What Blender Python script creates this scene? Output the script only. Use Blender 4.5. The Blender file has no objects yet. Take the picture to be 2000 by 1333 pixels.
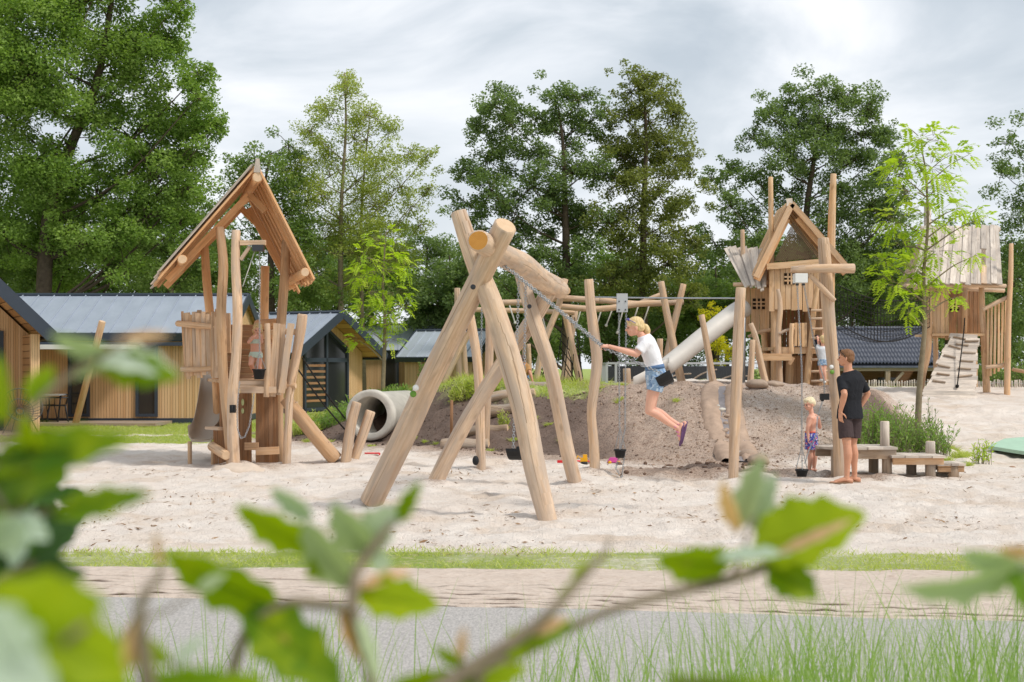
import bpy, bmesh, math, random
import numpy as np
from mathutils import Vector, Matrix, Quaternion
random.seed(7); RNG = np.random.default_rng(11)
SC = bpy.context.scene; COL = SC.collection
F, HZ, CZ = 2778.0, 715.0, 1.58        # focal length in photo pixels, horizon row, eye height

def P(px, py, Y): return Vector(((px-1000)/F*Y, Y, CZ+(HZ-py)/F*Y))
def G(px, py, z=0.0):
    Y = F*(CZ-z)/(py-HZ); return P(px, py, Y)
def V(*a): return Vector(a)
def rnd(a, b): return random.uniform(a, b)
def lin(c): return c/12.92 if c <= .04045 else ((c+.055)/1.055)**2.4
def C(r, g, b): return (lin(r/255), lin(g/255), lin(b/255), 1)

# ---------------------------------------------------------------- noise and terrain
def vn(x, y, seed=0):
    ix = np.floor(x).astype(np.int64); iy = np.floor(y).astype(np.int64)
    fx = x-ix; fy = y-iy; fx = fx*fx*(3-2*fx); fy = fy*fy*(3-2*fy)
    def h(a, b):
        n = (a*374761393 + b*668265263 + seed*974634777) & 0x7fffffff
        n = ((n ^ (n >> 13))*1274126177) & 0x7fffffff
        n = n ^ (n >> 16)
        return (n & 0xffff)/65535.0
    a = h(ix, iy); b = h(ix+1, iy); c = h(ix, iy+1); d = h(ix+1, iy+1)
    return (a*(1-fx)+b*fx)*(1-fy)+(c*(1-fx)+d*fx)*fy-.5
def sm(a, b, x):
    t = np.clip((x-a)/(b-a), 0, 1); return t*t*(3-2*t)
XB = [-7, -5, -3.6, -2.2, -1.2, 1, 3, 5, 6.5, 8, 10]; YB = [31.5, 30.4, 28.9, 28.2, 26.6, 25.0, 23.2, 23.2, 24.0, 25.5, 27]
XH = [-7.2, -6, -4.5, -2.3, 0, 1, 3, 4.5, 6, 6.9, 8.3]; HH = [0, .3, .95, 1.28, 1.15, 1.07, 1.18, 1.16, 1.12, 1.0, 0]
def terrain(x, y):
    x = np.asarray(x, float); y = np.asarray(y, float)
    ramp = np.clip((y-22)*.056, 0, .95)*sm(2, 5.5, x)
    yb = np.interp(x, XB, YB); hc = np.interp(x-sm(27, 33, y)*1.6, XH, HH)
    rise = sm(0, 1, (y-yb)/4.8)
    bk = 1-(1-sm(-1.5, 1, x))*sm(33.5, 37.5, y)
    m = hc*rise*bk
    z = np.maximum(ramp, m)*(1-sm(44, 53, y))
    cv = sm(.55, 1.15, np.hypot((x+2.92)/.8, (y-28.5)/1.15)); m = m*cv; z = z*cv
    onm = sm(.03, .25, m)
    lump = vn(x*1.1, y*1.1, 1)*.14+vn(x*3.1, y*3.1, 2)*.12+vn(x*7, y*7, 3)*.08
    z = z+onm*lump*(1-.5*sm(30, 33, y))
    s = sm(11.6, 13, y)*(1-onm)
    z = z+s*(vn(x*.7, y*.7, 4)*.05+vn(x*2.3, y*2.3, 5)*.035+vn(x*4.5, y*4.5, 6)*.045+vn(x*9, y*9, 9)*.04)
    z = z-.13*sm(7.3, 8.2, x)*sm(21.6, 22.6, y)*(1-sm(31, 33, y))
    dg = sm(0, 1, 1-np.hypot((x-2.9)/2.3, (y-21.2)/1.7))        # trampled earth thrown below the mound
    z = z+dg*(vn(x*3.3, y*3.3, 7)*.16+vn(x*8, y*8, 8)*.07)
    return z
def hz(x, y): return float(terrain(np.array([x]), np.array([y]))[0])
def onground(px, Y, dz=0.0):
    x = (px-1000)/F*Y; return V(x, Y, hz(x, Y)+dz)

# ---------------------------------------------------------------- mesh builder
ORIG = {}
def frame(d):
    d = d.normalized(); a = V(0, 0, 1) if abs(d.z) < .9 else V(1, 0, 0)
    s = d.cross(a).normalized(); return s, s.cross(d).normalized()
def spline(pts, sub):
    if len(pts) < 3 or sub < 2: return [Vector(p) for p in pts]
    p = [2*pts[0]-pts[1]]+list(pts)+[2*pts[-1]-pts[-2]]; out = []
    for i in range(1, len(p)-2):
        a, b, c, d = p[i-1], p[i], p[i+1], p[i+2]
        for k in range(sub):
            t = k/sub
            out.append(.5*((2*b)+(c-a)*t+(2*a-5*b+4*c-d)*t*t+(3*b-a-3*c+d)*t**3))
    out.append(Vector(pts[-1])); return out

class MB:
    def __init__(s): s.v = []; s.f = []; s.uv = []; s.t = []; s.mi = []; s.sm = []
    def add(s, vs, fs, uvs=None, tint=.5, mi=0, smooth=False):
        b = len(s.v); s.v.extend(tuple(q) for q in vs)
        for i, f in enumerate(fs):
            s.f.append(tuple(b+k for k in f)); s.t.append(tint); s.sm.append(smooth)
            s.mi.append(mi[i] if isinstance(mi, list) else mi)
            s.uv.append(uvs[i] if uvs else [(0, 0)]*len(f))
    def tube(s, pts, rad, seg=12, sub=1, tint=None, capmi=0, mi=0, wob=0.0, flat=1.0, chamfer=True, side=None):
        n0 = len(pts); pts = spline([Vector(p) for p in pts], sub); n = len(pts)
        if not hasattr(rad, '__len__'): rad = [rad]*n0
        nr = len(rad); rr = [float(np.interp(i/(n-1)*(nr-1), range(nr), rad)) for i in range(n)]
        if chamfer and n > 1:
            a = pts[0]+(pts[1]-pts[0]).normalized()*min(rr[0]*.14, (pts[1]-pts[0]).length*.3)
            z = pts[-1]+(pts[-2]-pts[-1]).normalized()*min(rr[-1]*.14, (pts[-2]-pts[-1]).length*.3)
            pts = [pts[0], a]+pts[1:-1]+[z, pts[-1]]
            rr = [rr[0]*.86, rr[0]]+rr[1:-1]+[rr[-1], rr[-1]*.86]; n = len(pts)
        tint = rnd(0, 1) if tint is None else tint
        d0 = (pts[1]-pts[0]).normalized()
        if side is not None:
            u = (side-d0*side.dot(d0)).normalized(); w = d0.cross(u)
        else: u, w = frame(d0)
        vs = []; fs = []; uvs = []; L = rnd(0, 50); ph = rnd(0, 6); uo = rnd(0, 40)
        for i in range(n):
            d = (pts[min(i+1, n-1)]-pts[max(i-1, 0)]).normalized()
            u = (u-d*u.dot(d)).normalized(); w = d.cross(u)
            for k in range(seg):
                a = 2*math.pi*k/seg
                r = rr[i]*(1+wob*(math.sin(2*a+ph+L*.9)+.6*math.sin(3*a+1.7*ph-L*1.3)))
                vs.append(pts[i]+u*(r*math.cos(a))+w*(r*flat*math.sin(a)))
            if i < n-1: 
                L2 = L+(pts[i+1]-pts[i]).length; R = max(rr[i], .004)*2*math.pi
                for k in range(seg):
                    k2 = (k+1) % seg
                    fs.append((i*seg+k, i*seg+k2, (i+1)*seg+k2, (i+1)*seg+k))
                    uvs.append([(uo+R*k/seg, L), (uo+R*(k+1)/seg, L), (uo+R*(k+1)/seg, L2), (uo+R*k/seg, L2)])
                L = L2
        s.add(vs, fs, uvs, tint, mi, True)
        for ring, rev in ((0, True), (n-1, False)):
            c = [vs[ring*seg+k] for k in range(seg)]
            uv = [(math.cos(2*math.pi*k/seg)*rr[ring], math.sin(2*math.pi*k/seg)*rr[ring]) for k in range(seg)]
            o = list(range(seg)); 
            if rev: o = o[::-1]
            s.add(c, [tuple(o)], [[uv[k] for k in o]], tint, capmi, False)
    def hexa(s, c8, tint=None, mi=0):
        """eight corners: bottom 4 ccw, top 4 ccw"""
        tint = rnd(0, 1) if tint is None else tint
        c8 = [Vector(c) for c in c8]; fs = [(3, 2, 1, 0), (4, 5, 6, 7), (0, 1, 5, 4), (1, 2, 6, 5), (2, 3, 7, 6), (3, 0, 4, 7)]
        L = [(c8[0]-c8[4]).length, (c8[0]-c8[1]).length, (c8[1]-c8[2]).length]
        uo, vo = rnd(0, 40), rnd(0, 40); uvs = []
        for f in fs:
            a, b, c, d = [c8[k] for k in f]; e1 = (b-a).length; e2 = (d-a).length
            q = [(0, 0), (e1, 0), (e1, e2), (0, e2)]
            if e1 > e2: q = [(y, x) for x, y in q]
            uvs.append([(x+uo, y+vo) for x, y in q])
        s.add(c8, fs, uvs, tint, mi)
    def box(s, lo, hi, tint=None, mi=0, M=None):
        x0, y0, z0 = lo; x1, y1, z1 = hi
        c = [V(x0, y0, z0), V(x1, y0, z0), V(x1, y1, z0), V(x0, y1, z0), V(x0, y0, z1), V(x1, y0, z1), V(x1, y1, z1), V(x0, y1, z1)]
        s.hexa([M @ q for q in c] if M else c, tint, mi)
    def plank(s, p0, p1, w, t, nrm, tint=None, mi=0, n=1, wob=0.0, w1=None):
        """board from p0 to p1, w wide across, t thick along nrm"""
        p0, p1 = Vector(p0), Vector(p1); d = (p1-p0).normalized(); nrm = Vector(nrm); nrm = (nrm-d*nrm.dot(d)).normalized()
        sd = d.cross(nrm); w1 = w if w1 is None else w1; tint = rnd(0, 1) if tint is None else tint
        st = []
        for i in range(n+1):
            q = p0.lerp(p1, i/n); ww = (w+(w1-w)*i/n)/2
            a = ww*(1+rnd(-wob, wob)); b = ww*(1+rnd(-wob, wob)); st.append((q, a, b))
        for i in range(n):
            (q, a, b), (r, a2, b2) = st[i], st[i+1]; h = nrm*(t/2)
            s.hexa([q-sd*a-h, q+sd*b-h, r+sd*b2-h, r-sd*a2-h, q-sd*a+h, q+sd*b+h, r+sd*b2+h, r-sd*a2+h], tint, mi) if n == 1 else \
                s.strip(q, r, a, b, a2, b2, sd, h, tint, mi, i == 0, i == n-1, i/n*(p1-p0).length)
    def strip(s, q, r, a, b, a2, b2, sd, h, tint, mi, first, last, v0):
        c = [q-sd*a-h, q+sd*b-h, r+sd*b2-h, r-sd*a2-h, q-sd*a+h, q+sd*b+h, r+sd*b2+h, r-sd*a2+h]
        fs = [(3, 2, 1, 0), (4, 5, 6, 7), (1, 2, 6, 5), (3, 0, 4, 7)]; L = (r-q).length; W = a+b; k = tint*37
        uvs = [[(k, v0+L), (k+W, v0+L), (k+W, v0), (k, v0)], [(k+1, v0), (k+1+W, v0), (k+1+W, v0+L), (k+1, v0+L)],
               [(k, v0), (k, v0+L), (k+.05, v0+L), (k+.05, v0)], [(k, v0+L), (k, v0), (k+.05, v0), (k+.05, v0+L)]]
        if first: fs.append((0, 1, 5, 4)); uvs.append([(k, 0), (k+W, 0), (k+W, .05), (k, .05)])
        if last: fs.append((2, 3, 7, 6)); uvs.append([(k, 0), (k+W, 0), (k+W, .05), (k, .05)])
        s.add(c, fs, uvs, tint, mi)
    def ball(s, c, r, seg=14, ring=9, tint=.5, mi=0, M=None):
        c = Vector(c); r = Vector(r) if hasattr(r, '__len__') else V(r, r, r); vs = [V(0, 0, -r.z)]; fs = []
        for i in range(1, ring):
            a = -math.pi/2+math.pi*i/ring
            for k in range(seg):
                b = 2*math.pi*k/seg; vs.append(V(r.x*math.cos(a)*math.cos(b), r.y*math.cos(a)*math.sin(b), r.z*math.sin(a)))
        vs.append(V(0, 0, r.z)); T = len(vs)-1
        for k in range(seg): fs.append((0, 1+(k+1) % seg, 1+k)); fs.append((T, T-seg+k, T-seg+(k+1) % seg))
        for i in range(ring-2):
            for k in range(seg):
                k2 = (k+1) % seg; fs.append((1+i*seg+k, 1+i*seg+k2, 1+(i+1)*seg+k2, 1+(i+1)*seg+k))
        s.add([c+(M @ v if M else v) for v in vs], fs, None, tint, mi, True)
    def lathe(s, prof, c, seg=20, axis=None, tint=.5, mi=0):
        """closed ring profile [(r, h)...] turned round an axis through c"""
        c = Vector(c); ax = (Vector(axis) if axis is not None else V(0, 0, 1)).normalized(); u, w = frame(ax); vs = []; fs = []; n = len(prof)
        for r, h in prof:
            for k in range(seg):
                a = 2*math.pi*k/seg; vs.append(c+ax*h+u*(r*math.cos(a))+w*(r*math.sin(a)))
        uvs = []
        for i in range(n-1):
            for k in range(seg):
                k2 = (k+1) % seg; fs.append((i*seg+k, i*seg+k2, (i+1)*seg+k2, (i+1)*seg+k))
                uvs.append([(k/seg, prof[i][1]), ((k+1)/seg, prof[i][1]), ((k+1)/seg, prof[i+1][1]), (k/seg, prof[i+1][1])])
        s.add(vs, fs, uvs, tint, mi, True)
    def chain(s, pts, link=.042, wire=.0045, gap=.74, tint=.5):
        pts = [Vector(p) for p in pts]; L = [0]
        for a, b in zip(pts, pts[1:]): L.append(L[-1]+(b-a).length)
        n = max(2, int(L[-1]/(link*gap))); S = 10; T = 4
        for i in range(n):
            q = (i+.5)/n*L[-1]; j = max(k for k in range(len(L)) if L[k] <= q); j = min(j, len(pts)-2)
            d = (pts[j+1]-pts[j]).normalized(); c = pts[j]+d*(q-L[j]); u, w = frame(d)
            if i % 2: u, w = w, -u
            vs = []
            for k in range(S):
                a = 2*math.pi*k/S; ca, sa = math.cos(a), math.sin(a)
                e = d*(ca*link*.5)+u*(sa*link*.33)
                en = e.normalized()
                for m in range(T):
                    b = 2*math.pi*m/T; vs.append(c+e+en*(wire*math.cos(b))+w*(wire*math.sin(b)))
            fs = [(k*T+m, k*T+(m+1) % T, ((k+1) % S)*T+(m+1) % T, ((k+1) % S)*T+m) for k in range(S) for m in range(T)]
            s.add(vs, fs, None, tint, 0, True)
    def build(s, name, mats, parent=None, loc=None):
        o0 = ORIG[parent.name] if parent else (Vector(loc) if loc is not None else V(0, 0, 0))
        if not isinstance(mats, (list, tuple)): mats = [mats]
        v = np.array(s.v, np.float32)-np.array(o0, np.float32)
        me = bpy.data.meshes.new(name); me.vertices.add(len(v)); me.vertices.foreach_set('co', v.ravel())
        ln = np.array([len(f) for f in s.f], np.int32); li = np.array([k for f in s.f for k in f], np.int32)
        me.loops.add(len(li)); me.loops.foreach_set('vertex_index', li)
        me.polygons.add(len(ln)); me.polygons.foreach_set('loop_start', np.concatenate([[0], np.cumsum(ln)[:-1]]).astype(np.int32))
        me.polygons.foreach_set('material_index', np.array([min(m, len(mats)-1) for m in s.mi], np.int32))
        me.polygons.foreach_set('use_smooth', np.array(s.sm, bool))
        uv = me.uv_layers.new(name='UVMap'); uv.data.foreach_set('uv', np.array([c for f in s.uv for c in f], np.float32).ravel())
        at = me.attributes.new('tint', 'FLOAT', 'FACE'); at.data.foreach_set('value', np.array(s.t, np.float32))
        me.update(calc_edges=True); me.validate()
        for m in mats: me.materials.append(m)
        return link(name, me, parent, o0)
def link(name, me, parent, o0):
    o = bpy.data.objects.new(name, me); COL.objects.link(o)
    if parent: o.parent = parent
    else: o.location = o0
    ORIG[o.name] = Vector(o0); return o
def tag(o, label=None, cat=None, group=None, kind=None):
    if label: o['label'] = label
    if cat: o['category'] = cat
    if group: o['group'] = group
    if kind: o['kind'] = kind
    return o
def thing(name, label, cat, loc, group=None):
    o = bpy.data.objects.new(name, None); COL.objects.link(o); o.location = loc; o.empty_display_size = .2
    ORIG[o.name] = Vector(loc); return tag(o, label, cat, group)
def raw(name, v, faces_per, mat, parent=None, tint=None, smooth=False, loc=None):
    """numpy mesh: v (n, faces_per, 3), one face per row"""
    n = len(v); o0 = ORIG[parent.name] if parent else (Vector(loc) if loc is not None else V(0, 0, 0))
    vv = (v.reshape(-1, 3)-np.array(o0)).astype(np.float32); k = faces_per
    me = bpy.data.meshes.new(name); me.vertices.add(n*k); me.vertices.foreach_set('co', vv.ravel())
    me.loops.add(n*k); me.loops.foreach_set('vertex_index', np.arange(n*k, dtype=np.int32))
    me.polygons.add(n); me.polygons.foreach_set('loop_start', np.arange(0, n*k, k, dtype=np.int32))
    if smooth: me.polygons.foreach_set('use_smooth', np.ones(n, bool))
    at = me.attributes.new('tint', 'FLOAT', 'FACE'); at.data.foreach_set('value', (RNG.random(n) if tint is None else tint).astype(np.float32))
    me.update(calc_edges=True); me.materials.append(mat)
    return link(name, me, parent, o0)
def copy_tree(o, parent=None):
    c = o.copy(); COL.objects.link(c)
    if parent: c.parent = parent
    ORIG[c.name] = ORIG.get(o.name, V(0, 0, 0))
    for ch in list(o.children): copy_tree(ch, c)
    return c
# ---------------------------------------------------------------- materials
class NT:
    def __init__(s, name):
        s.m = bpy.data.materials.new(name); s.m.use_nodes = True; s.t = s.m.node_tree; s.t.nodes.clear()
        s.out = s.n('ShaderNodeOutputMaterial')
    def n(s, typ, **kw):
        d = s.t.nodes.new(typ)
        for k, v in kw.items():
            if k.startswith('i_'):
                key = k[2:].replace('_', ' '); d.inputs[key].default_value = v
            else: setattr(d, k, v)
        return d
    def l(s, a, b): s.t.links.new(a, b)
    def put(s, sock, v):
        if isinstance(v, bpy.types.NodeSocket): s.l(v, sock)
        else: sock.default_value = v
    def math(s, op, a, b=0.0, clamp=False):
        d = s.n('ShaderNodeMath', operation=op, use_clamp=clamp); s.put(d.inputs[0], a); s.put(d.inputs[1], b); return d.outputs[0]
    def mix(s, f, a, b, mode='MIX'):
        d = s.n('ShaderNodeMix', data_type='RGBA', blend_type=mode); s.put(d.inputs[0], f); s.put(d.inputs[6], a); s.put(d.inputs[7], b); return d.outputs[2]
    def ramp(s, f, stops):
        d = s.n('ShaderNodeValToRGB'); e = d.color_ramp.elements
        while len(e) < len(stops): e.new(.5)
        for i, (p, c) in enumerate(stops): e[i].position = p; e[i].color = c if hasattr(c, '__len__') else (c, c, c, 1)
        s.l(f, d.inputs[0]); return d.outputs[0]
    def noise(s, vec, scale, detail=4, rough=.55, dist=0.0):
        d = s.n('ShaderNodeTexNoise', i_Scale=scale, i_Detail=detail, i_Roughness=rough, i_Distortion=dist)
        if vec is not None: s.l(vec, d.inputs['Vector'])
        return d.outputs['Fac']
    def mapping(s, vec, scale=(1, 1, 1), rot=(0, 0, 0), loc=(0, 0, 0)):
        d = s.n('ShaderNodeMapping'); s.l(vec, d.inputs['Vector']); d.inputs['Scale'].default_value = scale
        d.inputs['Rotation'].default_value = rot; d.inputs['Location'].default_value = loc; return d.outputs[0]
    def attr(s, name='tint'): return s.n('ShaderNodeAttribute', attribute_name=name)
    def pos(s): return s.n('ShaderNodeNewGeometry').outputs['Position']
    def bump(s, h, strength=.5, dist=.02):
        d = s.n('ShaderNodeBump', i_Strength=strength, i_Distance=dist); s.l(h, d.inputs['Height']); return d.outputs[0]
    def finish(s, col, rough=.6, nrm=None, spec=.3, metal=0.0, trans=None, alpha=None):
        b = s.n('ShaderNodeBsdfPrincipled'); s.put(b.inputs['Base Color'], col); s.put(b.inputs['Roughness'], rough)
        b.inputs['Specular IOR Level'].default_value = spec; b.inputs['Metallic'].default_value = metal
        if nrm is not None: s.l(nrm, b.inputs['Normal'])
        sh = b.outputs[0]
        if trans:
            f, tc = trans; t = s.n('ShaderNodeBsdfTranslucent'); s.put(t.inputs[0], tc)
            if nrm is not None: s.l(nrm, t.inputs['Normal'])
            mx = s.n('ShaderNodeMixShader'); mx.inputs[0].default_value = f; s.l(sh, mx.inputs[1]); s.l(t.outputs[0], mx.inputs[2]); sh = mx.outputs[0]
        s.l(sh, s.out.inputs[0]); return s.m

def wood(name, a, b, grey=None, greyf=.3, tintf=.25, across=38, along=1.6, knots=True, stain=None):
    k = NT(name); uv = k.n('ShaderNodeUVMap').outputs[0]; t = k.attr().outputs['Fac']
    off = k.n('ShaderNodeCombineXYZ'); k.l(k.math('MULTIPLY', t, 31.7), off.inputs[0]); k.l(k.math('MULTIPLY', t, 17.3), off.inputs[1])
    ad = k.n('ShaderNodeVectorMath', operation='ADD'); k.l(uv, ad.inputs[0]); k.l(off.outputs[0], ad.inputs[1]); vec = ad.outputs[0]
    g = k.noise(k.mapping(vec, (across, along, 1)), 1.0, 5, .65, .6)
    big = k.noise(k.mapping(vec, (5, 1.1, 1)), 1.0, 4, .6, .3)
    col = k.mix(k.ramp(g, [(.32, 0.0), (.7, 1.0)]), a, b)
    dk = tuple(c*.55 for c in b[:3])+(1,)
    if knots:
        vo = k.n('ShaderNodeTexVoronoi', i_Scale=1.0, i_Randomness=1.0); k.l(k.mapping(vec, (6, 2.6, 1)), vo.inputs['Vector'])
        kn = k.ramp(vo.outputs['Distance'], [(.07, 1.0), (.2, 0.0)]); col = k.mix(k.math('MULTIPLY', kn, .6), col, dk); bl = k.noise(k.mapping(vec, (14, 3.0, 1), loc=(2, 4, 0)), 1.0, 4, .6, .8); col = k.mix(k.math('MULTIPLY', k.ramp(bl, [(.5, 0.0), (.72, 1.0)]), .45), col, tuple(c*.72 for c in b[:3])+(1,))
    if grey: col = k.mix(k.math('MULTIPLY', k.ramp(big, [(.40, 0.0), (.62, 1.0)]), min(1, greyf*1.25)), col, grey)
    if stain: col = k.mix(k.math('MULTIPLY', k.ramp(k.noise(k.mapping(vec, (9, .9, 1), loc=(5, 9, 0)), 1.0, 3, .5), [(.55, 0.0), (.75, 1.0)]), .5), col, stain)
    cr = k.ramp(k.noise(k.mapping(vec, (48, .45, 1), loc=(3, 1, 0)), 1.0, 2, .4), [(.32, 1.0), (.35, 0.0)])
    col = k.mix(k.math('MULTIPLY', cr, .85), col, dk)
    v = k.math('ADD', 1-tintf, k.math('MULTIPLY', t, 2*tintf)); hs = k.n('ShaderNodeHueSaturation'); k.l(col, hs.inputs['Color']); k.l(v, hs.inputs['Value'])
    h = k.math('SUBTRACT', g, k.math('MULTIPLY', cr, .6))
    return k.finish(hs.outputs[0], .72, k.bump(h, .55, .006), .25)
def wood_end(name, a, b):
    k = NT(name); uv = k.n('ShaderNodeUVMap').outputs[0]
    ln = k.n('ShaderNodeVectorMath', operation='LENGTH'); k.l(uv, ln.inputs[0])
    d = k.math('ADD', k.math('MULTIPLY', ln.outputs['Value'], 420), k.math('MULTIPLY', k.noise(uv, 20, 3), 5))
    r = k.math('MULTIPLY', k.math('ADD', k.math('SINE', d), 1.0), .5)
    n = k.noise(uv, 14, 4)
    return k.finish(k.mix(k.math('ADD', k.math('MULTIPLY', r, .22), k.math('MULTIPLY', n, .7)), a, b), .8, None, .2)
def plain(name, c, rough=.5, spec=.4, metal=0.0, var=.12, scale=6, bump=0.0):
    k = NT(name); p = k.n('ShaderNodeTexCoord').outputs['Object']; n = k.noise(p, scale, 4)
    dk = tuple(x*(1-2*var) for x in c[:3])+(1,); lt = tuple(min(1, x*(1+var)) for x in c[:3])+(1,)
    return k.finish(k.mix(n, dk, lt), rough, k.bump(k.noise(p, scale*4, 4), bump, .01) if bump else None, spec, metal)
def leafmat(name, cols, trans=.35, tc=None, rough=.65, under=None, spec=.15, scale=None, blotch=None):
    """cols: three colours spread over the per-leaf tint; under: colour of the underside"""
    k = NT(name); t = k.attr().outputs['Fac']; col = k.ramp(t, [(0, cols[0]), (.5, cols[1]), (1, cols[2])])
    if scale: 
        n = k.noise(k.pos(), scale, 3); col = k.mix(k.ramp(n, [(.4, 0.0), (.62, 1.0)]), col, k.mix(.5, col, cols[2]))
    if blotch:
        o = k.n('ShaderNodeTexCoord').outputs['Object']; col = k.mix(k.math('MULTIPLY', k.ramp(k.noise(o, 55, 3, .6), [(.48, 0.0), (.7, 1.0)]), .7), col, blotch); col = k.mix(k.ramp(k.noise(k.mapping(o, loc=(3, 5, 1)), 40, 3), [(.68, 0.0), (.75, .8)]), col, C(196, 150, 90))
    tcol = tc or tuple(min(1, c*m) for c, m in zip(cols[1][:3], (1.9, 1.9, .8)))+(1,)
    if under: col = k.mix(k.n('ShaderNodeNewGeometry').outputs['Backfacing'], col, under)
    return k.finish(col, rough, None, spec, 0, (trans, tcol))

W_PALE = wood('pale_robinia_wood', C(228, 198, 166), C(198, 160, 124), C(184, 166, 150), .6, .10, stain=C(164, 122, 88))
W_SWING = wood('bleached_log_wood', C(232, 206, 178), C(204, 170, 138), C(184, 166, 150), .65, .06, across=30, stain=C(180, 138, 102))
W_WARM = wood('warm_robinia_wood', C(224, 186, 146), C(192, 148, 106), C(196, 170, 144), .5, .15, stain=C(152, 104, 68))
W_ORANGE = wood('orange_fresh_wood', C(234, 186, 136), C(206, 152, 104), C(206, 170, 136), .4, .2)
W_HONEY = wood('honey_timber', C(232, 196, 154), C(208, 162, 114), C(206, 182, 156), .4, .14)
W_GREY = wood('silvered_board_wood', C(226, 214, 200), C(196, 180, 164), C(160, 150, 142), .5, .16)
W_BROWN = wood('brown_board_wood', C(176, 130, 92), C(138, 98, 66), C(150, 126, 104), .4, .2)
W_OLD = wood('weathered_oak', C(182, 160, 136), C(146, 122, 100), C(156, 146, 136), .6, .18)
W_END = wood_end('log_end_grain', C(230, 202, 170), C(196, 160, 124))
W_ENDO = wood_end('fresh_orange_end_grain', C(216, 160, 84), C(186, 122, 54))
STEEL = plain('galvanised_steel', C(176, 180, 184), .38, .5, .85, .1, 30)
STEELD = plain('dark_steel', C(70, 72, 76), .45, .5, .6)
GREYBOX = plain('grey_metal_box', C(186, 188, 190), .4, .5, .2, .06)
SLIDE = plain('brushed_slide_steel', C(206, 200, 192), .6, .4, .1, .08, 3)
SLIDEB = plain('taupe_slide_shell', C(196, 182, 164), .45, .4, 0, .08, 3)
RUBBER = plain('black_rubber', C(38, 38, 40), .6, .3, 0, .2, 12, .2)
ROPE_D = plain('black_rope', C(40, 38, 36), .85, .2)
ROPE_T = plain('tan_net_rope', C(122, 104, 82), .85, .2); ROPE_W = plain('white_rope', C(206, 204, 196), .85, .2)
CONC = plain('cast_concrete', C(218, 212, 200), .85, .2, 0, .24, 3.2, .5)
ANTH = plain('anthracite_metal', C(58, 66, 78), .45, .4, .1, .06)
GLASS = NT('dark_window_glass'); GLASS = GLASS.finish(C(44, 46, 48), .06, None, .6)
RED = plain('red_plastic', C(222, 36, 44), .4); YEL = plain('yellow_plastic', C(240, 176, 30), .4); PINK = plain('pink_plastic', C(214, 84, 160), .4)
WHITE = plain('white_paint', C(232, 232, 228), .5, .3, 0, .05); GREEN_S = plain('green_sticker', C(112, 160, 60), .5)
BARK = plain('tree_bark', C(96, 84, 70), .9, .1, 0, .35, 9, .8); BARKL = plain('pale_bark', C(150, 136, 112), .9, .1, 0, .3, 9, .6)
STEM = plain('twig_bark', C(140, 126, 106), .8, .2, 0, .25, 60, .3)
ROCK = plain('field_rock', C(176, 154, 136), .85, .2, 0, .22, 4, .7)

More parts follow.
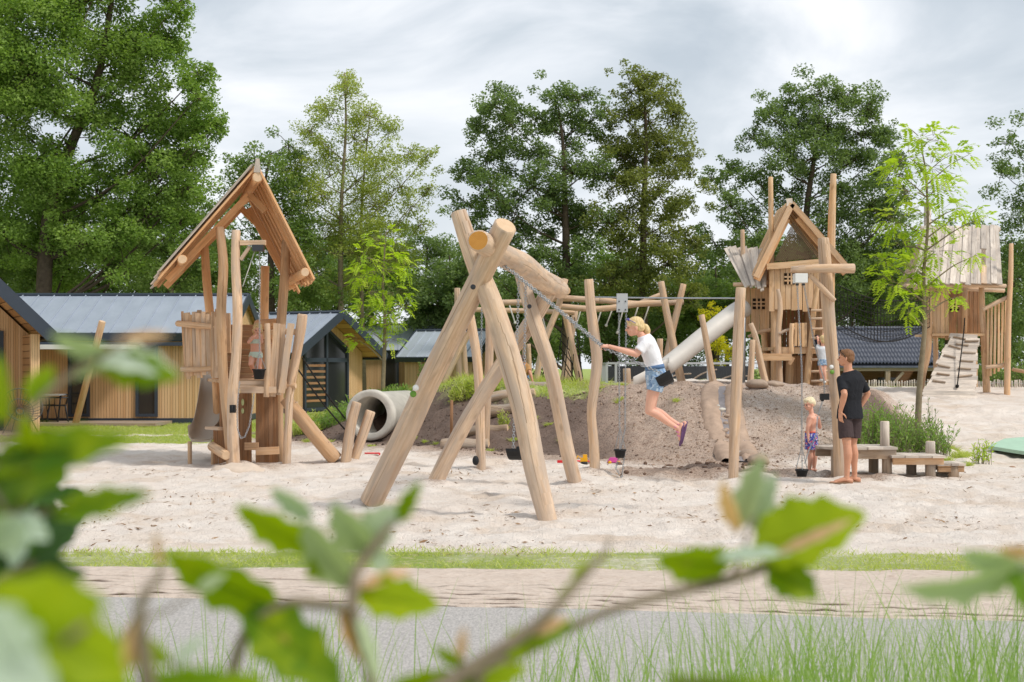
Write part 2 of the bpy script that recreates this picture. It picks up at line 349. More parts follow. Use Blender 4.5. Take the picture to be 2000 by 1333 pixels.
def ground_mat():
    k = NT('sand_soil_turf'); p = k.pos(); z = k.attr('zone'); sp = k.n('ShaderNodeSeparateColor'); k.l(z.outputs['Color'], sp.inputs[0])
    n1 = k.noise(p, 1.3, 5); n2 = k.noise(p, 9, 5, .6); n3 = k.noise(p, 45, 4, .65); n4 = k.noise(p, 160, 3, .6)
    sand = k.mix(k.ramp(n1, [(.35, 0.0), (.65, 1.0)]), C(242, 231, 220), C(232, 218, 205))
    sand = k.mix(k.math('MULTIPLY', k.ramp(n3, [(.58, 0.0), (.74, 1.0)]), .4), sand, C(196, 174, 154))
    pt = k.noise(p, .9, 4, .6, .5); sand = k.mix(k.math('MULTIPLY', k.ramp(pt, [(.5, 0.0), (.66, 1.0)]), .6), sand, C(216, 194, 172))
    st = k.noise(k.mapping(p, (9, 24, 9)), 1.0, 4, .7, 1.2)
    sand = k.mix(k.math('MULTIPLY', k.ramp(st, [(.63, 0.0), (.72, 1.0)]), .5), sand, C(160, 132, 110))
    sand = k.mix(k.math('MULTIPLY', k.ramp(n4, [(.68, 0.0), (.76, 1.0)]), .5), sand, C(120, 98, 80))
    soil = k.mix(n2, C(102, 86, 78), C(142, 123, 111)); soil = k.mix(k.ramp(n3, [(.5, 0.0), (.75, 1.0)]), soil, C(74, 60, 53)); damp = k.mix(k.ramp(n2, [(.3, 0.0), (.7, 1.0)]), C(164, 140, 124), C(208, 186, 168)); damp = k.mix(k.ramp(n3, [(.5, 0.0), (.64, 1.0)]), damp, C(124, 101, 87))
    mk = k.noise(k.mapping(p, (15, 5.5, 9), loc=(7, 3, 0)), 1.0, 5, .7, 1.5); sand = k.mix(k.math('MULTIPLY', k.ramp(mk, [(.605, 0.0), (.69, 1.0)]), .75), sand, C(160, 132, 110)); mk2 = k.noise(k.mapping(p, (30, 9, 9), loc=(1, 8, 0)), 1.0, 4, .7, 1.0); sand = k.mix(k.math('MULTIPLY', k.ramp(mk2, [(.67, 0.0), (.74, 1.0)]), .7), sand, C(132, 106, 86))
    turf = k.mix(n3, C(130, 148, 70), C(168, 184, 96)); turf = k.mix(k.ramp(n2, [(.5, 0.0), (.75, 1.0)]), turf, C(206, 194, 156))
    track = k.mix(n2, C(196, 178, 162), C(220, 206, 192))
    nn = k.math('MULTIPLY', k.math('SUBTRACT', k.math('ADD', n2, k.math('MULTIPLY', n3, .6)), .8), .9)
    def w(s): return k.ramp(k.math('ADD', s, nn), [(.3, 0.0), (.7, 1.0)])
    col = k.mix(w(sp.outputs[2]), sand, track); ws = k.math('ADD', sp.outputs[0], k.math('MULTIPLY', nn, .6)); col = k.mix(k.ramp(ws, [(.12, 0.0), (.38, 1.0)]), col, damp); col = k.mix(k.ramp(ws, [(.5, 0.0), (.85, 1.0)]), col, soil); col = k.mix(w(sp.outputs[1]), col, turf)
    h = k.math('ADD', k.math('ADD', k.math('MULTIPLY', n2, .6), k.math('MULTIPLY', n3, .5)), k.math('MULTIPLY', k.math('SUBTRACT', st, mk), .55))
    return k.finish(col, .95, k.bump(h, .8, .06), .1)
GROUND = ground_mat()
def asphalt():
    k = NT('grey_asphalt'); p = k.pos(); n = k.noise(k.mapping(p, (70, 22, 40)), 1.0, 4, .75); b = k.noise(p, 2, 4)
    col = k.mix(k.ramp(n, [(.35, 0.0), (.68, 1.0)]), C(150, 146, 142), C(196, 190, 185)); col = k.mix(k.math('MULTIPLY', b, .25), col, C(176, 168, 158))
    return k.finish(col, .85, k.bump(n, .5, .006), .25)
ASPHALT = asphalt()
def cladding(name, a, b, pitch, horizontal=False):
    k = NT(name); o = k.n('ShaderNodeTexCoord').outputs['Object']; sp = k.n('ShaderNodeSeparateXYZ'); k.l(o, sp.inputs[0])
    q = sp.outputs[2] if horizontal else k.math('ADD', sp.outputs[0], sp.outputs[1])
    q = k.math('DIVIDE', q, pitch); fr = k.math('FRACT', q); fl = k.math('FLOOR', q)
    wn = k.n('ShaderNodeTexWhiteNoise', noise_dimensions='1D'); k.l(fl, wn.inputs['W'])
    g = k.noise(k.mapping(o, (3, 3, 40) if horizontal else (24, 24, 1.2)), 1.0, 4)
    col = k.mix(wn.outputs['Value'], a, b); col = k.mix(k.math('MULTIPLY', g, .5), col, tuple(x*.6 for x in b[:3])+(1,))
    gap = k.ramp(fr, [(.0, 0.0), (.06, 1.0), (.94, 1.0), (1.0, 0.0)])
    col = k.mix(gap, tuple(x*.35 for x in b[:3])+(1,), col)
    return k.finish(col, .7, k.bump(gap, 1.0, .02), .2)
CLAD = cladding('vertical_larch_slats', C(234, 196, 152), C(210, 166, 120), .075)
CLADH = cladding('horizontal_larch_boards', C(216, 172, 124), C(184, 138, 94), .16, True)
def metalroof():
    k = NT('zinc_grey_roof'); o = k.n('ShaderNodeTexCoord').outputs['Object']; n = k.noise(k.mapping(o, (2.0, 1.2, 1.2)), 1.0, 4); n2 = k.noise(o, 12, 4)
    col = k.mix(n, C(138, 148, 162), C(176, 184, 196)); col = k.mix(k.math('MULTIPLY', n2, .25), col, C(200, 206, 214))
    return k.finish(col, .42, None, .5, .1)
ROOFM = metalroof()
ROOFL = plain('light_zinc_roof', C(188, 196, 206), .4, .5, .2, .06, 2)
TILE = plain('dark_roof_tile', C(96, 100, 112), .5, .4, 0, .2, 5)
G_BIG = leafmat('bright_poplar_leaves', [C(88, 114, 54), C(118, 146, 72), C(158, 180, 98)], .4, scale=.35)
G_DARK = leafmat('dark_oak_leaves', [C(74, 94, 60), C(104, 126, 80), C(138, 156, 102)], .36, scale=.4)
G_MID = leafmat('mid_green_leaves', [C(80, 104, 58), C(110, 134, 76), C(142, 162, 94)], .36, scale=.4)
G_BRWN = leafmat('olive_oak_leaves', [C(82, 94, 54), C(116, 126, 70), C(152, 156, 92)], .36, scale=.4)
G_PALE = leafmat('pale_yellowish_leaves', [C(118, 134, 70), C(152, 164, 90), C(186, 192, 116)], .4)
G_LIME = leafmat('lime_robinia_leaves', [C(120, 152, 44), C(164, 188, 60), C(204, 212, 88)], .4)
G_SHRUB = leafmat('shrub_leaves', [C(92, 126, 58), C(124, 154, 80), C(160, 182, 110)], .35)
G_YEL = leafmat('yellow_bush_leaves', [C(170, 160, 40), C(200, 186, 50), C(150, 160, 50)], .4)
G_GRASS = leafmat('lawn_grass', [C(134, 152, 72), C(172, 184, 98), C(208, 206, 138)], .35)
G_TALL = leafmat('tall_grass_blades', [C(104, 138, 72), C(138, 168, 98), C(184, 192, 136)], .4)
G_FRONT = leafmat('hedge_leaf_green', [C(58, 100, 10), C(100, 142, 10), C(172, 188, 16)], .45, C(170, 196, 8), .4, C(206, 216, 196), .3, None, C(176, 186, 20))
G_HEDGE = leafmat('hedge_leaf_painted_shade', [C(44, 72, 26), C(66, 102, 36), C(104, 140, 60)], .2, C(70, 110, 20), .45, C(120, 140, 120), .35)  # darker copy of the hedge leaf, shade put into its colours
G_PUND = leafmat('hedge_leaf_pale', [C(188, 206, 190), C(206, 216, 196), C(176, 190, 140)], .35, C(180, 200, 120), .5, C(150, 180, 60))
G_PEACH = leafmat('hedge_leaf_dry', [C(232, 190, 140), C(240, 206, 170), C(226, 170, 110)], .4, C(240, 190, 120), .5)
LITTER = leafmat('dry_litter', [C(110, 84, 62), C(142, 112, 84), C(170, 140, 108)], .1)
# ---------------------------------------------------------------- camera, world, sun
cam = bpy.data.cameras.new('camera'); co = bpy.data.objects.new('camera', cam); COL.objects.link(co); SC.camera = co
co.location = (0, 0, CZ); co.rotation_euler = (math.radians(90), 0, 0)
cam.sensor_width = 36; cam.lens = F/2000*36; cam.shift_y = (HZ-666.5)/2000; cam.clip_start = .05; cam.clip_end = 2000
cam.dof.use_dof = True; cam.dof.focus_distance = 18.0; cam.dof.aperture_fstop = 5.0; cam.dof.aperture_blades = 9
SUN_EL, SUN_AZ = 52, 62        # azimuth in degrees from +Y towards +X, plus a little from behind the camera
sd = V(math.cos(math.radians(SUN_EL))*.86, -math.cos(math.radians(SUN_EL))*.5, math.sin(math.radians(SUN_EL)))
sl = bpy.data.lights.new('sun', 'SUN'); sl.energy = 2.2; sl.angle = math.radians(10); sl.color = (1, .95, .88)
so = bpy.data.objects.new('sun', sl); COL.objects.link(so); so.rotation_euler = sd.to_track_quat('Z', 'Y').to_euler(); so.location = sd*60
wd = bpy.data.worlds.new('World'); SC.world = wd; wd.use_nodes = True; nt = wd.node_tree; nt.nodes.clear()
def wn(typ, **kw):
    d = nt.nodes.new(typ)
    for k, v in kw.items(): setattr(d, k, v)
    return d
wo = wn('ShaderNodeOutputWorld'); bg = wn('ShaderNodeBackground'); nt.links.new(bg.outputs[0], wo.inputs[0])
sky = wn('ShaderNodeTexSky', sky_type='NISHITA', sun_disc=False); sky.sun_elevation = math.radians(SUN_EL); sky.sun_rotation = math.atan2(sd.x, sd.y)
tc = wn('ShaderNodeTexCoord'); mp = wn('ShaderNodeMapping'); nt.links.new(tc.outputs['Generated'], mp.inputs[0]); mp.inputs['Scale'].default_value = (4.5, 4.5, 10.5); mp.inputs['Location'].default_value = (4.1, .0, 1.05)
nz = wn('ShaderNodeTexNoise'); nz.inputs['Scale'].default_value = 1.0; nz.inputs['Detail'].default_value = 6; nz.inputs['Roughness'].default_value = .52; nz.inputs['Distortion'].default_value = .45
nt.links.new(mp.outputs[0], nz.inputs['Vector'])
cr = wn('ShaderNodeValToRGB'); e = cr.color_ramp.elements
while len(e) < 4: e.new(.5)
for i, (p, c) in enumerate([(.38, (.43, .50, .57, 1)), (.48, (.56, .62, .68, 1)), (.56, (.74, .78, .83, 1)), (.66, (.96, .97, .98, 1))]): e[i].position = p; e[i].color = c
nt.links.new(nz.outputs['Fac'], cr.inputs[0])
sx = wn('ShaderNodeSeparateXYZ'); nt.links.new(tc.outputs['Generated'], sx.inputs[0])
mr = wn('ShaderNodeMapRange'); nt.links.new(sx.outputs[2], mr.inputs[0]); mr.inputs[1].default_value = .02; mr.inputs[2].default_value = .30; mr.inputs[3].default_value = .6; mr.inputs[4].default_value = .0
mw = wn('ShaderNodeMix', data_type='RGBA'); nt.links.new(mr.outputs[0], mw.inputs[0]); nt.links.new(cr.outputs[0], mw.inputs[6]); mw.inputs[7].default_value = (.92, .935, .955, 1)
sc_ = wn('ShaderNodeMix', data_type='RGBA', blend_type='MULTIPLY'); sc_.inputs[0].default_value = 1; nt.links.new(sky.outputs[0], sc_.inputs[6]); sc_.inputs[7].default_value = (.1, .1, .1, 1)
mk = wn('ShaderNodeMix', data_type='RGBA'); mk.inputs[0].default_value = .9; nt.links.new(sc_.outputs[2], mk.inputs[6]); nt.links.new(mw.outputs[2], mk.inputs[7])
nt.links.new(mk.outputs[2], bg.inputs[0]); bg.inputs[1].default_value = 1.0
SC.view_settings.view_transform = 'Standard'; SC.view_settings.look = 'None'; SC.view_settings.exposure = 0.22; SC.view_settings.gamma = 1
SC.cycles.max_bounces = 6; SC.cycles.diffuse_bounces = 3; SC.cycles.transparent_max_bounces = 8; SC.cycles.use_denoising = True

# ---------------------------------------------------------------- ground sheet, split by zone
xs = np.concatenate([np.linspace(-420, -40, 20), np.linspace(-36, -12, 40), np.arange(-11.5, 13, .065), np.linspace(13.2, 40, 40), np.linspace(44, 420, 20)])
ys = np.concatenate([np.linspace(-30, 10.5, 40), np.arange(10.6, 33.5, .065), np.linspace(33.7, 60, 70), np.linspace(64, 700, 30)])
X, Y = np.meshgrid(xs, ys); Z = terrain(X, Y)
FR = random.Random(5)
def dent(cx, cy, a, rx, ry, dz, rim):
    i0, i1 = np.searchsorted(xs, cx-1.6), np.searchsorted(xs, cx+1.6); j0, j1 = np.searchsorted(ys, cy-1.6), np.searchsorted(ys, cy+1.6)
    x, y = X[j0:j1, i0:i1]-cx, Y[j0:j1, i0:i1]-cy; u = (x*math.cos(a)+y*math.sin(a))/rx; v = (-x*math.sin(a)+y*math.cos(a))/ry; d = np.hypot(u, v)
    Z[j0:j1, i0:i1] += -dz*np.exp(-d**4)+rim*np.exp(-((d-1.35)/.35)**2)
for _ in range(34):                                                # trodden lines of footprints
    cx, cy, a = FR.uniform(-6, 7), FR.uniform(12.6, 21), FR.uniform(0, 6.28)
    for k in range(FR.randint(6, 13)):
        a += FR.uniform(-.15, .15); cx += .42*math.cos(a); cy += .42*math.sin(a); sg = 1 if k % 2 else -1
        if 12.3 < cy < 22 and abs(cx) < 8: dent(cx-sg*.1*math.sin(a), cy+sg*.1*math.cos(a), a, .17, .085, FR.uniform(.02, .04), .014)
for bx, by, rr_, dz in ((1012, 906, .7, .07), (1300, 935, .9, .07), (1210, 925, .55, .05), (1570, 932, .5, .05)): g = G(bx, by); dent(g.x, g.y, 0, rr_, rr_*.8, dz, .03)
for bx, by in ((724, 984), (1068, 1008), (848, 948), (1124, 946), (1162, 930), (1432, 938), (943, 916), (457, 909), (559, 912), (675, 905), (1734, 932), (1817, 936)): g = G(bx, by); dent(g.x, g.y, 0, .24, .24, -.05, 0)
nzz = vn(X*.8, Y*.8, 21)+.5*vn(X*2.5, Y*2.5, 22)
yb = np.interp(X, XB, YB)
hm = Z
onm = sm(-.6, .5, Y-yb)*sm(-8, -5.5, X)*(1-sm(7.2, 8.6, X-sm(27, 33, Y)*1.2))*(1-sm(36, 40, Y))
soil = onm*(.95-.62*sm(.8, 3.0, X+.4*nzz))
soil = np.maximum(soil, .8*sm(0, 1, 1-np.hypot((X-3.0)/2.6, (Y-21.3)/1.7)))
soil = np.maximum(soil, .62*sm(.2, 1, 1-np.hypot((X-4.9)/1.2, (Y-20.3)/.9)))
soil = np.maximum(soil, .4*sm(-3.5, 0, Y-yb)*sm(-7, -5, X)*(1-sm(3.5, 5.5, X)))
soil = np.maximum(soil, onm*.85*sm(5.6, 6.4, X)*(1-sm(29, 31, Y)))
crest = sm(3.1-.9*sm(-2.5, -4, X), 4.3-.9*sm(-2.5, -4, X), Y-yb)*(1-sm(1.0, 2.6, X))*sm(-8, -6.5, X)
patch = sm(.12, .35, nzz)*.55*onm*sm(1.5, 4, Y-yb)*(1-sm(-.5, 1.5, X))
turf = np.maximum(crest*(.75+.5*nzz), patch)
lawn = sm(28.6, 30.2, Y+1.0*nzz-.0*X)*(1-sm(-6.3, -5.2, X-(Y-30)*.12))*(1-.0*X)
pathm = np.exp(-((Y-(32.4+.25*(X+8)))/.45)**2)*sm(-16, -12, X)
turf = np.maximum(turf, lawn*(1-pathm))
far = np.maximum(sm(41, 45, Y), sm(36, 38, Y)*(1-sm(2, 4, X)))
turf = np.maximum(turf, far)
turf = np.maximum(turf, 1-sm(6.0, 6.6, Y))
# grass strip before the sand
yt = 12.05+.10*nzz-.02*X; yo = 10.95+.16*nzz-.05*X
strip = sm(-.1, .12, Y-yo)*(1-sm(-.1, .12, Y-yt))
STRIPW = lambda x, y: 0
turf = np.maximum(turf, strip*(.62+.5*nzz))
track = (1-sm(-.15, .1, Y-yo))*sm(6.0, 6.6, Y)
BASES = [(724, 984, 0), (1068, 1008, 0), (848, 948, 0), (1124, 946, 0), (1162, 930, 0), (1432, 938, 0), (943, 916, 0), (457, 909, 0), (559, 912, 0), (675, 905, 0), (1640, 930, 0), (1734, 932, 0), (1817, 936, 0), (1862, 936, 0), (1012, 905, 1), (1300, 930, 1), (1210, 920, 1), (1570, 930, 1), (500, 915, 1)]
for bx, by, big in BASES:
    g = G(bx, by); d = np.hypot(X-g.x, (Y-g.y)*.8); soil = np.maximum(soil, (.26 if big else .34)*sm(1, 0, d/(.95 if big else .38))*(Y < 24))
zone = np.stack([soil, turf, track, np.ones_like(soil)], -1).astype(np.float32)
dom = np.zeros(X.shape, int)                                     # 0 sand
dom[(onm > .5)] = 1; dom[(lawn > .5) | (far > .5)] = 2
dom[Y < 12.0] = 3
nx, ny = len(xs), len(ys)
fi = np.arange((ny-1)*(nx-1)); r_, c_ = fi//(nx-1), fi % (nx-1)
quad = np.stack([r_*nx+c_, r_*nx+c_+1, (r_+1)*nx+c_+1, (r_+1)*nx+c_], 1)
cls = dom[:-1, :-1].ravel()
def sheet(name, sel, kind='structure'):
    q = quad[sel]; us, inv = np.unique(q, return_inverse=True); inv = inv.reshape(q.shape)
    v = np.stack([X.ravel()[us], Y.ravel()[us], Z.ravel()[us]], 1).astype(np.float32)
    me = bpy.data.meshes.new(name); me.vertices.add(len(v)); me.vertices.foreach_set('co', v.ravel())
    me.loops.add(q.size); me.loops.foreach_set('vertex_index', inv.ravel().astype(np.int32)); me.polygons.add(len(q))
    me.polygons.foreach_set('loop_start', np.arange(0, q.size, 4, dtype=np.int32)); me.polygons.foreach_set('use_smooth', np.ones(len(q), bool))
    at = me.attributes.new('zone', 'FLOAT_COLOR', 'POINT'); at.data.foreach_set('color', zone.reshape(-1, 4)[us].ravel())
    me.update(calc_edges=True); me.materials.append(GROUND); return tag(link(name, me, None, V(0, 0, 0)), kind=kind)
sheet('sand', cls == 0); sheet('mound', cls == 1); sheet('lawn', cls == 2); sheet('ground', cls == 3)

def verge_mat():
    k = NT('rutted_sandy_dirt'); p = k.pos(); sp = k.n('ShaderNodeSeparateColor'); k.l(k.attr('zone').outputs['Color'], sp.inputs[0]); n2 = k.noise(p, 6, 5, .6); n3 = k.noise(k.mapping(p, (14, 40, 14)), 1.0, 4, .65)
    col = k.mix(n2, C(202, 184, 168), C(226, 210, 196)); col = k.mix(k.ramp(n3, [(.5, 0.0), (.75, .7)]), col, C(176, 152, 134)); col = k.mix(k.ramp(sp.outputs[0], [(.12, 0.0), (.55, 1.0)]), col, C(100, 84, 72))  # last mix darkens the grooves: rut shade painted into the dirt colour
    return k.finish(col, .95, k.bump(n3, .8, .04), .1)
VERGE = verge_mat()
# road and the rutted verge beside it
def redge(x): return 9.18-.158*x+.02*math.sin(x*2.1)+.012*math.sin(x*5.3)
m = MB(); n = 120; vs = []; 
for i in range(n+1):
    x = -30+60*i/n; vs += [V(x, 5.9, .02), V(x, redge(x) if abs(x) < 8 else 9.18-.158*x, .02)]
m.add(vs, [(2*i, 2*i+2, 2*i+3, 2*i+1) for i in range(n)]); tag(m.build('road', ASPHALT), kind='structure')
gx = np.arange(-7.5, 7.5, .045); gt = np.linspace(0, 1, 200)
TX, TT = np.meshgrid(gx, gt); E0 = 9.18-.158*TX+.02*np.sin(TX*2.1)+.012*np.sin(TX*5.3)-.01; E1 = 10.9-.03*TX+.1*vn(TX*1.5, TX*0, 31); TY = E0+(E1-E0)*TT
dd = (TY-E0); ph = dd/.15+.7*vn(TX*.9, dd*2, 33)+.5*vn(TX*7, dd*7, 34)
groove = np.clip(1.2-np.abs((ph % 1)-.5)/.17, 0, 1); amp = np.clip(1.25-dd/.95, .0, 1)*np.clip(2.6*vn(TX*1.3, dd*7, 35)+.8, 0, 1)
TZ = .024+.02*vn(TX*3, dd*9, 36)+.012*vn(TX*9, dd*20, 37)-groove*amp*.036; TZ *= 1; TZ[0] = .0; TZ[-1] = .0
nx2, ny2 = len(gx), len(gt); fi = np.arange((ny2-1)*(nx2-1)); r_, c_ = fi//(nx2-1), fi % (nx2-1)
q = np.stack([r_*nx2+c_, r_*nx2+c_+1, (r_+1)*nx2+c_+1, (r_+1)*nx2+c_], 1).astype(np.int32)
me = bpy.data.meshes.new('dirt_verge'); v = np.stack([TX, TY, TZ], -1).reshape(-1, 3).astype(np.float32); me.vertices.add(len(v)); me.vertices.foreach_set('co', v.ravel())
me.loops.add(q.size); me.loops.foreach_set('vertex_index', q.ravel()); me.polygons.add(len(q)); me.polygons.foreach_set('loop_start', np.arange(0, q.size, 4, dtype=np.int32)); me.polygons.foreach_set('use_smooth', np.ones(len(q), bool))
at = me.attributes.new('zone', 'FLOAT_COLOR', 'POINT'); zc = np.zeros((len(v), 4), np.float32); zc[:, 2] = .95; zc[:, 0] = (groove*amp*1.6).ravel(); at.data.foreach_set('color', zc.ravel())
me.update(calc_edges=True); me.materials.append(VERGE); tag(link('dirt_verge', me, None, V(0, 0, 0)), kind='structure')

# ---------------------------------------------------------------- grass, litter
def blades(base, h, w, lean, name, mat, label, cat, segs=1, tint=None):
    """base (n,3); one bent triangle pair per blade as quads"""
    n = len(base); a = RNG.random(n)*2*np.pi; s = np.stack([np.cos(a), np.sin(a), 0*a], 1)
    ld = RNG.normal(0, lean, (n, 2)); up = np.stack([ld[:, 0], ld[:, 1], np.ones(n)], 1); hh = h[:, None]; ww = w[:, None]
    bend = np.stack([ld[:, 0], ld[:, 1], -.12*np.ones(n)], 1)*1.1
    def at(t): return base+up*hh*t+bend*hh*t*t
    out = []
    st = np.linspace(0, 1, segs+1)
    for t0, t1 in zip(st[:-1], st[1:]):
        w0, w1 = ww*(1-t0**1.5)+.0004, ww*(1-t1**1.5)+.0003
        out.append(np.stack([at(t0)-s*w0, at(t0)+s*w0, at(t1)+s*w1, at(t1)-s*w1], 1))
    v = np.concatenate(out); t = RNG.random(n) if tint is None else tint
    o = raw(name, v, 4, mat, None, np.tile(t, segs)); return tag(o, label, cat, kind='stuff')
def scatter(n, x0, x1, y0, y1, keep):
    x = RNG.uniform(x0, x1, n); y = RNG.uniform(y0, y1, n); k = RNG.random(n) < keep(x, y); x, y = x[k], y[k]
    return np.stack([x, y, terrain(x, y)-.01], 1)
def kstrip(x, y):
    nn = vn(x*.8, y*.8, 21)+.5*vn(x*2.5, y*2.5, 22); t = 12.05+.10*nn-.02*x; o = 10.95+.16*nn-.05*x
    return sm(-.12, .15, y-o)*(1-sm(-.12, .2, y-t))*np.clip(.42+2.2*vn(x*1.3, y*2.6, 41)+1.4*vn(x*5, y*9, 42)-.35*sm(1.6, 3, x)*sm(-.3, .1, vn(x*1.1, y*2, 44)), .03, 1)
b = scatter(34000, -6, 6, 10.4, 12.6, kstrip); b[:, 2] += .02
blades(b, RNG.uniform(.02, .065, len(b)), RNG.uniform(.002, .0045, len(b)), .45, 'verge_grass', G_GRASS, 'short yellowish green grass strip between the sand and the rutted verge', 'grass')
def klawn(x, y):
    nn = vn(x*.8, y*.8, 21)+.5*vn(x*2.5, y*2.5, 22)
    l = sm(28.8, 30.0, y+1.0*nn)*(1-sm(-6.3, -5.2, x-(y-30)*.12)); p = np.exp(-((y-(32.4+.25*(x+8)))/.45)**2); return l*(1-.95*p)
b = scatter(60000, -15, -4.5, 28, 39, klawn)
blades(b, RNG.uniform(.03, .09, len(b)), RNG.uniform(.004, .009, len(b)), .4, 'lawn_grass', G_GRASS, 'mown green lawn in front of the long timber cabin', 'grass')
def kcrest(x, y):
    yb = np.interp(x, XB, YB); return sm(3.0-.9*sm(-2.5, -4, x), 4.2-.9*sm(-2.5, -4, x), y-yb)*(1-sm(.9, 2.4, x))*np.clip(.7+2*vn(x*1.5, y*1.5, 51), .05, 1)*(1-sm(36, 38, y))
b = scatter(26000, -7, 2.6, 28, 38, kcrest)
blades(b, RNG.uniform(.06, .24, len(b)), RNG.uniform(.004, .009, len(b)), .35, 'bank_grass', G_GRASS, 'rough grass growing along the crest of the earth bank', 'grass', 2)
# tall blurred grass in front of the road
def ktall(x, y): return np.clip(.10+.55*sm(.1, 1.5, x)+.3*np.exp(-((x+.85)/.35)**2)+1.5*vn(x*2.6, y*2.6, 61)+.8*vn(x*8, y*8, 62), .01, 1)
b = scatter(8000, -2.6, 2.9, 4.3, 6.7, ktall); b[:, 2] = -.02
hh = np.clip(RNG.normal(.46, .13, len(b))+.14*sm(-.2, 1.2, b[:, 0])+.1*np.exp(-((b[:, 0]+.75)/.4)**2), .12, .92)
blades(b, hh, RNG.uniform(.0016, .0036, len(b)), .10, 'tall_grass', G_TALL, 'tall thin green grass along the near side of the road', 'grass', 5)
# dry leaf litter and twigs on the sand
n = 11000; x = RNG.uniform(-8, 9, n); y = 11.8+(RNG.random(n)**1.2)*11.5; k = (vn(x*.9, y*.9, 71)+.5*vn(x*3, y*3, 72)+.25*RNG.random(n) > .22); x, y = x[k], y[k]; n = len(x)
a = RNG.random(n)*6.28; L = RNG.uniform(.012, .07, n)*RNG.uniform(.3, 1, n); W = np.minimum(L*RNG.uniform(.08, .45, n), .012); zz = terrain(x, y)+.012
d = np.stack([np.cos(a)*L, np.sin(a)*L, RNG.normal(0, .25, n)*L], 1); s = np.stack([-np.sin(a)*W, np.cos(a)*W, RNG.normal(0, .4, n)*W], 1); c = np.stack([x, y, zz], 1)
tag(raw('leaf_litter', np.stack([c-d, c+s*.8, c+d, c-s], 1), 4, LITTER), 'dry leaf and twig scraps scattered over the pale sand', 'litter', kind='stuff')

# loose clods on the bare bank, too many to count
n = 11000; x = RNG.uniform(-5.5, 7.4, n); y = RNG.uniform(20.5, 31.5, n); yb_ = np.interp(x, XB, YB); k = (y > yb_-1.2+2*vn(x*.8, y*.8, 81)) & (y < yb_+4.6) & ((vn(x*1.3, y*1.3, 82)+.6*RNG.random(n)) > .12); x, y = x[k], y[k]
k2 = (np.hypot((x-3)/2.2, (y-21.4)/1.4) < 1) | (y > yb_[k]-.5); x, y = x[k2], y[k2]; n = len(x); c = np.stack([x, y, terrain(x, y)+.005], 1); r = RNG.uniform(.008, .036, n)*RNG.uniform(.3, 1, n)
oc = np.array([[1, 0, 0], [0, 1, 0], [-1, 0, 0], [0, -1, 0], [0, 0, .8], [0, 0, -.6]]); tri = np.array([[0, 1, 4], [1, 2, 4], [2, 3, 4], [3, 0, 4], [1, 0, 5], [2, 1, 5], [3, 2, 5], [0, 3, 5]])
vv = c[:, None, :]+oc[None]*r[:, None, None]*RNG.uniform(.6, 1.4, (n, 6, 1)); vv = vv[:, tri].reshape(-1, 3, 3)
G_CLOD = leafmat('clod_earth', [C(78, 64, 56), C(116, 96, 84), C(166, 142, 122)], .02, C(90, 70, 60), .95, None, .1)
tag(raw('earth_clods', vv, 3, G_CLOD, None, np.repeat(np.clip(.2+.65*sm(.5, 2.6, x)+RNG.normal(0, .18, n), 0, 1), 8)), 'loose clods of earth strewn over the bare face of the bank', 'earth', kind='stuff')
# ---------------------------------------------------------------- trees
def leafquads(c, n_per, R, size, asp=.55, flat=.75, droop=0.0):
    """c (m,3) clump centres, R (m,) radii -> diamond leaves"""
    m = len(c); idx = np.repeat(np.arange(m), n_per); n = len(idx)
    d = RNG.normal(0, 1, (n, 3)); d /= np.linalg.norm(d, axis=1)[:, None]; r = R[idx]*RNG.random(n)**.45
    p = c[idx]+d*r[:, None]*np.array([1, 1, flat])
    ax = RNG.normal(0, 1, (n, 3)); ax[:, 2] = ax[:, 2]*.6-droop; ax /= np.linalg.norm(ax, axis=1)[:, None]
    nr = RNG.normal(0, 1, (n, 3)); nr[:, 2] = np.abs(nr[:, 2])+.5; s = np.cross(ax, nr); s /= np.linalg.norm(s, axis=1)[:, None]
    L = size*RNG.uniform(.6, 1.3, n); W = L*asp
    a = ax*(L*.5)[:, None]; b = s*(W*.5)[:, None]; nn = np.cross(s, ax)*(L*.14)[:, None]
    t = np.clip(.5+.26*RNG.normal(0, 1, n)+(RNG.normal(0, .17, m))[idx], 0, 1)
    return np.stack([p-a, p-b+nn, p+a, p+b+nn], 1), t
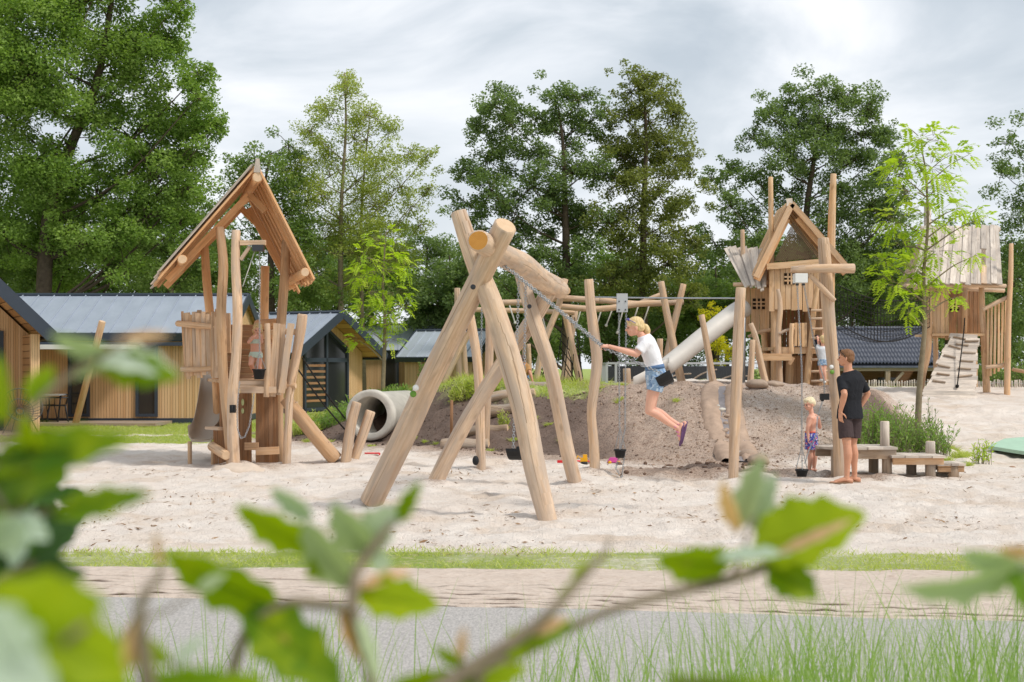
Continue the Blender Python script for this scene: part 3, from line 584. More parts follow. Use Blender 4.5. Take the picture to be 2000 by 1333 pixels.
def tree(label, blobs, Y, trunk, r0, mat, bark=None, size=.24, dens=1.0, depth=1.0, group=None, name='tree', sub=6, cat='tree', clump=.40, asp=.6, twig=True, droop=0.0, limbs=True):
    """blobs [(px, py, r_px)], trunk [(px, py)...] bottom first; all at distance Y"""
    size *= .47; bark = bark or BARK; base = P(*trunk[0], Y); gz = hz(base.x, Y) if Y < 60 else 0; base.z = min(base.z, gz)
    e = thing(name, label, cat, base, group)
    tp = [P(x, y, Y) for x, y in trunk]; tp[0].z = base.z-.1
    for i, q in enumerate(tp[1:]): q.y += rnd(-.25, .25)*(i+1)/len(tp)*depth
    mb = MB(); k = len(tp); r0 *= .62; rad = [r0*(1-.8*i/max(1, k-1)) for i in range(k)]; rad[0] *= 1.25
    tp = spline(tp, 4); rr = [float(np.interp(i/(len(tp)-1)*(k-1), range(k), rad)) for i in range(len(tp))]
    mb.tube(tp, rr, 9, 1, .5, wob=.05); cs = []; Rs = []
    for (px, py, r) in blobs:
        R = r/F*Y; c = P(px, py, Y); c.y += rnd(-1, 1)*R*.8*depth+rnd(-.8, .8)*depth
        # limb from the trunk
        hd = [(abs((q.z-(c.z-.75*math.hypot(q.x-c.x, q.y-c.y)))), i) for i, q in enumerate(tp)]; i = min(hd)[1]; q = tp[i]
        if limbs:
            mid = q.lerp(c, .5)+V(0, 0, -.12*(c-q).length+rnd(-.1, .2)); mb.tube([q, mid, c], [rr[i]*.3+.008, max(.015, rr[i]*.17), .012], 6, 3, .5, wob=.04)
        for _ in range(sub):
            d = V(rnd(-1, 1), rnd(-1, 1), rnd(-1, 1)).normalized()*R*rnd(.45, 1.0); d.y *= depth; s = c+d
            if twig: mb.tube([c, c+d*.5+V(0, 0, rnd(0, .12)*R), s], [max(.014, .022*R), .010+.004*R, .006], 4, 2, .5)
            cs.append(s); Rs.append(R*clump*rnd(.7, 1.35))
        cs.append(c); Rs.append(R*clump)
    cs = np.array([tuple(q) for q in cs]); Rs = np.array(Rs)
    if len(blobs) > 6 and dens > .5:
        ex = int(len(blobs)*2.2); pk = [random.choice(blobs) for _ in range(ex)]
        ec = np.array([tuple(P(b[0]+rnd(-1, 1)*b[2]*1.25, b[1]+rnd(-1, 1)*b[2]*1.2, Y+rnd(-1, 1)*1.6*depth)) for b in pk]); cs = np.vstack([cs, ec]); Rs = np.concatenate([Rs, np.array([b[2]/F*Y*rnd(.25, .6) for b in pk])])
    npc = np.maximum(3, (dens*Rs*Rs*7/(size*size*asp)).astype(int))
    v, t = leafquads(cs, npc, Rs, size, asp, droop=droop)
    mb.build('trunk', bark, e); raw('crown', v, 4, mat, e, t); return e
def fill(x0, x1, y0, y1, n, r0, r1):
    return [(rnd(x0, x1), rnd(y0, y1), rnd(r0, r1)) for _ in range(n)]
def ell(cx, cy, rx, ry, n, r0, r1):
    o = []
    while len(o) < n:
        x, y = rnd(-1, 1), rnd(-1, 1)
        if x*x+y*y < 1: o.append((cx+x*rx, cy+y*ry, rnd(r0, r1)))
    return o
GT = 'trees behind the playground'
tree('huge bright green broadleaf tree rising at the left above the cabins', [(60, 40, 110), (200, 10, 110), (320, 60, 60), (300, 110, 70), (385, 140, 45), (395, 200, 40), (340, 210, 80), (220, 130, 100), (100, 160, 110), (10, 110, 90), (20, 240, 90), (120, 290, 100), (240, 260, 100), (360, 300, 60), (405, 255, 38), (300, 350, 80), (180, 390, 90), (370, 370, 45), (60, 380, 90), (-60, 30, 110), (-70, 200, 110), (-80, 340, 90), (130, -80, 130), (260, -60, 90), (-20, -90, 120), (10, 460, 80), (290, 430, 60), (350, 440, 50), (425, 250, 28), (350, 20, 45), (90, 430, 70), (60, 330, 80), (150, 460, 60), (110, 520, 60), (240, 480, 60)],
     46, [(75, 620), (95, 430), (130, 310), (185, 170), (215, 40), (225, -60)], .42, G_BIG, size=.25, dens=1.25, sub=14, clump=.38, group=GT)
tree('dark green tree with a leaning trunk in the shade below the huge left tree', ell(160, 490, 190, 90, 20, 45, 75), 50, [(120, 620), (110, 480), (150, 380)], .3, G_MID, size=.26, dens=.9, group=GT)
tree('leafy mid-green tree right behind the ridge of the long cabin', ell(340, 480, 90, 100, 12, 40, 60)+[(380, 420, 45)], 52, [(330, 620), (335, 500), (345, 400)], .25, G_MID, size=.26, group=GT)
tree('dark leafy tree at the far left edge behind the nearest cabin', ell(-30, 500, 80, 110, 10, 50, 80)+[(30, 520, 60), (60, 570, 50)], 52, [(-20, 620), (-10, 480), (0, 380)], .3, G_DARK, size=.26, group=GT)
tree('mid-green tree with a rounded top behind the pointed play hut roof', [(500, 320, 45), (470, 350, 50), (540, 330, 60), (560, 280, 40), (440, 400, 45), (490, 430, 70), (570, 400, 70), (600, 470, 60), (540, 500, 70), (440, 500, 50), (600, 560, 50), (470, 570, 60), (560, 580, 50)], 56, [(530, 640), (528, 480), (515, 380), (530, 300)], .25, G_MID, size=.26, sub=8, group=GT)
tree('tall slender tree with sparse pale yellowish leaves and thin upright stems', [(665, 150, 28), (680, 185, 35), (640, 215, 38), (720, 225, 40), (610, 260, 36), (760, 250, 30), (690, 270, 45), (800, 300, 32), (835, 315, 24), (640, 300, 45), (740, 320, 45), (590, 310, 30), (780, 360, 40), (690, 350, 50), (640, 390, 45), (730, 400, 50), (800, 400, 30), (600, 400, 35), (680, 440, 50), (760, 450, 35), (820, 440, 22), (630, 470, 40), (700, 510, 40), (660, 560, 34), (575, 350, 34), (560, 420, 40), (600, 520, 45), (840, 370, 24), (770, 500, 45), (720, 470, 50), (570, 470, 40)],
     57, [(668, 640), (665, 500), (668, 380), (676, 250), (672, 140)], .2, G_PALE, BARKL, size=.2, dens=.52, sub=10, clump=.5, group=GT)
tree('second pale stem close to the slender yellowish tree', [(720, 280, 36), (700, 230, 30), (745, 350, 36), (715, 430, 40), (640, 340, 40)], 58, [(712, 640), (705, 480), (712, 330), (725, 210)], .14, G_PALE, BARKL, size=.2, dens=.25, sub=8, clump=.5, group=GT)
tree('dark rounded tree between the slender tree and the swing frame', [(820, 470, 40), (850, 500, 45), (800, 510, 45), (880, 540, 50), (840, 560, 55), (790, 580, 50), (750, 540, 45), (890, 600, 45), (820, 620, 45), (860, 490, 30)], 72, [(830, 660), (832, 560), (835, 480)], .22, G_DARK, size=.26, group=GT)
tree('tall dark oak left of the two middle oaks, spreading over the swing beam', [(965, 215, 45), (930, 255, 40), (1000, 240, 55), (1050, 230, 50), (1085, 200, 45), (1130, 200, 40), (1150, 240, 45), (1105, 270, 60), (1030, 300, 60), (950, 310, 55), (910, 330, 35), (915, 400, 40), (960, 380, 55), (1040, 370, 60), (1120, 340, 60), (1160, 330, 50), (1090, 420, 60), (1000, 440, 60), (940, 450, 45), (1150, 420, 55), (1060, 490, 55), (980, 510, 45), (1130, 500, 50), (930, 500, 40), (1020, 560, 50), (1100, 560, 50), (950, 570, 40)],
     54, [(1108, 680), (1106, 520), (1104, 400), (1100, 290), (1090, 210)], .3, G_DARK, size=.25, dens=1.05, sub=13, clump=.36, group=GT)
tree('tall olive-green oak right of the two middle oaks, with a pointed top', [(1258, 155, 34), (1230, 185, 40), (1285, 190, 40), (1215, 230, 45), (1270, 240, 55), (1320, 220, 34), (1200, 290, 45), (1250, 310, 60), (1310, 290, 50), (1345, 320, 38), (1210, 360, 50), (1280, 380, 60), (1340, 390, 40), (1190, 440, 50), (1250, 450, 60), (1320, 450, 55), (1300, 520, 60), (1230, 530, 60), (1355, 480, 30), (1190, 560, 50), (1270, 590, 55), (1340, 580, 40)],
     54, [(1258, 690), (1256, 540), (1258, 400), (1262, 280), (1258, 170)], .3, G_BRWN, size=.25, dens=1.05, sub=13, clump=.36, group=GT)
tree('tallest spreading oak behind the peaked playhouse tower', [(1555, 190, 38), (1600, 185, 40), (1650, 195, 45), (1690, 215, 40), (1500, 225, 38), (1560, 240, 55), (1620, 250, 60), (1690, 260, 55), (1745, 270, 34), (1470, 270, 34), (1520, 300, 55), (1590, 310, 60), (1660, 320, 60), (1730, 330, 50), (1435, 330, 36), (1470, 350, 50), (1540, 380, 60), (1620, 390, 60), (1700, 400, 60), (1420, 410, 38), (1470, 430, 45), (1680, 460, 60), (1600, 460, 60), (1740, 420, 45), (1390, 350, 25), (1760, 480, 40), (1400, 480, 35), (1450, 500, 50), (1540, 520, 55), (1640, 540, 55), (1720, 540, 50), (1770, 380, 26)],
     56, [(1580, 690), (1578, 540), (1576, 420), (1590, 310), (1600, 220)], .34, G_DARK, size=.25, dens=1.05, sub=13, clump=.36, group=GT)
tree('dark tree cut by the right edge of the view behind the roofed hut', [(1985, 275, 35), (2020, 250, 60), (1975, 330, 40), (2040, 330, 70), (1990, 400, 45), (2050, 430, 80), (1985, 480, 50), (1970, 560, 50), (2020, 560, 70), (1960, 630, 50), (2030, 650, 70), (1990, 700, 50)], 52, [(2030, 760), (2025, 500), (2020, 330)], .3, G_DARK, size=.25, dens=.9, sub=8, clump=.4, group=GT)
tree('dense dark tree behind the tiled shed and the rope net', ell(1710, 560, 90, 70, 14, 40, 60), 58, [(1700, 700), (1702, 600), (1705, 520)], .25, G_DARK, size=.26, group=GT)
tree('dense dark tree between the net and the roofed hut at right', ell(1850, 540, 60, 90, 11, 38, 55), 60, [(1850, 700), (1850, 600), (1852, 480)], .22, G_DARK, size=.26, group=GT)
tree('dark green tree low behind the right end of the climbing beams', ell(1400, 600, 60, 90, 12, 36, 52), 60, [(1400, 720), (1400, 620), (1398, 520)], .2, G_MID, size=.26, group=GT)
tree('dark evergreen mass of one tree behind the zip line trolley', ell(1200, 610, 70, 90, 13, 40, 56), 60, [(1200, 730), (1200, 640), (1198, 540)], .22, G_DARK, size=.26, group=GT)
tree('dark tree standing behind the girl on the swing', ell(1310, 620, 70, 80, 12, 38, 54), 62, [(1310, 730), (1310, 640), (1308, 560)], .2, G_DARK, size=.26, group=GT)
tree('dark bushy tree seen between the legs of the swing frame', ell(1030, 610, 70, 90, 13, 40, 56), 60, [(1030, 730), (1030, 640), (1032, 540)], .22, G_DARK, size=.26, group=GT)
tree('mid-green bushy tree left of the swing frame above the light roof', ell(930, 580, 50, 60, 9, 34, 46)+[(900, 640, 36)], 70, [(930, 720), (930, 640), (932, 560)], .2, G_MID, size=.26, group=GT)
tree('low green tree above the roof of the gabled cabin', ell(660, 580, 80, 40, 8, 34, 48)+[(740, 600, 40), (600, 590, 40)], 62, [(660, 720), (660, 640), (662, 560)], .2, G_MID, size=.26, group=GT)
tree('dark tree just right of the peaked tower above the tiled roof', ell(1590, 610, 60, 60, 8, 36, 50)+[(1480, 620, 45), (1520, 560, 45)], 62, [(1590, 720), (1590, 640), (1590, 560)], .2, G_DARK, size=.26, group=GT)
for i, (px, cy, w, hh, lb) in enumerate([(40, 520, 90, 80, 'dark tree left of the leaning trunk, behind the nearest cabin roof'), (250, 520, 90, 75, 'dark tree above the middle of the long roof'), (410, 530, 80, 80, 'dark tree directly left of the pointed hut roof'), (610, 520, 80, 80, 'green tree right of the pointed hut roof'), (720, 540, 80, 70, 'green tree behind the small lime sapling'), (880, 590, 60, 60, 'dark tree just left of the crossed swing legs'), (1180, 560, 80, 80, 'dark tree between the two middle oaks'), (1390, 560, 60, 80, 'dark tree in the gap left of the peaked tower'), (1500, 560, 80, 80, 'dark tree directly behind the peaked tower'), (1660, 560, 80, 70, 'dark tree right of the tall tower pole'), (1800, 560, 70, 80, 'dark tree behind the taller sapling'), (1930, 570, 70, 80, 'dark tree behind the hut with the ramp')]):
    tree(lb, ell(px, cy, w, hh, 15, 36, 56), 66, [(px, 715), (px+3, 620), (px-2, 500)], .25, G_DARK if i % 2 else G_MID, size=.34, dens=1.1, group='second row of trees along the wood edge')
for i, (px, lb) in enumerate([(60, 'low distant tree far behind the nearest cabin'), (240, 'low distant tree far behind the ridge of the long cabin'), (420, 'low distant tree far behind the pointed hut'), (980, 'low distant tree far behind the swing frame'), (1130, 'low distant tree far behind the middle oaks'), (1270, 'low distant tree far behind the swinging girl'), (1420, 'low distant tree far behind the tube slide'), (1660, 'low distant tree far behind the tiled shed'), (1800, 'low distant tree far behind the young lime tree'), (1930, 'low distant tree far behind the roofed hut')]):
    tree(lb, ell(px, 640, 95, 60, 10, 48, 70), 78, [(px, 720), (px, 660), (px+4, 590)], .25, G_DARK if i % 2 else G_MID, size=.4, dens=.9, group='far trees along the wood edge', limbs=False, twig=False)
tree('yellow flowering bush below the tube slide', [(1390, 600, 16), (1380, 622, 20), (1400, 640, 20), (1410, 612, 14), (1400, 670, 25), (1425, 690, 25), (1415, 720, 25)], 50, [(1400, 745), (1400, 680), (1395, 630)], .05, G_YEL, size=.15, name='bush', cat='bush')
def sapling(label, Y, trunk, sprays, r0, size, dens):
    """young tree: thin stem, arched sprays of small leaflets"""
    base = P(*trunk[0], Y); base.z = hz(base.x, Y); e = thing('young_tree', label, 'tree', base, 'young lime-green trees')
    tp = [P(x, y, Y) for x, y in trunk]; tp[0].z = base.z-.1; k = len(tp); tp = spline(tp, 4)
    mb = MB(); rr = [r0*(1-.85*i/(len(tp)-1)) for i in range(len(tp))]; mb.tube(tp, rr, 8, 1, .5, wob=.05); L = []; T = []
    for (px, py, r) in sprays:
        R = r/F*Y; c = P(px, py, Y); c.y += rnd(-.5, .5)*R*2
        i = min(range(len(tp)), key=lambda j: abs(tp[j].z-(c.z-.6*abs(tp[j].x-c.x)))); q = tp[i]; br = spline([q, q.lerp(c, .55)+V(0, 0, .06*(c-q).length), c], 4)
        mb.tube(br, [rr[i]*.4+.004, .004], 5, 1, .5)
        for _ in range(int(dens*r*1.5)):
            s = c+V(rnd(-1, 1)*R, rnd(-1, 1)*R, rnd(-.6, .8)*R); d = (s-c)+V(0, 0, rnd(-.6, .1)*R); d = d.normalized()*rnd(.16, .30)
            mb.tube([c.lerp(s, .3), s], [.004, .002], 4, 1, .5); tt = min(1, max(0, random.gauss(.5, .22)))
            for j in range(9):                                     # leaflets paired along a leaf stalk
                f = j/9; p = s+d*f+V(0, 0, -.10*f*f); sd = d.cross(V(0, 0, 1)).normalized()
                for sg in (-1, 1):
                    a = 1.25*(sd*sg+d.normalized()*.5+V(0, 0, rnd(-.5, .1))).normalized()*size*(1-.4*f)*rnd(.8, 1.2); b = d.normalized()*size*.23
                    L.append([tuple(p), tuple(p+a*.5-b), tuple(p+a), tuple(p+a*.5+b)]); T.append(min(1, max(0, tt+rnd(-.12, .12))))
    mb.build('trunk', BARKL, e); raw('crown', np.array(L), 4, G_LIME, e, np.array(T)); return e
sapling('young tree with lime-yellow feathery leaves on the bank above the concrete pipe', 33.5, [(747, 735), (752, 640), (748, 560), (752, 480), (755, 450)],
        [(745, 470, 30), (715, 505, 32), (770, 500, 30), (745, 530, 36), (700, 540, 22), (790, 520, 26), (720, 570, 34), (770, 570, 36), (745, 600, 30), (790, 600, 18), (715, 615, 30), (765, 630, 24), (725, 650, 22), (700, 665, 16), (760, 665, 16)], .05, .085, .45)
sapling('taller young tree with lime-yellow feathery leaves in front of the roofed hut', 25.2, [(1790, 832), (1797, 740), (1806, 640), (1804, 540), (1812, 440), (1808, 340), (1800, 290)],
        [(1790, 275, 32), (1825, 270, 22), (1770, 310, 40), (1810, 330, 42), (1750, 340, 26), (1868, 298, 20), (1893, 302, 10), (1832, 370, 34), (1780, 380, 42), (1760, 430, 40), (1812, 430, 38), (1865, 410, 22), (1900, 412, 10), (1925, 425, 8), (1770, 480, 34), (1830, 490, 34), (1730, 510, 20), (1780, 530, 34), (1815, 540, 24), (1750, 560, 30), (1725, 540, 18), (1835, 570, 14), (1780, 590, 22), (1905, 500, 12), (1870, 580, 10), (1770, 610, 14)], .06, .088, .40)

# ---------------------------------------------------------------- plants on the bank
def shrub(label, px, py, w, h, Y, mat=None, n=60, size=.07, group=None, lean=.5, cat='plant', name='shrub'):
    base = onground(px, Y); e = thing(name, label, cat, base, group); mb = MB(); L = []; T = []
    W = w/F*Y/2; Hh = h/F*Y
    for _ in range(n):
        b = base+V(rnd(-1, 1)*W*.75, rnd(-1, 1)*W*.6, 0); b.z = hz(b.x, b.y)-.02; hh = Hh*rnd(.5, 1.0)*(1-.35*abs(b.x-base.x)/W)
        t = b+V(rnd(-1, 1)*lean*hh, rnd(-1, 1)*lean*hh, hh); mb.tube([b, t], [.004, .002], 4, 1, .5, chamfer=False); tt = rnd(0, 1)
        for j in range(12):
            f = .18+.82*j/12; p = b.lerp(t, f); a = V(rnd(-1, 1), rnd(-1, 1), rnd(.0, 1.1)).normalized()*size*rnd(.7, 1.3); s = a.cross(V(rnd(-1, 1), rnd(-1, 1), 1)).normalized()*size*.14
            L.append([tuple(p), tuple(p+a*.5-s), tuple(p+a), tuple(p+a*.5+s)]); T.append(min(1, max(0, tt*.6+.2+rnd(-.2, .2))))
    mb.build('stem', STEM, e); raw('foliage', np.array(L), 4, mat or G_SHRUB, e, np.array(T)); return e
shrub('broad leafy shrub on the bank right behind the standing man', 1725, 850, 120, 118, 23.6, n=170, size=.085)
shrub('tall bushy shrub on the bank left part, half hidden by the standing man', 1695, 838, 100, 104, 24.4, n=130, size=.085)
shrub('pale leafy shrub around the foot of the taller young tree', 1815, 870, 100, 84, 23.6, n=120, size=.08)
shrub('low leafy shrub on the upper bank edge above the plank benches', 1740, 806, 130, 70, 25.4, n=150, size=.08)
shrub('tall thin weed with dark leaves right of the young tree trunk', 1815, 800, 34, 130, 24.0, G_MID, n=14, size=.08, lean=.15, name='weed')
shrub('single pale yellow weed beside the lowest bench step', 1918, 890, 44, 62, 22.6, G_LIME, n=22, size=.07, lean=.2, name='weed')
shrub('wide green shrub on the bank crest left of the concrete pipe', 690, 750, 130, 34, 32.5, n=120, size=.09)
shrub('green shrub on the bank crest right above the concrete pipe', 760, 745, 90, 30, 32.0, n=90, size=.09)
shrub('broad green shrub low on the left bank slope beside the pipe mouth', 640, 780, 110, 36, 31.4, n=120, size=.09)
shrub('yellowish grassy clump at the left foot of the bank', 600, 800, 70, 30, 31.2, G_GRASS, n=70, size=.09)
shrub('green clump on the bank between pipe and first swing leg', 815, 752, 90, 26, 31.4, n=80, size=.09)
shrub('bright shrub below the cabin gable at the left bank end', 625, 765, 90, 32, 33.0, G_GRASS, n=80, size=.09)
shrub('round green clump on the bank edge left of the log steps', 905, 770, 64, 30, 29.6, G_GRASS, n=90, size=.09)
shrub('leafy clump just left of the top log step', 960, 765, 36, 34, 29.4, G_GRASS, n=50, size=.09)
shrub('upright slim bush in front of the light-roofed cabin', 832, 740, 34, 66, 34, G_MID, n=40, size=.1, lean=.12)
shrub('leafy weed growing between the log steps', 983, 835, 24, 40, 27.6, G_GRASS, n=16, size=.08, lean=.2, name='weed')
GTU = 'small grass tufts on the bare bank'
for i, (px, Y, w, lb) in enumerate([(808, 28.6, 16, None), (770, 28.4, 14, None), (830, 28, 12, None), (850, 27.6, 14, None), (900, 27, 16, None), (1005, 26.8, 22, None), (1040, 27.6, 22, None), (1070, 27.2, 18, None), (1080, 28.6, 18, None), (1210, 27.4, 22, None), (1215, 28.6, 20, None), (1175, 29, 16, None), (1320, 26.4, 16, None), (640, 29, 24, None), (600, 29.2, 22, None), (725, 27.6, 18, None), (1095, 26.2, 12, None), (955, 26.3, 22, None),
                                       (1860, 24.8, 34, 'dark green grass tuft highest on the right bank shoulder'), (1885, 24.2, 30, 'grass tuft in the middle of the right bank shoulder'), (1850, 22.6, 30, 'grass tuft directly behind the middle bench step'), (1890, 22.4, 24, 'grass tuft behind the lowest bench step'), (1875, 23.4, 40, 'largest grass tuft on the right bank shoulder')]):
    b = onground(px, Y); n = int(w*5); W = w/F*Y/2; a = RNG.random(n)*6.28; r = W*np.sqrt(RNG.random(n))*.8; x = b.x+r*np.cos(a); y = b.y+r*np.sin(a); base = np.stack([x, y, terrain(x, y)-.01], 1)
    o = blades(base, RNG.uniform(.5, 1, n)*max(.08, W*.9), RNG.uniform(.004, .008, n), .5, 'grass_tuft', G_GRASS, lb or 'small grass tuft sprouting from the bare brown face of the earth bank', 'grass tuft', 2)
    del o['kind']; o['group'] = GTU if not lb else 'grass tufts on the right bank shoulder'
# ---------------------------------------------------------------- cabins
def cabin(label, corner, yaw, L, W, ze, zr, roofm=None, over=.35, gover=.6, name='cabin', z0=0.0, ribs=.45, thick=.14):
    """ridge along local x; corner = world point under the front right (x=L, y=-W/2) wall edge; local front faces -y"""
    e = thing(name, label, 'cabin', corner, None); R = Matrix.Rotation(yaw, 4, 'Z')
    T = Matrix.Translation(Vector(corner)) @ R @ Matrix.Translation(V(-L, W/2, z0-corner[2]))
    hw = W/2; m = MB(); q = [V(0, -hw, 0), V(0, hw, 0), V(0, hw, ze), V(0, 0, zr), V(0, -hw, ze)]
    a = [T @ v for v in q]; b = [T @ (v+V(L, 0, 0)) for v in q]
    m.add(a+b, [(4, 3, 2, 1, 0), (5, 6, 7, 8, 9), (0, 5, 9, 4), (1, 2, 7, 6), (0, 1, 6, 5)])
    wall = m.build('wall', CLAD, e); wall.matrix_parent_inverse = Matrix(); 
    m = MB(); m.box((-.03, -hw-.03, 0), (L+.03, hw+.03, .16), M=T); m.build('plinth', ANTH, e)
    sl = math.atan2(zr-ze, hw); dn = [V(0, -math.cos(sl), -math.sin(sl)), V(0, math.cos(sl), -math.sin(sl))]; nr = [V(0, -math.sin(sl), math.cos(sl)), V(0, math.sin(sl), math.cos(sl))]
    ln = hw/math.cos(sl)+over; roof = MB(); rib = MB(); fas = MB(); sof = MB()
    for d, n in zip(dn, nr):
        p = V(0, 0, zr+.03)
        def c(x, s, h): return T @ (V(x, 0, 0)+p+d*s+n*h)
        x0, x1 = -gover, L+gover
        def slab(mb, xa, xb, sa, sb, ha, hb, tint=.5):
            k = [c(xa, sa, ha), c(xb, sa, ha), c(xb, sb, ha), c(xa, sb, ha), c(xa, sa, hb), c(xb, sa, hb), c(xb, sb, hb), c(xa, sb, hb)]
            mb.hexa(k, tint)
        slab(roof, x0, x1, .0, ln, thick*.6, thick); slab(sof, x0+.05, x1-.05, .02, ln-.04, 0, thick*.6-.004)
        x = x0+.06
        while x < x1: slab(rib, x, x+.025, .05, ln-.01, thick+.001, thick+.04); x += ribs
        slab(fas, x0-.035, x0, 0, ln+.05, -.10, thick+.05); slab(fas, x1, x1+.035, 0, ln+.05, -.10, thick+.05)
        slab(fas, x0, x1, ln+.002, ln+.06, -.06, thick+.03); slab(fas, x0, x1, -.02, .10, thick+.004, thick+.05)
    ro = roof.build('roof', roofm or ROOFM, e); rib.build('seam', roofm or ROOFM, ro); fas.build('fascia', ANTH, ro); sof.build('soffit', CLADH, ro)
    return e, T
def window(e, M, w, h, bars=(), name='window', glow=False):
    """frame, pane and glazing bars in the local x (width) z (height) plane, facing -y, origin at the lower middle"""
    f = MB(); t = .08
    for a, b in (((-w/2, 0), (-w/2+t, h)), ((w/2-t, 0), (w/2, h)), ((-w/2+t, 0), (w/2-t, t)), ((-w/2+t, h-t), (w/2-t, h))): f.box((a[0], -.06, a[1]), (b[0], .03, b[1]), .5, M=M)
    for kind, q in bars:
        if kind == 'v': f.box((q-.03, -.045, t), (q+.03, .02, h-t), .5, M=M)
        else: f.box((-w/2+t, -.047, q-.03), (w/2-t, .022, q+.03), .5, M=M)
    fr = f.build(name, ANTH, e); p = MB(); p.box((-w/2+t, -.02, t), (w/2-t, .01, h-t), .5, M=M); p.build('pane', GLASS, fr); return fr
# long cabin whose front runs across the view
Yf = 38.6; xr = (478-1000)/F*41
e, T = cabin('long timber cabin with a grey standing seam roof at the left behind the lawn', V(xr, Yf, 0), 0, 9.4, 4.6, 2.42, 3.46, over=.32, gover=.12)
for px, w, h, zb in ((287, .60, 1.98, .2), (155, .58, 1.98, .2)):
    x = (px-1000)/F*Yf; window(e, Matrix.Translation(V(x, Yf-.005, zb)), w, h)
m = MB(); m.box((-13.3, Yf-.36, 2.12), (xr+.1, Yf-.27, 2.22), .5); m.build('gutter', ANTH, e)
x = (110-1000)/F*38; m = MB(); m.box((-14.2, Yf-1.2, 2.02), (-10.1, Yf-.02, 2.14), .5); m.build('canopy', WHITE, e)
m = MB(); m.box((-13.5, Yf-1.9, .02), (-9.2, Yf-.1, .1), .5); tag(m.build('porch_deck', W_OLD), 'low grey timber deck along the front of the long cabin', 'deck')
# gabled cabin turned towards the view
gy = math.radians(-30); c = P(558, 715, 47.2); c.z = 0
e2, T2 = cabin('gabled timber cabin with dark framed glazing behind the earth bank', V(c.x, c.y, 0), gy, 7.5, 4.3, 2.05, 3.28, over=.42, gover=.75)
def gable_glass(e, T, L, W, ze, zr, hw, h0):
    """big glazed gable: posts, rails and raking bars with a pane behind"""
    f = MB(); k = (zr-ze)/(W/2); top = lambda y: zr-.42-abs(y)*k
    def bar(a, b, w=.1): f.plank(T @ V(L+.04, a[0], a[1]), T @ V(L+.04, b[0], b[1]), w, .09, T.to_3x3() @ V(1, 0, 0), .5)
    for y in (-hw, 0, hw): bar((y, h0), (y, top(y)))
    bar((-hw, h0), (hw, h0)); bar((-hw, 1.78), (hw, 1.78), .14); bar((-hw, top(hw)), (0, top(0))); bar((hw, top(hw)), (0, top(0)))
    fr = f.build('gable_window', ANTH, e); p = MB(); q = [(-hw, h0), (hw, h0), (hw, top(hw)), (0, top(0)), (-hw, top(hw))]
    a = [T @ V(L+.012, y, z) for y, z in q]; b = [T @ V(L+.03, y, z) for y, z in q]; p.add(a+b, [(4, 3, 2, 1, 0), (5, 6, 7, 8, 9)]+[(i, (i+1) % 5, 5+(i+1) % 5, 5+i) for i in range(5)]); p.build('pane', GLASS, fr)
    b = MB()
    for i in range(7): b.box((L+.035, -hw+.08, .35+i*.2), (L+.045, -.06, .43+i*.2), .5, M=T)
    b.build('blind', W_BROWN, fr)
gable_glass(e2, T2, 7.5, 4.3, 2.05, 3.28, 1.2, .1)
# cabins farther back
c = P(864, 715, 64); c.z = 0
e3, T3 = cabin('timber cabin with a pale light-grey roof behind the young lime tree', V(c.x, c.y, 0), math.radians(2), 8.5, 4.4, 2.2, 3.35, ROOFL, over=.2, gover=.15, ribs=.6)
window(e3, T3 @ Matrix.Translation(V(8.5-2.3, -2.205, .25)), .7, 1.9)
c = P(922, 715, 60); c.z = 0
e4, T4 = cabin('small far cabin glimpsed between the legs of the swing frame', V(c.x, c.y, 0), math.radians(-24), 3.2, 3.4, 1.95, 3.0, ROOFL, over=.3, gover=.3)
# nearest cabin cut by the left edge: gable towards the view
c = V((78-1000)/F*32.4, 32.4, 0)
e5 = thing('cabin', 'nearest timber cabin cut by the left edge, with a dark roof edge and boarded porch', 'cabin', c); xc = c.x; Wd = 4.6; zr5, ze5 = 4.55, 2.32
R5 = Matrix.Rotation(math.radians(27), 3, 'Z'); T5 = Matrix.Translation(c) @ R5.to_4x4()
m = MB(); hw = Wd/2
def pent(mb, y0, y1, xo, top=0, mi=0):
    q = [(-Wd+xo, .0), (-xo, .0), (-xo, ze5-top), (-hw, zr5-top-xo*.9), (-Wd+xo, ze5-top)]
    a = [T5 @ V(x, y0, z) for x, z in q]; b = [T5 @ V(x, y1, z) for x, z in q]
    mb.add(a+b, [(0, 1, 2, 3, 4), (9, 8, 7, 6, 5)]+[(i, 5+i, 5+(i+1) % 5, (i+1) % 5) for i in range(5)], mi=mi)
pent(m, 1.5, 8, .02); m.build('wall', CLAD, e5)

for a_ in (-.2, -Wd): m = MB(); m.box((a_, 0, 0), (a_+.2, .16, ze5-.02), .5, M=T5); m.build('corner_post', CLAD, e5)
m = MB(); m.box((-.17, .17, 0), (-.03, 1.49, ze5-.03), .5, M=T5); m.build('side_boarding', CLADH, e5)
m = MB(); s = MB(); f = MB(); sl = math.atan2(zr5-ze5, hw)
for sg in (-1, 1):
    d = V(sg*math.cos(sl), 0, -math.sin(sl)); n = V(sg*math.sin(sl), 0, math.cos(sl)); d, n = R5 @ d, R5 @ n; p = T5 @ V(-hw, 0, zr5+.06); ln = hw/math.cos(sl)+.22
    def c8(y0, y1, s0, s1, h0, h1): return [p+R5 @ V(0, y, 0)+d*s_+n*h for h in (h0, h1) for y, s_ in ((y0, s0), (y1, s0), (y1, s1), (y0, s1))]
    m.hexa(c8(-.28, 8.2, 0, ln, .10, .17), .5); s.hexa(c8(-.24, 8.1, .02, ln-.04, 0, .095), .5); f.hexa(c8(-.33, -.285, 0, ln+.03, -.09, .2), .5); f.hexa(c8(-.28, 8.2, ln+.003, ln+.05, -.06, .19), .5)
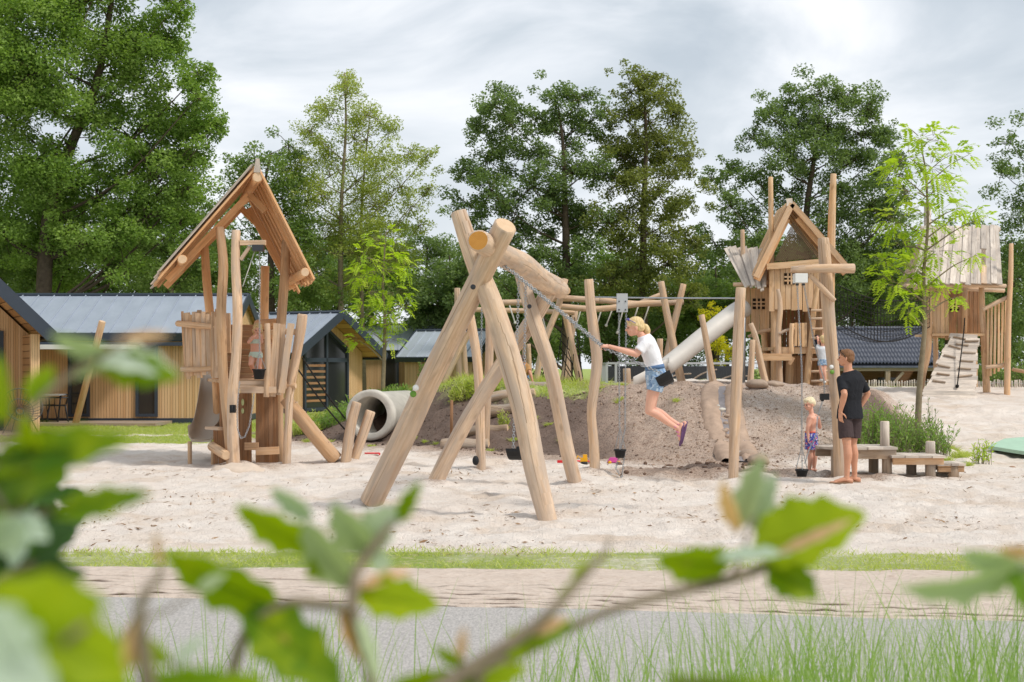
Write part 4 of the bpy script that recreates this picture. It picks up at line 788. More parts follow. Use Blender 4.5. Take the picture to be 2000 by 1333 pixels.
r5 = m.build('roof', ROOFM, e5); s.build('soffit', CLADH, r5); f.build('fascia', ANTH, r5)
window(e5, T5 @ Matrix.Translation(V(-1.75, 1.48, .05)), 2.3, 2.35, (('v', 0), ('v', .6)), 'glass_door')
m = MB(); m.box((-Wd-.4, -.9, .0), (.15, 1.45, .07), .5, M=T5); m.build('porch_floor', W_OLD, e5)
m = MB(); m.tube([P(145, 838, 37), P(200, 628, 36.4)], .09, 12, 1, .4, 1); tag(m.build('leaning_pole', [W_WARM, W_END], None, P(145, 838, 37)), 'slanting peeled log pole standing on the lawn before the long cabin', 'pole')
# porch furniture
def chair(label, loc, rz):
    e = thing('patio_chair', label, 'chair', loc, 'black porch chairs'); M = Matrix.Translation(loc) @ Matrix.Rotation(rz, 4, 'Z')
    m = MB(); m.box((-.22, -.22, .42), (.22, .22, .45), .5, M=M); m.build('seat', RUBBER, e)
    m = MB(); m.plank(M @ V(0, .22, .46), M @ V(0, .34, .92), .44, .025, M.to_3x3() @ V(0, 1, .2), .5); m.build('backrest', RUBBER, e)
    for sx in (-1, 1):
        for sy in (-1, 1):
            m = MB(); m.tube([M @ V(sx*.21, sy*.2, .43), M @ V(sx*.25, sy*.27, 0)], .014, 6, 1, .5); m.build('leg', STEELD, e)
        m = MB(); m.tube([M @ V(sx*.23, -.2, .43), M @ V(sx*.24, -.2, .64), M @ V(sx*.24, .26, .64)], .014, 6, 1, .5); m.build('armrest', STEELD, e)
chair('black patio chair at the right end of the porch table', V((112-1000)/F*37.6, 37.6, .1), math.radians(-70))
chair('black patio chair half hidden at the left side of the porch table', V((85-1000)/F*37.9, 37.9, .1), math.radians(80))
e = thing('porch_table', 'small dark table with a pale top on the long cabin deck', 'table', V((98-1000)/F*37.5, 37.5, .1)); o = ORIG[e.name]
m = MB(); m.box(o+V(-.35, -.35, .70), o+V(.35, .35, .735), .5); m.build('table_top', GREYBOX, e)
for sx in (-1, 1):
    m = MB(); m.tube([o+V(sx*.28, 0, .7), o+V(sx*.2, 0, 0)], .025, 6, 1, .5); m.build('leg', STEELD, e)
e = thing('lounge_chair', 'round black wire lounge chair on the porch of the nearest cabin', 'chair', V((40-1000)/F*32, 32, .07)); o = ORIG[e.name]
m = MB(); ax = V(.55, -.75, .62).normalized(); u, w = frame(ax); c0 = o+V(0, 0, .52)
for k in range(26): 
    a = 2*math.pi*k/26; m.tube([c0-ax*.06+u*.08*math.cos(a)+w*.08*math.sin(a), c0+ax*.02+u*.28*math.cos(a)+w*.28*math.sin(a), c0+ax*.2+u*.44*math.cos(a)+w*.44*math.sin(a)], .007, 4, 1, .5)
for r, h in ((.44, .2), (.28, .02), (.08, -.06)): m.tube([c0+ax*h+u*r*math.cos(k*.1963)+w*r*math.sin(k*.1963) for k in range(33)], .01, 5, 1, .5, chamfer=False)
m.build('shell', STEELD, e)
for sx, sy in ((-1, -1), (1, -1), (-1, 1), (1, 1)):
    m = MB(); m.tube([o+V(sx*.12, sy*.12, .45), o+V(sx*.3, sy*.28, 0)], .011, 5, 1, .5); m.build('leg', STEELD, e)

# ---------------------------------------------------------------- tiled shed, pickets, aviary
Ys = 50; e = thing('shed', 'open timber shed with a dark tiled roof behind the standing man', 'shed', P(1730, 715, Ys)*1.0); 
x0, x1 = (1612-1000)/F*Ys, (1838-1000)/F*Ys; zE = 1.60; gz = hz((x0+x1)/2, Ys)-.1
m = MB(); rows, cols = 8, 34; vs = []; N = cols*6; dy, dz = 2.9, 1.33
for r in range(rows):
    for hh in (0, 1):
        for i in range(N+1):
            x = x0+(x1-x0)*i/N; f = (r+hh)/rows; wv = .034*math.cos(i/6*2*math.pi); vs.append(V(x, Ys-.5+dy*f, zE+dz*f+wv+(.085*(1-hh)+.0)))
fs = []; 
for k in range(rows*2-1):
    for i in range(N): a = k*(N+1)+i; fs.append((a, a+1, a+N+2, a+N+1))
m.add(vs, fs, None, .5, 0, True); m.hexa([V(x0, Ys-.5, zE-.09), V(x1, Ys-.5, zE-.09), V(x1, Ys+2.4, zE+dz-.09), V(x0, Ys+2.4, zE+dz-.09), V(x0, Ys-.5, zE-.04), V(x1, Ys-.5, zE-.04), V(x1, Ys+2.4, zE+dz-.04), V(x0, Ys+2.4, zE+dz-.04)], .5)
m.hexa([V(x0, Ys+2.4, zE+dz-.04), V(x1, Ys+2.4, zE+dz-.04), V(x1, Ys+5.2, zE-.04), V(x0, Ys+5.2, zE-.04), V(x0, Ys+2.4, zE+dz+.03), V(x1, Ys+2.4, zE+dz+.03), V(x1, Ys+5.2, zE+.03), V(x0, Ys+5.2, zE+.03)], .5)
m.tube([V(x0, Ys+2.42, zE+dz+.04), V(x1, Ys+2.42, zE+dz+.04)], .07, 10, 1, .5); m.build('roof', TILE, e)
m = MB(); m.box((x0+.1, Ys-.42, zE-.2), (x1-.1, Ys-.3, zE-.06), .5); m.build('eave_beam', W_OLD, e)
for px in (1622, 1728, 1826):
    x = (px-1000)/F*Ys; m = MB(); m.box((x-.08, Ys-.44, gz), (x+.08, Ys-.28, zE-.2), .5); m.build('post', W_OLD, e)
    if px < 1800:
        m = MB(); m.plank(V(x+.1, Ys-.36, zE-.75), V(x+.55, Ys-.36, zE-.24), .09, .08, (0, 1, 0)); m.build('brace', W_OLD, e)
m = MB(); m.box((x0+.1, Ys+2.2, gz), (x1-.1, Ys+2.35, zE+1.1), .5); m.box((x0+.1, Ys-.3, gz), (x0+.2, Ys+2.2, zE), .5); m.box((x1-.2, Ys-.3, gz), (x1-.1, Ys+2.2, zE), .5); m.build('wall', W_BROWN, e)
x = (1765-1000)/F*Ys; m = MB(); m.box((x-.35, Ys+2.15, .55), (x+.35, Ys+2.195, 1.15), .5); m.build('window', GLASS, e)
def pickets(label, pxa, pxb, Ya, Yb, h, n, loc):
    e = thing('picket_fence', label, 'fence', loc); m = MB(); w = MB(); pa = None
    for i in range(n):
        f = i/(n-1); Yq = Ya+(Yb-Ya)*f; px = pxa+(pxb-pxa)*f; x = (px-1000)/F*Yq; z = hz(x, Yq); m.tube([V(x, Yq, z-.1), V(x+rnd(-.02, .02), Yq, z+h*rnd(.85, 1.12))], [.03, .022], 6, 1)
        q = V(x, Yq-.035, z+h*.62)
        if pa: w.tube([pa, q], .004, 4, 1, .5, chamfer=False)
        pa = q
    m.build('picket', W_GREY, e)['kind'] = 'stuff'; w.build('wire', STEEL, e)
pickets('low chestnut paling fence in front of the tiled shed', 1672, 1836, 43.5, 43.5, .21, 34, V(11, 43.5, .9))
pickets('low chestnut paling fence at the right behind the roofed hut', 1900, 2010, 41.5, 41.5, .22, 24, V(14.5, 41.5, .9))
m = MB(); m.tube([P(1978, 722, 39), P(2020, 730, 38.5)], .05, 8, 1); tag(m.build('rail_log', [W_WARM, W_END], None, P(1990, 724, 39)), 'thin log rail right of the tallest hut post', 'rail')
shrub('dark green hedge bush behind the paling fence at the right edge', 1990, 765, 100, 60, 43, G_MID, n=140, size=.13, cat='bush', name='bush')
shrub('green bush under the slatted side of the roofed hut', 1915, 762, 70, 50, 43, G_MID, n=110, size=.12, cat='bush', name='bush')
Ya = 41; e = thing('aviary', 'grey metal mesh enclosure behind the crest of the earth bank', 'enclosure', P(1300, 760, Ya))
zt = CZ-.0+(715-712)/F*Ya; zb = .85; f = MB(); n = MB()
def xx(px, y=Ya): return (px-1000)/F*y
for k, px in enumerate((1185, 1203, 1262, 1323, 1383, 1436, 1500)):
    m = MB(); m.box((xx(px)-.035, Ya-.035, zb), (xx(px)+.035, Ya+.035, zt), .5); m.build('post', GREYBOX, e)
for i in range(8): x = xx(1185); f.box((x-.02, Ya+.25+i*.26, zb), (x+.02, Ya+.29+i*.26, zt), .5)
f.build('side_bars', GREYBOX, e)
m = MB(); m.box((xx(1185), Ya-.03, zt+.002), (xx(1500), Ya+.03, zt+.06), .5); m.box((xx(1185)-.03, Ya, zt+.004), (xx(1185)+.03, Ya+2.4, zt+.05), .5); m.build('top_rail', GREYBOX, e)
for i in range(60): x = xx(1187)+(xx(1498)-xx(1187))*i/59; n.box((x-.003, Ya-.003, zb), (x+.003, Ya+.003, zt), .5)
for i in range(9): z = zb+(zt-zb)*i/9; n.box((xx(1187), Ya-.008, z-.003), (xx(1498), Ya-.004, z+.003), .5)
n.build('wire_mesh', STEELD, e)
m = MB(); m.box((xx(1185), Ya+2.4, zb-.3), (xx(1500), Ya+2.45, zt-.05), .5); m.build('back_wall', STEELD, e)
for i, (a, b) in enumerate((((1230, 745), (1300, 722)), ((1290, 748), (1350, 730)), ((1340, 752), (1400, 722)), ((1400, 745), (1460, 735)))):
    m = MB(); m.tube([P(*a, Ya+1), P((a[0]+b[0])/2, (a[1]+b[1])/2-6, Ya+1.1), P(*b, Ya+1.2)], .025, 6, 3); m.build('branch_perch', W_OLD, e)
# pale green play surface at the right edge
m = MB(); q = []
for px, py in ((1930, 871), (1962, 857), (2090, 846), (2090, 896)):
    kk = F/(py-HZ); Yg = kk*(CZ+1.232)/(1+.056*kk); zq = (Yg-22)*.056
    q.append(V((px-1000)/F*Yg, Yg, zq))
m.add(q+[v-V(0, 0, .06) for v in q], [(3, 2, 1, 0), (0, 1, 5, 4), (1, 2, 6, 5), (2, 3, 7, 6), (3, 0, 4, 7)])
tag(m.build('play_mat', plain('pale_green_rubber', C(176, 206, 182), .8, .2), None, q[0]), 'pale green rubber play surface at the right edge of the sand', 'play surface')
# ---------------------------------------------------------------- logs helper
PALE = [W_SWING, W_END]; LOGM = [W_PALE, W_END]; WARM = [W_WARM, W_END]; ORNG = [W_ORANGE, W_END]; HON = [W_HONEY, W_END]; BRN = [W_BROWN, W_END]; GRY = [W_GREY, W_END]
def log(name, parent, pts, Y, wpx, mats=LOGM, sub=4, seg=14, wob=.035, ground=False, tint=None, bolt=False):
    """peeled log through photo points at distance Y (number or list); wpx = widths in photo pixels"""
    n = len(pts); Ys_ = Y if hasattr(Y, '__len__') else [Y]*n; Ys_ = [float(np.interp(i/(n-1), np.linspace(0, 1, len(Ys_)), Ys_)) for i in range(n)]
    w = wpx if hasattr(wpx, '__len__') else [wpx]*n; w = [float(np.interp(i/(n-1), np.linspace(0, 1, len(w)), w)) for i in range(n)]
    q = [P(x, y, yy) for (x, y), yy in zip(pts, Ys_)]; r = [a/2/F*yy for a, yy in zip(w, Ys_)]
    if ground: 
        d = (q[-1]-q[-2]).normalized(); q.append(q[-1]+d*.18); r.append(r[-1])
    m = MB(); m.tube(q, r, seg, sub, tint, 1, wob=wob); return m.build(name, mats, parent)
def bolt(parent, px, py, Y, r=.028):
    m = MB(); m.lathe([(0, 0), (r, 0), (r, .012), (r*.6, .02), (0, .02)], P(px, py, Y), 14, (0, -1, 0)); m.build('bolt', STEELD, parent)

# ---------------------------------------------------------------- double swing
sw = thing('log_swing', 'large crossed-log swing frame of peeled robinia in the middle of the sand', 'swing set', G(900, 985))
Yn, Yb_ = 14.75, 18.9
log('leg', sw, [(724, 984), (790, 850), (832, 757), (884, 650), (940, 538), (988, 440)], [16.1, 15.55, 14.5], [46.5, 45.6, 42.8, 41.9, 46.5], PALE, ground=False)
log('leg', sw, [(895, 413), (925, 505), (958, 588), (988, 680), (1022, 800), (1045, 915), (1068, 1008)], [15.0, 14.95, 14.65], [33.5, 39.1, 43.7, 46.5, 45.6, 42.8, 37.2], PALE, ground=True)
log('leg', sw, [(848, 948), (880, 882), (920, 808), (985, 705), (1040, 625), (1088, 540)], [19.2, 18.9], [30.7, 29.8, 29.8, 31.6, 33.5], PALE)
log('leg', sw, [(1012, 520), (1030, 580), (1048, 640), (1075, 720), (1092, 800), (1108, 880), (1124, 946)], [18.9, 18.7, 18.9], [24.2, 27.9, 30.7, 29.8, 28.8, 28.8, 27.9], PALE, ground=True)
m = MB(); b0 = P(934, 470, 14.35); b1 = P(1094, 566, 19.35); mid = [b0, P(985, 500, 15.3), P(1022, 519, 16.6), P(1055, 545, 18.1), b1]
m.tube(mid, [.115, .125, .14, .14, .125], 16, 5, .45, 1, wob=.03); m.build('beam', [W_SWING, W_ENDO], sw)
bolt(sw, 924, 561, 14.72); bolt(sw, 1034, 599, 18.52, .03)
def sticker(parent, px, py, Y, r, mat, nrm=(0, -1, 0)):
    m = MB(); m.lathe([(0, 0), (r, 0), (r, .004), (0, .004)], P(px, py, Y), 18, nrm); m.build('sticker', mat, parent)
sticker(sw, 812, 758, 15.25, .034, WHITE, (.3, -1, .1)); sticker(sw, 807, 770, 15.27, .036, GREEN_S, (.3, -1, .1))
for px, py, Y in ((986, 517, 15.2), (994, 521, 15.55), (1014, 531, 17.05), (1027, 540, 17.5)):
    p = P(px, py, Y); m = MB(); m.tube([p+V(0, 0, .1), p], .012, 8); m.tube([p+V(.02*math.cos(a*.785), 0, -.02+.02*math.sin(a*.785)) for a in range(9)], .006, 5, chamfer=False); m.build('hanger', STEEL, sw)
def swing(label, tops, seat_c, dirn, wdir, r0, r1, grip=None):
    """two chains and a moulded black seat; dirn = pull direction of the chains at the seat, wdir = seat width direction"""
    e = thing('swing', label, 'swing', seat_c); ends = [seat_c-wdir*.2+dirn*.12, seat_c+wdir*.2+dirn*.12]
    for t, b, g in zip(tops, ends, grip or (None, None)):
        m = MB(); m.chain([t]+([g] if g else [])+[b], .044, .0046); m.build('chain', STEEL, e)
    m = MB(); fw = wdir.cross(dirn).normalized()
    def pt(a, f, h): return seat_c+wdir*a+fw*f+dirn*h
    n = 10; vs = []; 
    for i in range(n+1):
        a = -.22+.44*i/n; hgt = .115*abs(2*i/n-1)**3.2
        for f, hh in ((-.09, hgt), (.09, hgt), (.085, hgt-.035), (-.085, hgt-.035)): vs.append(pt(a, f, hh))
    fs = [(i*4+k, i*4+(k+1) % 4, i*4+4+(k+1) % 4, i*4+4+k) for i in range(n) for k in range(4)]+[(3, 2, 1, 0), (n*4, n*4+1, n*4+2, n*4+3)]
    m.add(vs, fs, None, .5); m.build('seat', RUBBER, e); return e
tops = [P(1014, 536, 17.05), P(1027, 545, 17.5)]
sc2 = P(1012, 893, 17.3)
swing('empty black swing seat hanging still on its chains behind the front legs', tops, sc2, V(0, 0, 1), V(.30, .953, 0).normalized(), 0, 0)

# ---------------------------------------------------------------- sand cable line
cb = thing('cable_line', 'cable strung between two tall crooked posts with a grey trolley plate', 'cable line', G(1160, 930))
Yc = 20.2
log('post', cb, [(1150, 546), (1154, 600), (1160, 650), (1166, 705), (1160, 760), (1155, 810), (1160, 870), (1162, 930)], [20.4], [19, 20, 22, 22, 20, 18, 19, 21], LOGM, ground=True)
log('post', cb, [(1447, 562), (1443, 640), (1440, 720), (1436, 820), (1432, 938)], [19.6], [19, 21, 22, 22, 20], LOGM, ground=True)
m = MB(); a, b = P(1158, 581, 20.4), P(1440, 583, 19.6); m.tube([a, a.lerp(b, .5)+V(0, 0, -.004), b], .011, 8, 4, chamfer=False); m.build('cable', STEEL, cb)
Yt = 20.22; m = MB(); c0 = P(1215, 592, Yt); h = .035; prof = []
for k in range(24):
    an = 2*math.pi*k/24; sx = .078*max(-1, min(1, 1.5*math.cos(an))); sz = .132*max(-1, min(1, 1.5*math.sin(an))); prof.append(V(sx, 0, sz))
m.add([c0+q+V(0, -h, 0) for q in prof]+[c0+q+V(0, h, 0) for q in prof], [tuple(range(23, -1, -1)), tuple(range(24, 48))]+[(k, (k+1) % 24, 24+(k+1) % 24, 24+k) for k in range(24)]); 
tr = m.build('trolley', GREYBOX, cb); m = MB()
for dx in (-.045, .045):
    m.lathe([(0, 0), (.012, 0), (.012, .012), (0, .012)], c0+V(dx, -h, -.1), 10, (0, -1, 0)); m.lathe([(0, 0), (.01, 0), (.01, .012), (0, .012)], c0+V(dx, -h, .02), 10, (0, -1, 0))
m.build('bolt', STEELD, tr)
def bucket(label, top, r, h, hook, name='bucket', chains=(), chr_=.02):
    """top = middle of the rim; three bridle chains to hook, long chain lists follow"""
    e = thing(name, label, 'bucket', top-V(0, 0, h)); m = MB()
    m.lathe([(0, -h), (r*.72, -h), (r*.95, -.02), (r*1.08, -.02), (r*1.08, .0), (r*.95, .0), (r*.68, -h+.015), (0, -h+.015)], top, 22); m.build('pail', RUBBER, e)
    if hook:
        for k in range(3):
            a = 2*math.pi*k/3+.4; m = MB(); m.chain([hook, top+V(r*math.cos(a), r*math.sin(a), 0)], .024, .0028); m.build('bridle_chain', STEEL, e)
    for c in chains:
        m = MB(); m.chain(c, .034, .0042); m.build('chain', STEEL, e)
    return e
p1, p2 = P(1209, 612, Yt), P(1223, 612, Yt)
bucket('black rubber bucket hanging on two chains below the cable trolley', P(1211, 878, Yt), .085, .12, P(1211, 836, Yt), chains=([p1, P(1210, 836, Yt)], [p2, P(1221, 780, Yt), P(1221, 838, Yt), P(1203, 915, Yt), P(1214, 935, Yt), P(1221, 880, Yt)]))

# ---------------------------------------------------------------- sand crane at the right
cr_ = thing('sand_crane', 'tall post crane with a cross arm and white pulley box near the benches', 'crane', onground(1640, 20.3)); Yr = 20.3
log('post', cr_, [(1608, 465), (1612, 520), (1618, 610), (1626, 700), (1634, 790), (1638, 860), (1640, 935)], [20.3], [22, 25, 25, 23, 21, 22, 24], LOGM, ground=True)
log('arm', cr_, [(1545, 527), (1600, 525), (1669, 525)], [20.1], [13, 17, 19], LOGM)
log('brace', cr_, [(1580, 536), (1605, 562), (1630, 588)], [20.15], [9, 11, 10], LOGM)
m = MB(); a, b = P(1551, 535, 20.1), P(1575, 553, 20.1); m.box((a.x, 20.0, b.z), (b.x, 20.2, a.z), .5); pb = m.build('pulley_box', WHITE, cr_)
m = MB(); 
for px in (1557, 1569): c = P(px, 554, 20.08); m.box(c+V(-.02, -.02, -.03), c+V(.02, .02, .0), .5)
m.build('hook', STEELD, pb)
m = MB(); m.box(P(1609, 776, 20.2)+V(-.05, -.05, -.04), P(1609, 776, 20.2)+V(.07, .05, .05), .5); m.tube([P(1606, 770, 20.18), P(1606, 784, 20.18)], .025, 8); m.build('cleat', RUBBER, cr_)
sticker(cr_, 1624, 717, 20.2, .03, WHITE); sticker(cr_, 1625, 727, 20.2, .032, GREEN_S)
HANDB = P(1597, 812, 20.95)
bucket('black rubber bucket hanging from the white pulley just above the sand near the boy', P(1566, 917, 20.25), .09, .105, P(1566, 872, 20.25), chains=([P(1557, 556, 20.08), P(1566, 720, 20.1), P(1566, 872, 20.25)], [P(1570, 556, 20.08), P(1590, 670, 20.4), P(1610, 745, 20.75), P(1610, 775, 20.9), HANDB, P(1594, 850, 20.6), P(1580, 880, 20.4), P(1572, 905, 20.3)]))

# ---------------------------------------------------------------- plank benches
def bench(label, top, Y0, Y1, thick, legs, posts, name='stepped_bench', front_l=0.0):
    """top (px0, px1, py) of the front edge at Y0"""
    x0, x1 = (top[0]-1000)/F*Y0, (top[1]-1000)/F*Y0; z = CZ+(HZ-top[2])/F*Y0; e = thing(name, label, 'bench', V((x0+x1)/2, Y0, 0), 'stepped plank benches'); m = MB(); n = max(4, int((x1-x0)/.2))
    for i in range(n):
        a, b = x0+(x1-x0)*i/n, x0+(x1-x0)*(i+1)/n-.006; j0, j1 = rnd(-.02, .02), rnd(-.02, .02); dz = rnd(-.004, .004)
        sk = .28*(1-min(1, i/1.5)) if front_l else 0
        m.hexa([V(a, Y0+j0+sk, z-.035+dz), V(b, Y0+j0, z-.035+dz), V(b, Y1+j1, z-.035+dz), V(a, Y1+j1-sk, z-.035+dz), V(a, Y0+j0+sk, z+dz), V(b, Y0+j0, z+dz), V(b, Y1+j1, z+dz), V(a, Y1+j1-sk, z+dz)])
    m.build('top_boards', W_GREY, e)
    m = MB(); m.box((x0+(.12 if front_l else .0)+.03, Y0+.04, z-thick), (x1-.02, Y0+.10, z-.037)); m.build('front_beam', W_OLD if front_l else W_WARM, e)
    m = MB(); m.box((x0+.05, Y1-.12, z-thick), (x1-.02, Y1-.06, z-.037)); m.build('rear_beam', W_OLD, e)
    m = MB(); m.box((x1-.10, Y0+.101, z-thick), (x1-.04, Y1-.121, z-.04)); m.build('end_beam', W_OLD, e)
    for px, pb, w, yy in legs:
        q = P(px, pb, yy); q.z = hz(q.x, yy); m = MB(); m.tube([q-V(0, 0, .12), V(q.x, yy, z-.036)], w/2/F*yy, 12, 1, None, 1, wob=.03); m.build('leg', [W_OLD, W_END], e)
    for px, pt, w, yy in posts:
        q = P(px, pt, yy); m = MB(); m.tube([V(q.x, yy, z-.01), q], [w/2/F*yy, w/2/F*yy*.94], 12, 1, None, 1, wob=.03); m.build('stub_post', [W_GREY, W_END], e)
    return e
bench('highest and longest plank bench, its rounded end behind the standing man', (1607, 1755, 874), 20.3, 21.1, .17, [(1634, 928, 22, 20.5), (1706, 928, 20, 20.95), (1732, 934, 20, 20.42)], [(1728, 823, 19, 20.7)], front_l=1)
bench('middle plank bench with a rounded stub post on its back edge', (1742, 1848, 890), 20.2, 20.9, .135, [(1780, 926, 20, 20.75), (1817, 936, 20, 20.32)], [(1817, 862, 20, 20.75)])
bench('lowest short plank bench at the right end of the row', (1830, 1888, 906), 20.4, 21.0, .125, [(1844, 930, 20, 20.9), (1862, 936, 22, 20.5)], [])

# ---------------------------------------------------------------- V posts, step log, ropes
vp = thing('forked_posts', 'pair of short log posts set in a V in front of the concrete pipe', 'posts', G(685, 907))
log('post', vp, [(697, 786), (688, 820), (681, 860), (675, 905)], [22.9], [18, 19, 20, 20], LOGM, ground=True)
log('post', vp, [(724, 803), (710, 845), (698, 880), (690, 903)], [23.1], [20, 20, 19, 18], LOGM, ground=True)

# ---------------------------------------------------------------- concrete pipe
pc = P(722, 808, 29.2); pc.z = .05+.52; ax = V(.27, .963, .0).normalized(); pc = V(pc.x, 29.2, pc.z)
m = MB(); m.lathe([(.395, 0), (.47, -.015), (.52, 0), (.525, .10), (.525, .16), (.47, .20), (.47, 2.2), (.38, 2.2), (.38, .0), (.395, 0)], pc, 48, ax); tag(m.build('concrete_pipe', CONC, None, pc), 'big round concrete pipe sticking out of the earth bank', 'pipe')

# ---------------------------------------------------------------- log steps on the bank
for i, (a, b, Yq, r, lb) in enumerate([((862, 870), (955, 872), 26.7, .12, 'lowest log step at the foot of the earth bank'), ((912, 844), (992, 846), 27.5, .10, 'second log step from the foot of the bank'), ((925, 812), (1010, 812), 28.3, .13, 'third log step from the foot of the bank'), ((955, 778), (1045, 788), 29.1, .11, 'fourth log step with its sawn end turned left'), ((990, 758), (1070, 762), 29.9, .11, 'highest log step where the crouching boy leans')]):
    q0, q1 = P(*a, Yq), P(*b, Yq); 
    for q in (q0, q1): q.z = max(hz(q.x, q.y)+r*.35, min(q.z, hz(q.x, q.y)+r*.8))
    m = MB(); m.tube([q0, q0.lerp(q1, .35)+V(0, -.03, .02), q0.lerp(q1, .7)+V(0, .04, -.01), q1], [r, r*1.05, r*.95, r*.9], 14, 4, None, 1, wob=.05); tag(m.build('log_step', [W_OLD, W_END], None, q0), lb, 'log step', 'log steps up the bank')
m = MB(); q = onground(882, 27.6); m.tube([q-V(0, 0, .1), P(882, 782, 27.6)], .03, 8, 1, None, 1); tag(m.build('marker_stake', [W_BROWN, W_END], None, q), 'short thin wooden stake stuck in the bare bank', 'stake')

# ---------------------------------------------------------------- chain post between swing legs
cp = thing('chain_post', 'thin leaning post behind the swing with a dark knob at its foot', 'post', onground(943, 21.7))
log('post', cp, [(908, 568), (918, 620), (930, 690), (936, 760), (938, 830), (940, 916)], [21.7], [15, 18, 18, 19, 19, 19], LOGM, ground=True)
m = MB(); m.ball(P(929, 900, 21.5), (.05, .05, .075)); m.build('knob', RUBBER, cp)
log('post', thing('upright_log', 'upright log post on the bank with a hanging chain beside it', 'post', onground(955, 28)), [(952, 568), (956, 640), (955, 720), (950, 800), (948, 860)], [27.0], [15, 16, 16, 17, 16], LOGM, ground=True)
m = MB(); m.chain([P(941, 600, 26.6), P(940, 690, 26.6), P(939, 780, 26.6)], .045, .006); tag(m.build('hanging_chain', STEEL, None, P(941, 600, 26.6)), 'loose steel chain hanging beside the upright log post', 'chain')

# ---------------------------------------------------------------- climbing frame on the bank
cf = thing('climbing_frame', 'long log climbing frame with level beams and a rope net on the bank', 'climbing frame', onground(1100, 33)); Yk = 33
for pts, w, yy in (([(893, 563), (894, 640), (897, 738)], 12, 33.6), ([(922, 640), (895, 690), (873, 735)], 12, 33), ([(903, 600), (905, 670), (910, 742)], 12, 33.2),
                   ([(1104, 545), (1090, 600), (1070, 650), (1055, 700), (1048, 745)], 13, 32.2), ([(1104, 612), (1116, 670), (1126, 715), (1134, 752)], 13, 33.4), ([(1124, 606), (1112, 680), (1098, 750)], 12, 34.2), ([(1108, 690), (1110, 720), (1111, 752)], 10, 35),
                   ([(1291, 550), (1300, 600), (1312, 660), (1325, 720), (1335, 762)], [13, 15, 17, 17], 32.2), ([(1335, 555), (1322, 610), (1310, 660), (1298, 720), (1290, 758)], [12, 14, 14, 13], 32.6), ([(1289, 662), (1288, 720)], 12, 35)):
    log('post', cf, pts, [yy], w, LOGM, ground=True, seg=10)
for pts, w, yy in (([(884, 604), (960, 606), (1040, 608), (1122, 611)], 10, 33.1), ([(962, 592), (1040, 590), (1095, 583), (1180, 588)], 12, 33.4), ([(1090, 599), (1170, 604), (1250, 594), (1300, 592)], 12, 32.6), ([(1170, 586), (1250, 594), (1335, 590)], [11, 12, 11], 32.9), ([(1250, 592), (1290, 576)], 9, 33.6)):
    log('beam', cf, pts, [yy], w, LOGM, seg=10)
m = MB(); m.ball(P(1106, 569, 31.9), (.11, .14, .09)); log('beam', cf, [(1092, 572), (1106, 569)], [33.6, 31.7], [16, 17], [W_WARM, W_END], seg=12)
for i, (a, b) in enumerate((((975, 597), (985, 640)), ((995, 597), (1006, 631)), ((1058, 612), (1070, 660)), ((1135, 604), (1124, 640)), ((1175, 604), (1164, 640)), ((1197, 602), (1184, 636)), ((1218, 600), (1206, 650)), ((1246, 600), (1238, 625)), ((1268, 597), (1257, 630)))):
    m = MB(); m.tube([P(*a, 32.8), P(*b, 32.8)], .018, 6); m.ball(P(*b, 32.8), .035, 8, 6); m.build('hanging_rope', ROPE_W, cf)
m = MB(); A = [(1100, 625), (1140, 752)]; 
for i in range(4):
    f = i/3; m.tube([P(1100+30*f, 625+100*f, 33.2), P(1085+48*f, 745, 33.2)], .012, 5); m.tube([P(1122-18*f, 620+100*f, 33.9), P(1140-26*f+10*f, 752, 33.6)], .012, 5); m.tube([P(1085+12*f, 640+95*f*.6, 33.5), P(1140-12*f, 690+60*f, 33.5)], .012, 5)
m.tube([P(1060, 640, 33), P(1085, 745, 33.2)], .012, 5); m.tube([P(1075, 660, 33), P(1058, 745, 33.2)], .012, 5); m.build('rope_net', ROPE_D, cf)
for lb, pts, w, yy in (('short upright log behind the crouching boy', [(1022, 660), (1024, 700), (1025, 745)], 9, 34), ('slim upright log right of the crouching boy', [(1032, 672), (1034, 710), (1036, 748)], 9, 34.4), ('leaning log right of the climbing frame before the tube slide', [(1370, 615), (1380, 670), (1388, 720), (1394, 756)], [12, 13, 14, 16], 29.5), ('short log stub on the bank behind the trolley chains', [(1224, 720), (1226, 762)], 15, 31)):
    t = thing('upright_log', lb, 'post', onground(pts[-1][0], yy)); log('post', t, pts, [yy], w, LOGM, ground=True, seg=10)

# ---------------------------------------------------------------- toys, rocks, sand heaps
t = thing('toy_shovel', 'red plastic toy shovel lying on the sand behind the swing leg', 'toy', G(1110, 908)); m = MB(); q = G(1092, 908); m.tube([q+V(.02, 0, .05), q+V(.42, .05, .05)], .02, 8, 1, .5); m.build('handle', RED, t); m = MB(); m.box(q+V(-.03, -.04, .03), q+V(.08, .05, .07), .5); m.build('grip', RED, t); m = MB(); m.plank(q+V(.42, .05, .06), q+V(.56, .06, .04), .14, .02, (0, 0, 1), .5); m.build('blade', RED, t)
t = thing('toy_digger', 'yellow toy digger on the sand beside the red shovel', 'toy', G(1141, 908)); q = G(1141, 909); m = MB(); m.box(q+V(-.06, -.05, .05), q+V(.05, .05, .12), .5); m.box(q+V(-.02, -.04, .121), q+V(.045, .04, .17), .5); m.build('body', YEL, t); 
for s in (-1, 1): m = MB(); m.tube([q+V(-.05, s*.06, .03), q+V(.05, s*.06, .03)], .03, 8); m.build('track', RUBBER, t)
m = MB(); m.tube([q+V(-.05, 0, .1), q+V(-.10, 0, .15), q+V(-.14, 0, .06)], .012, 6); m.build('arm', YEL, t)
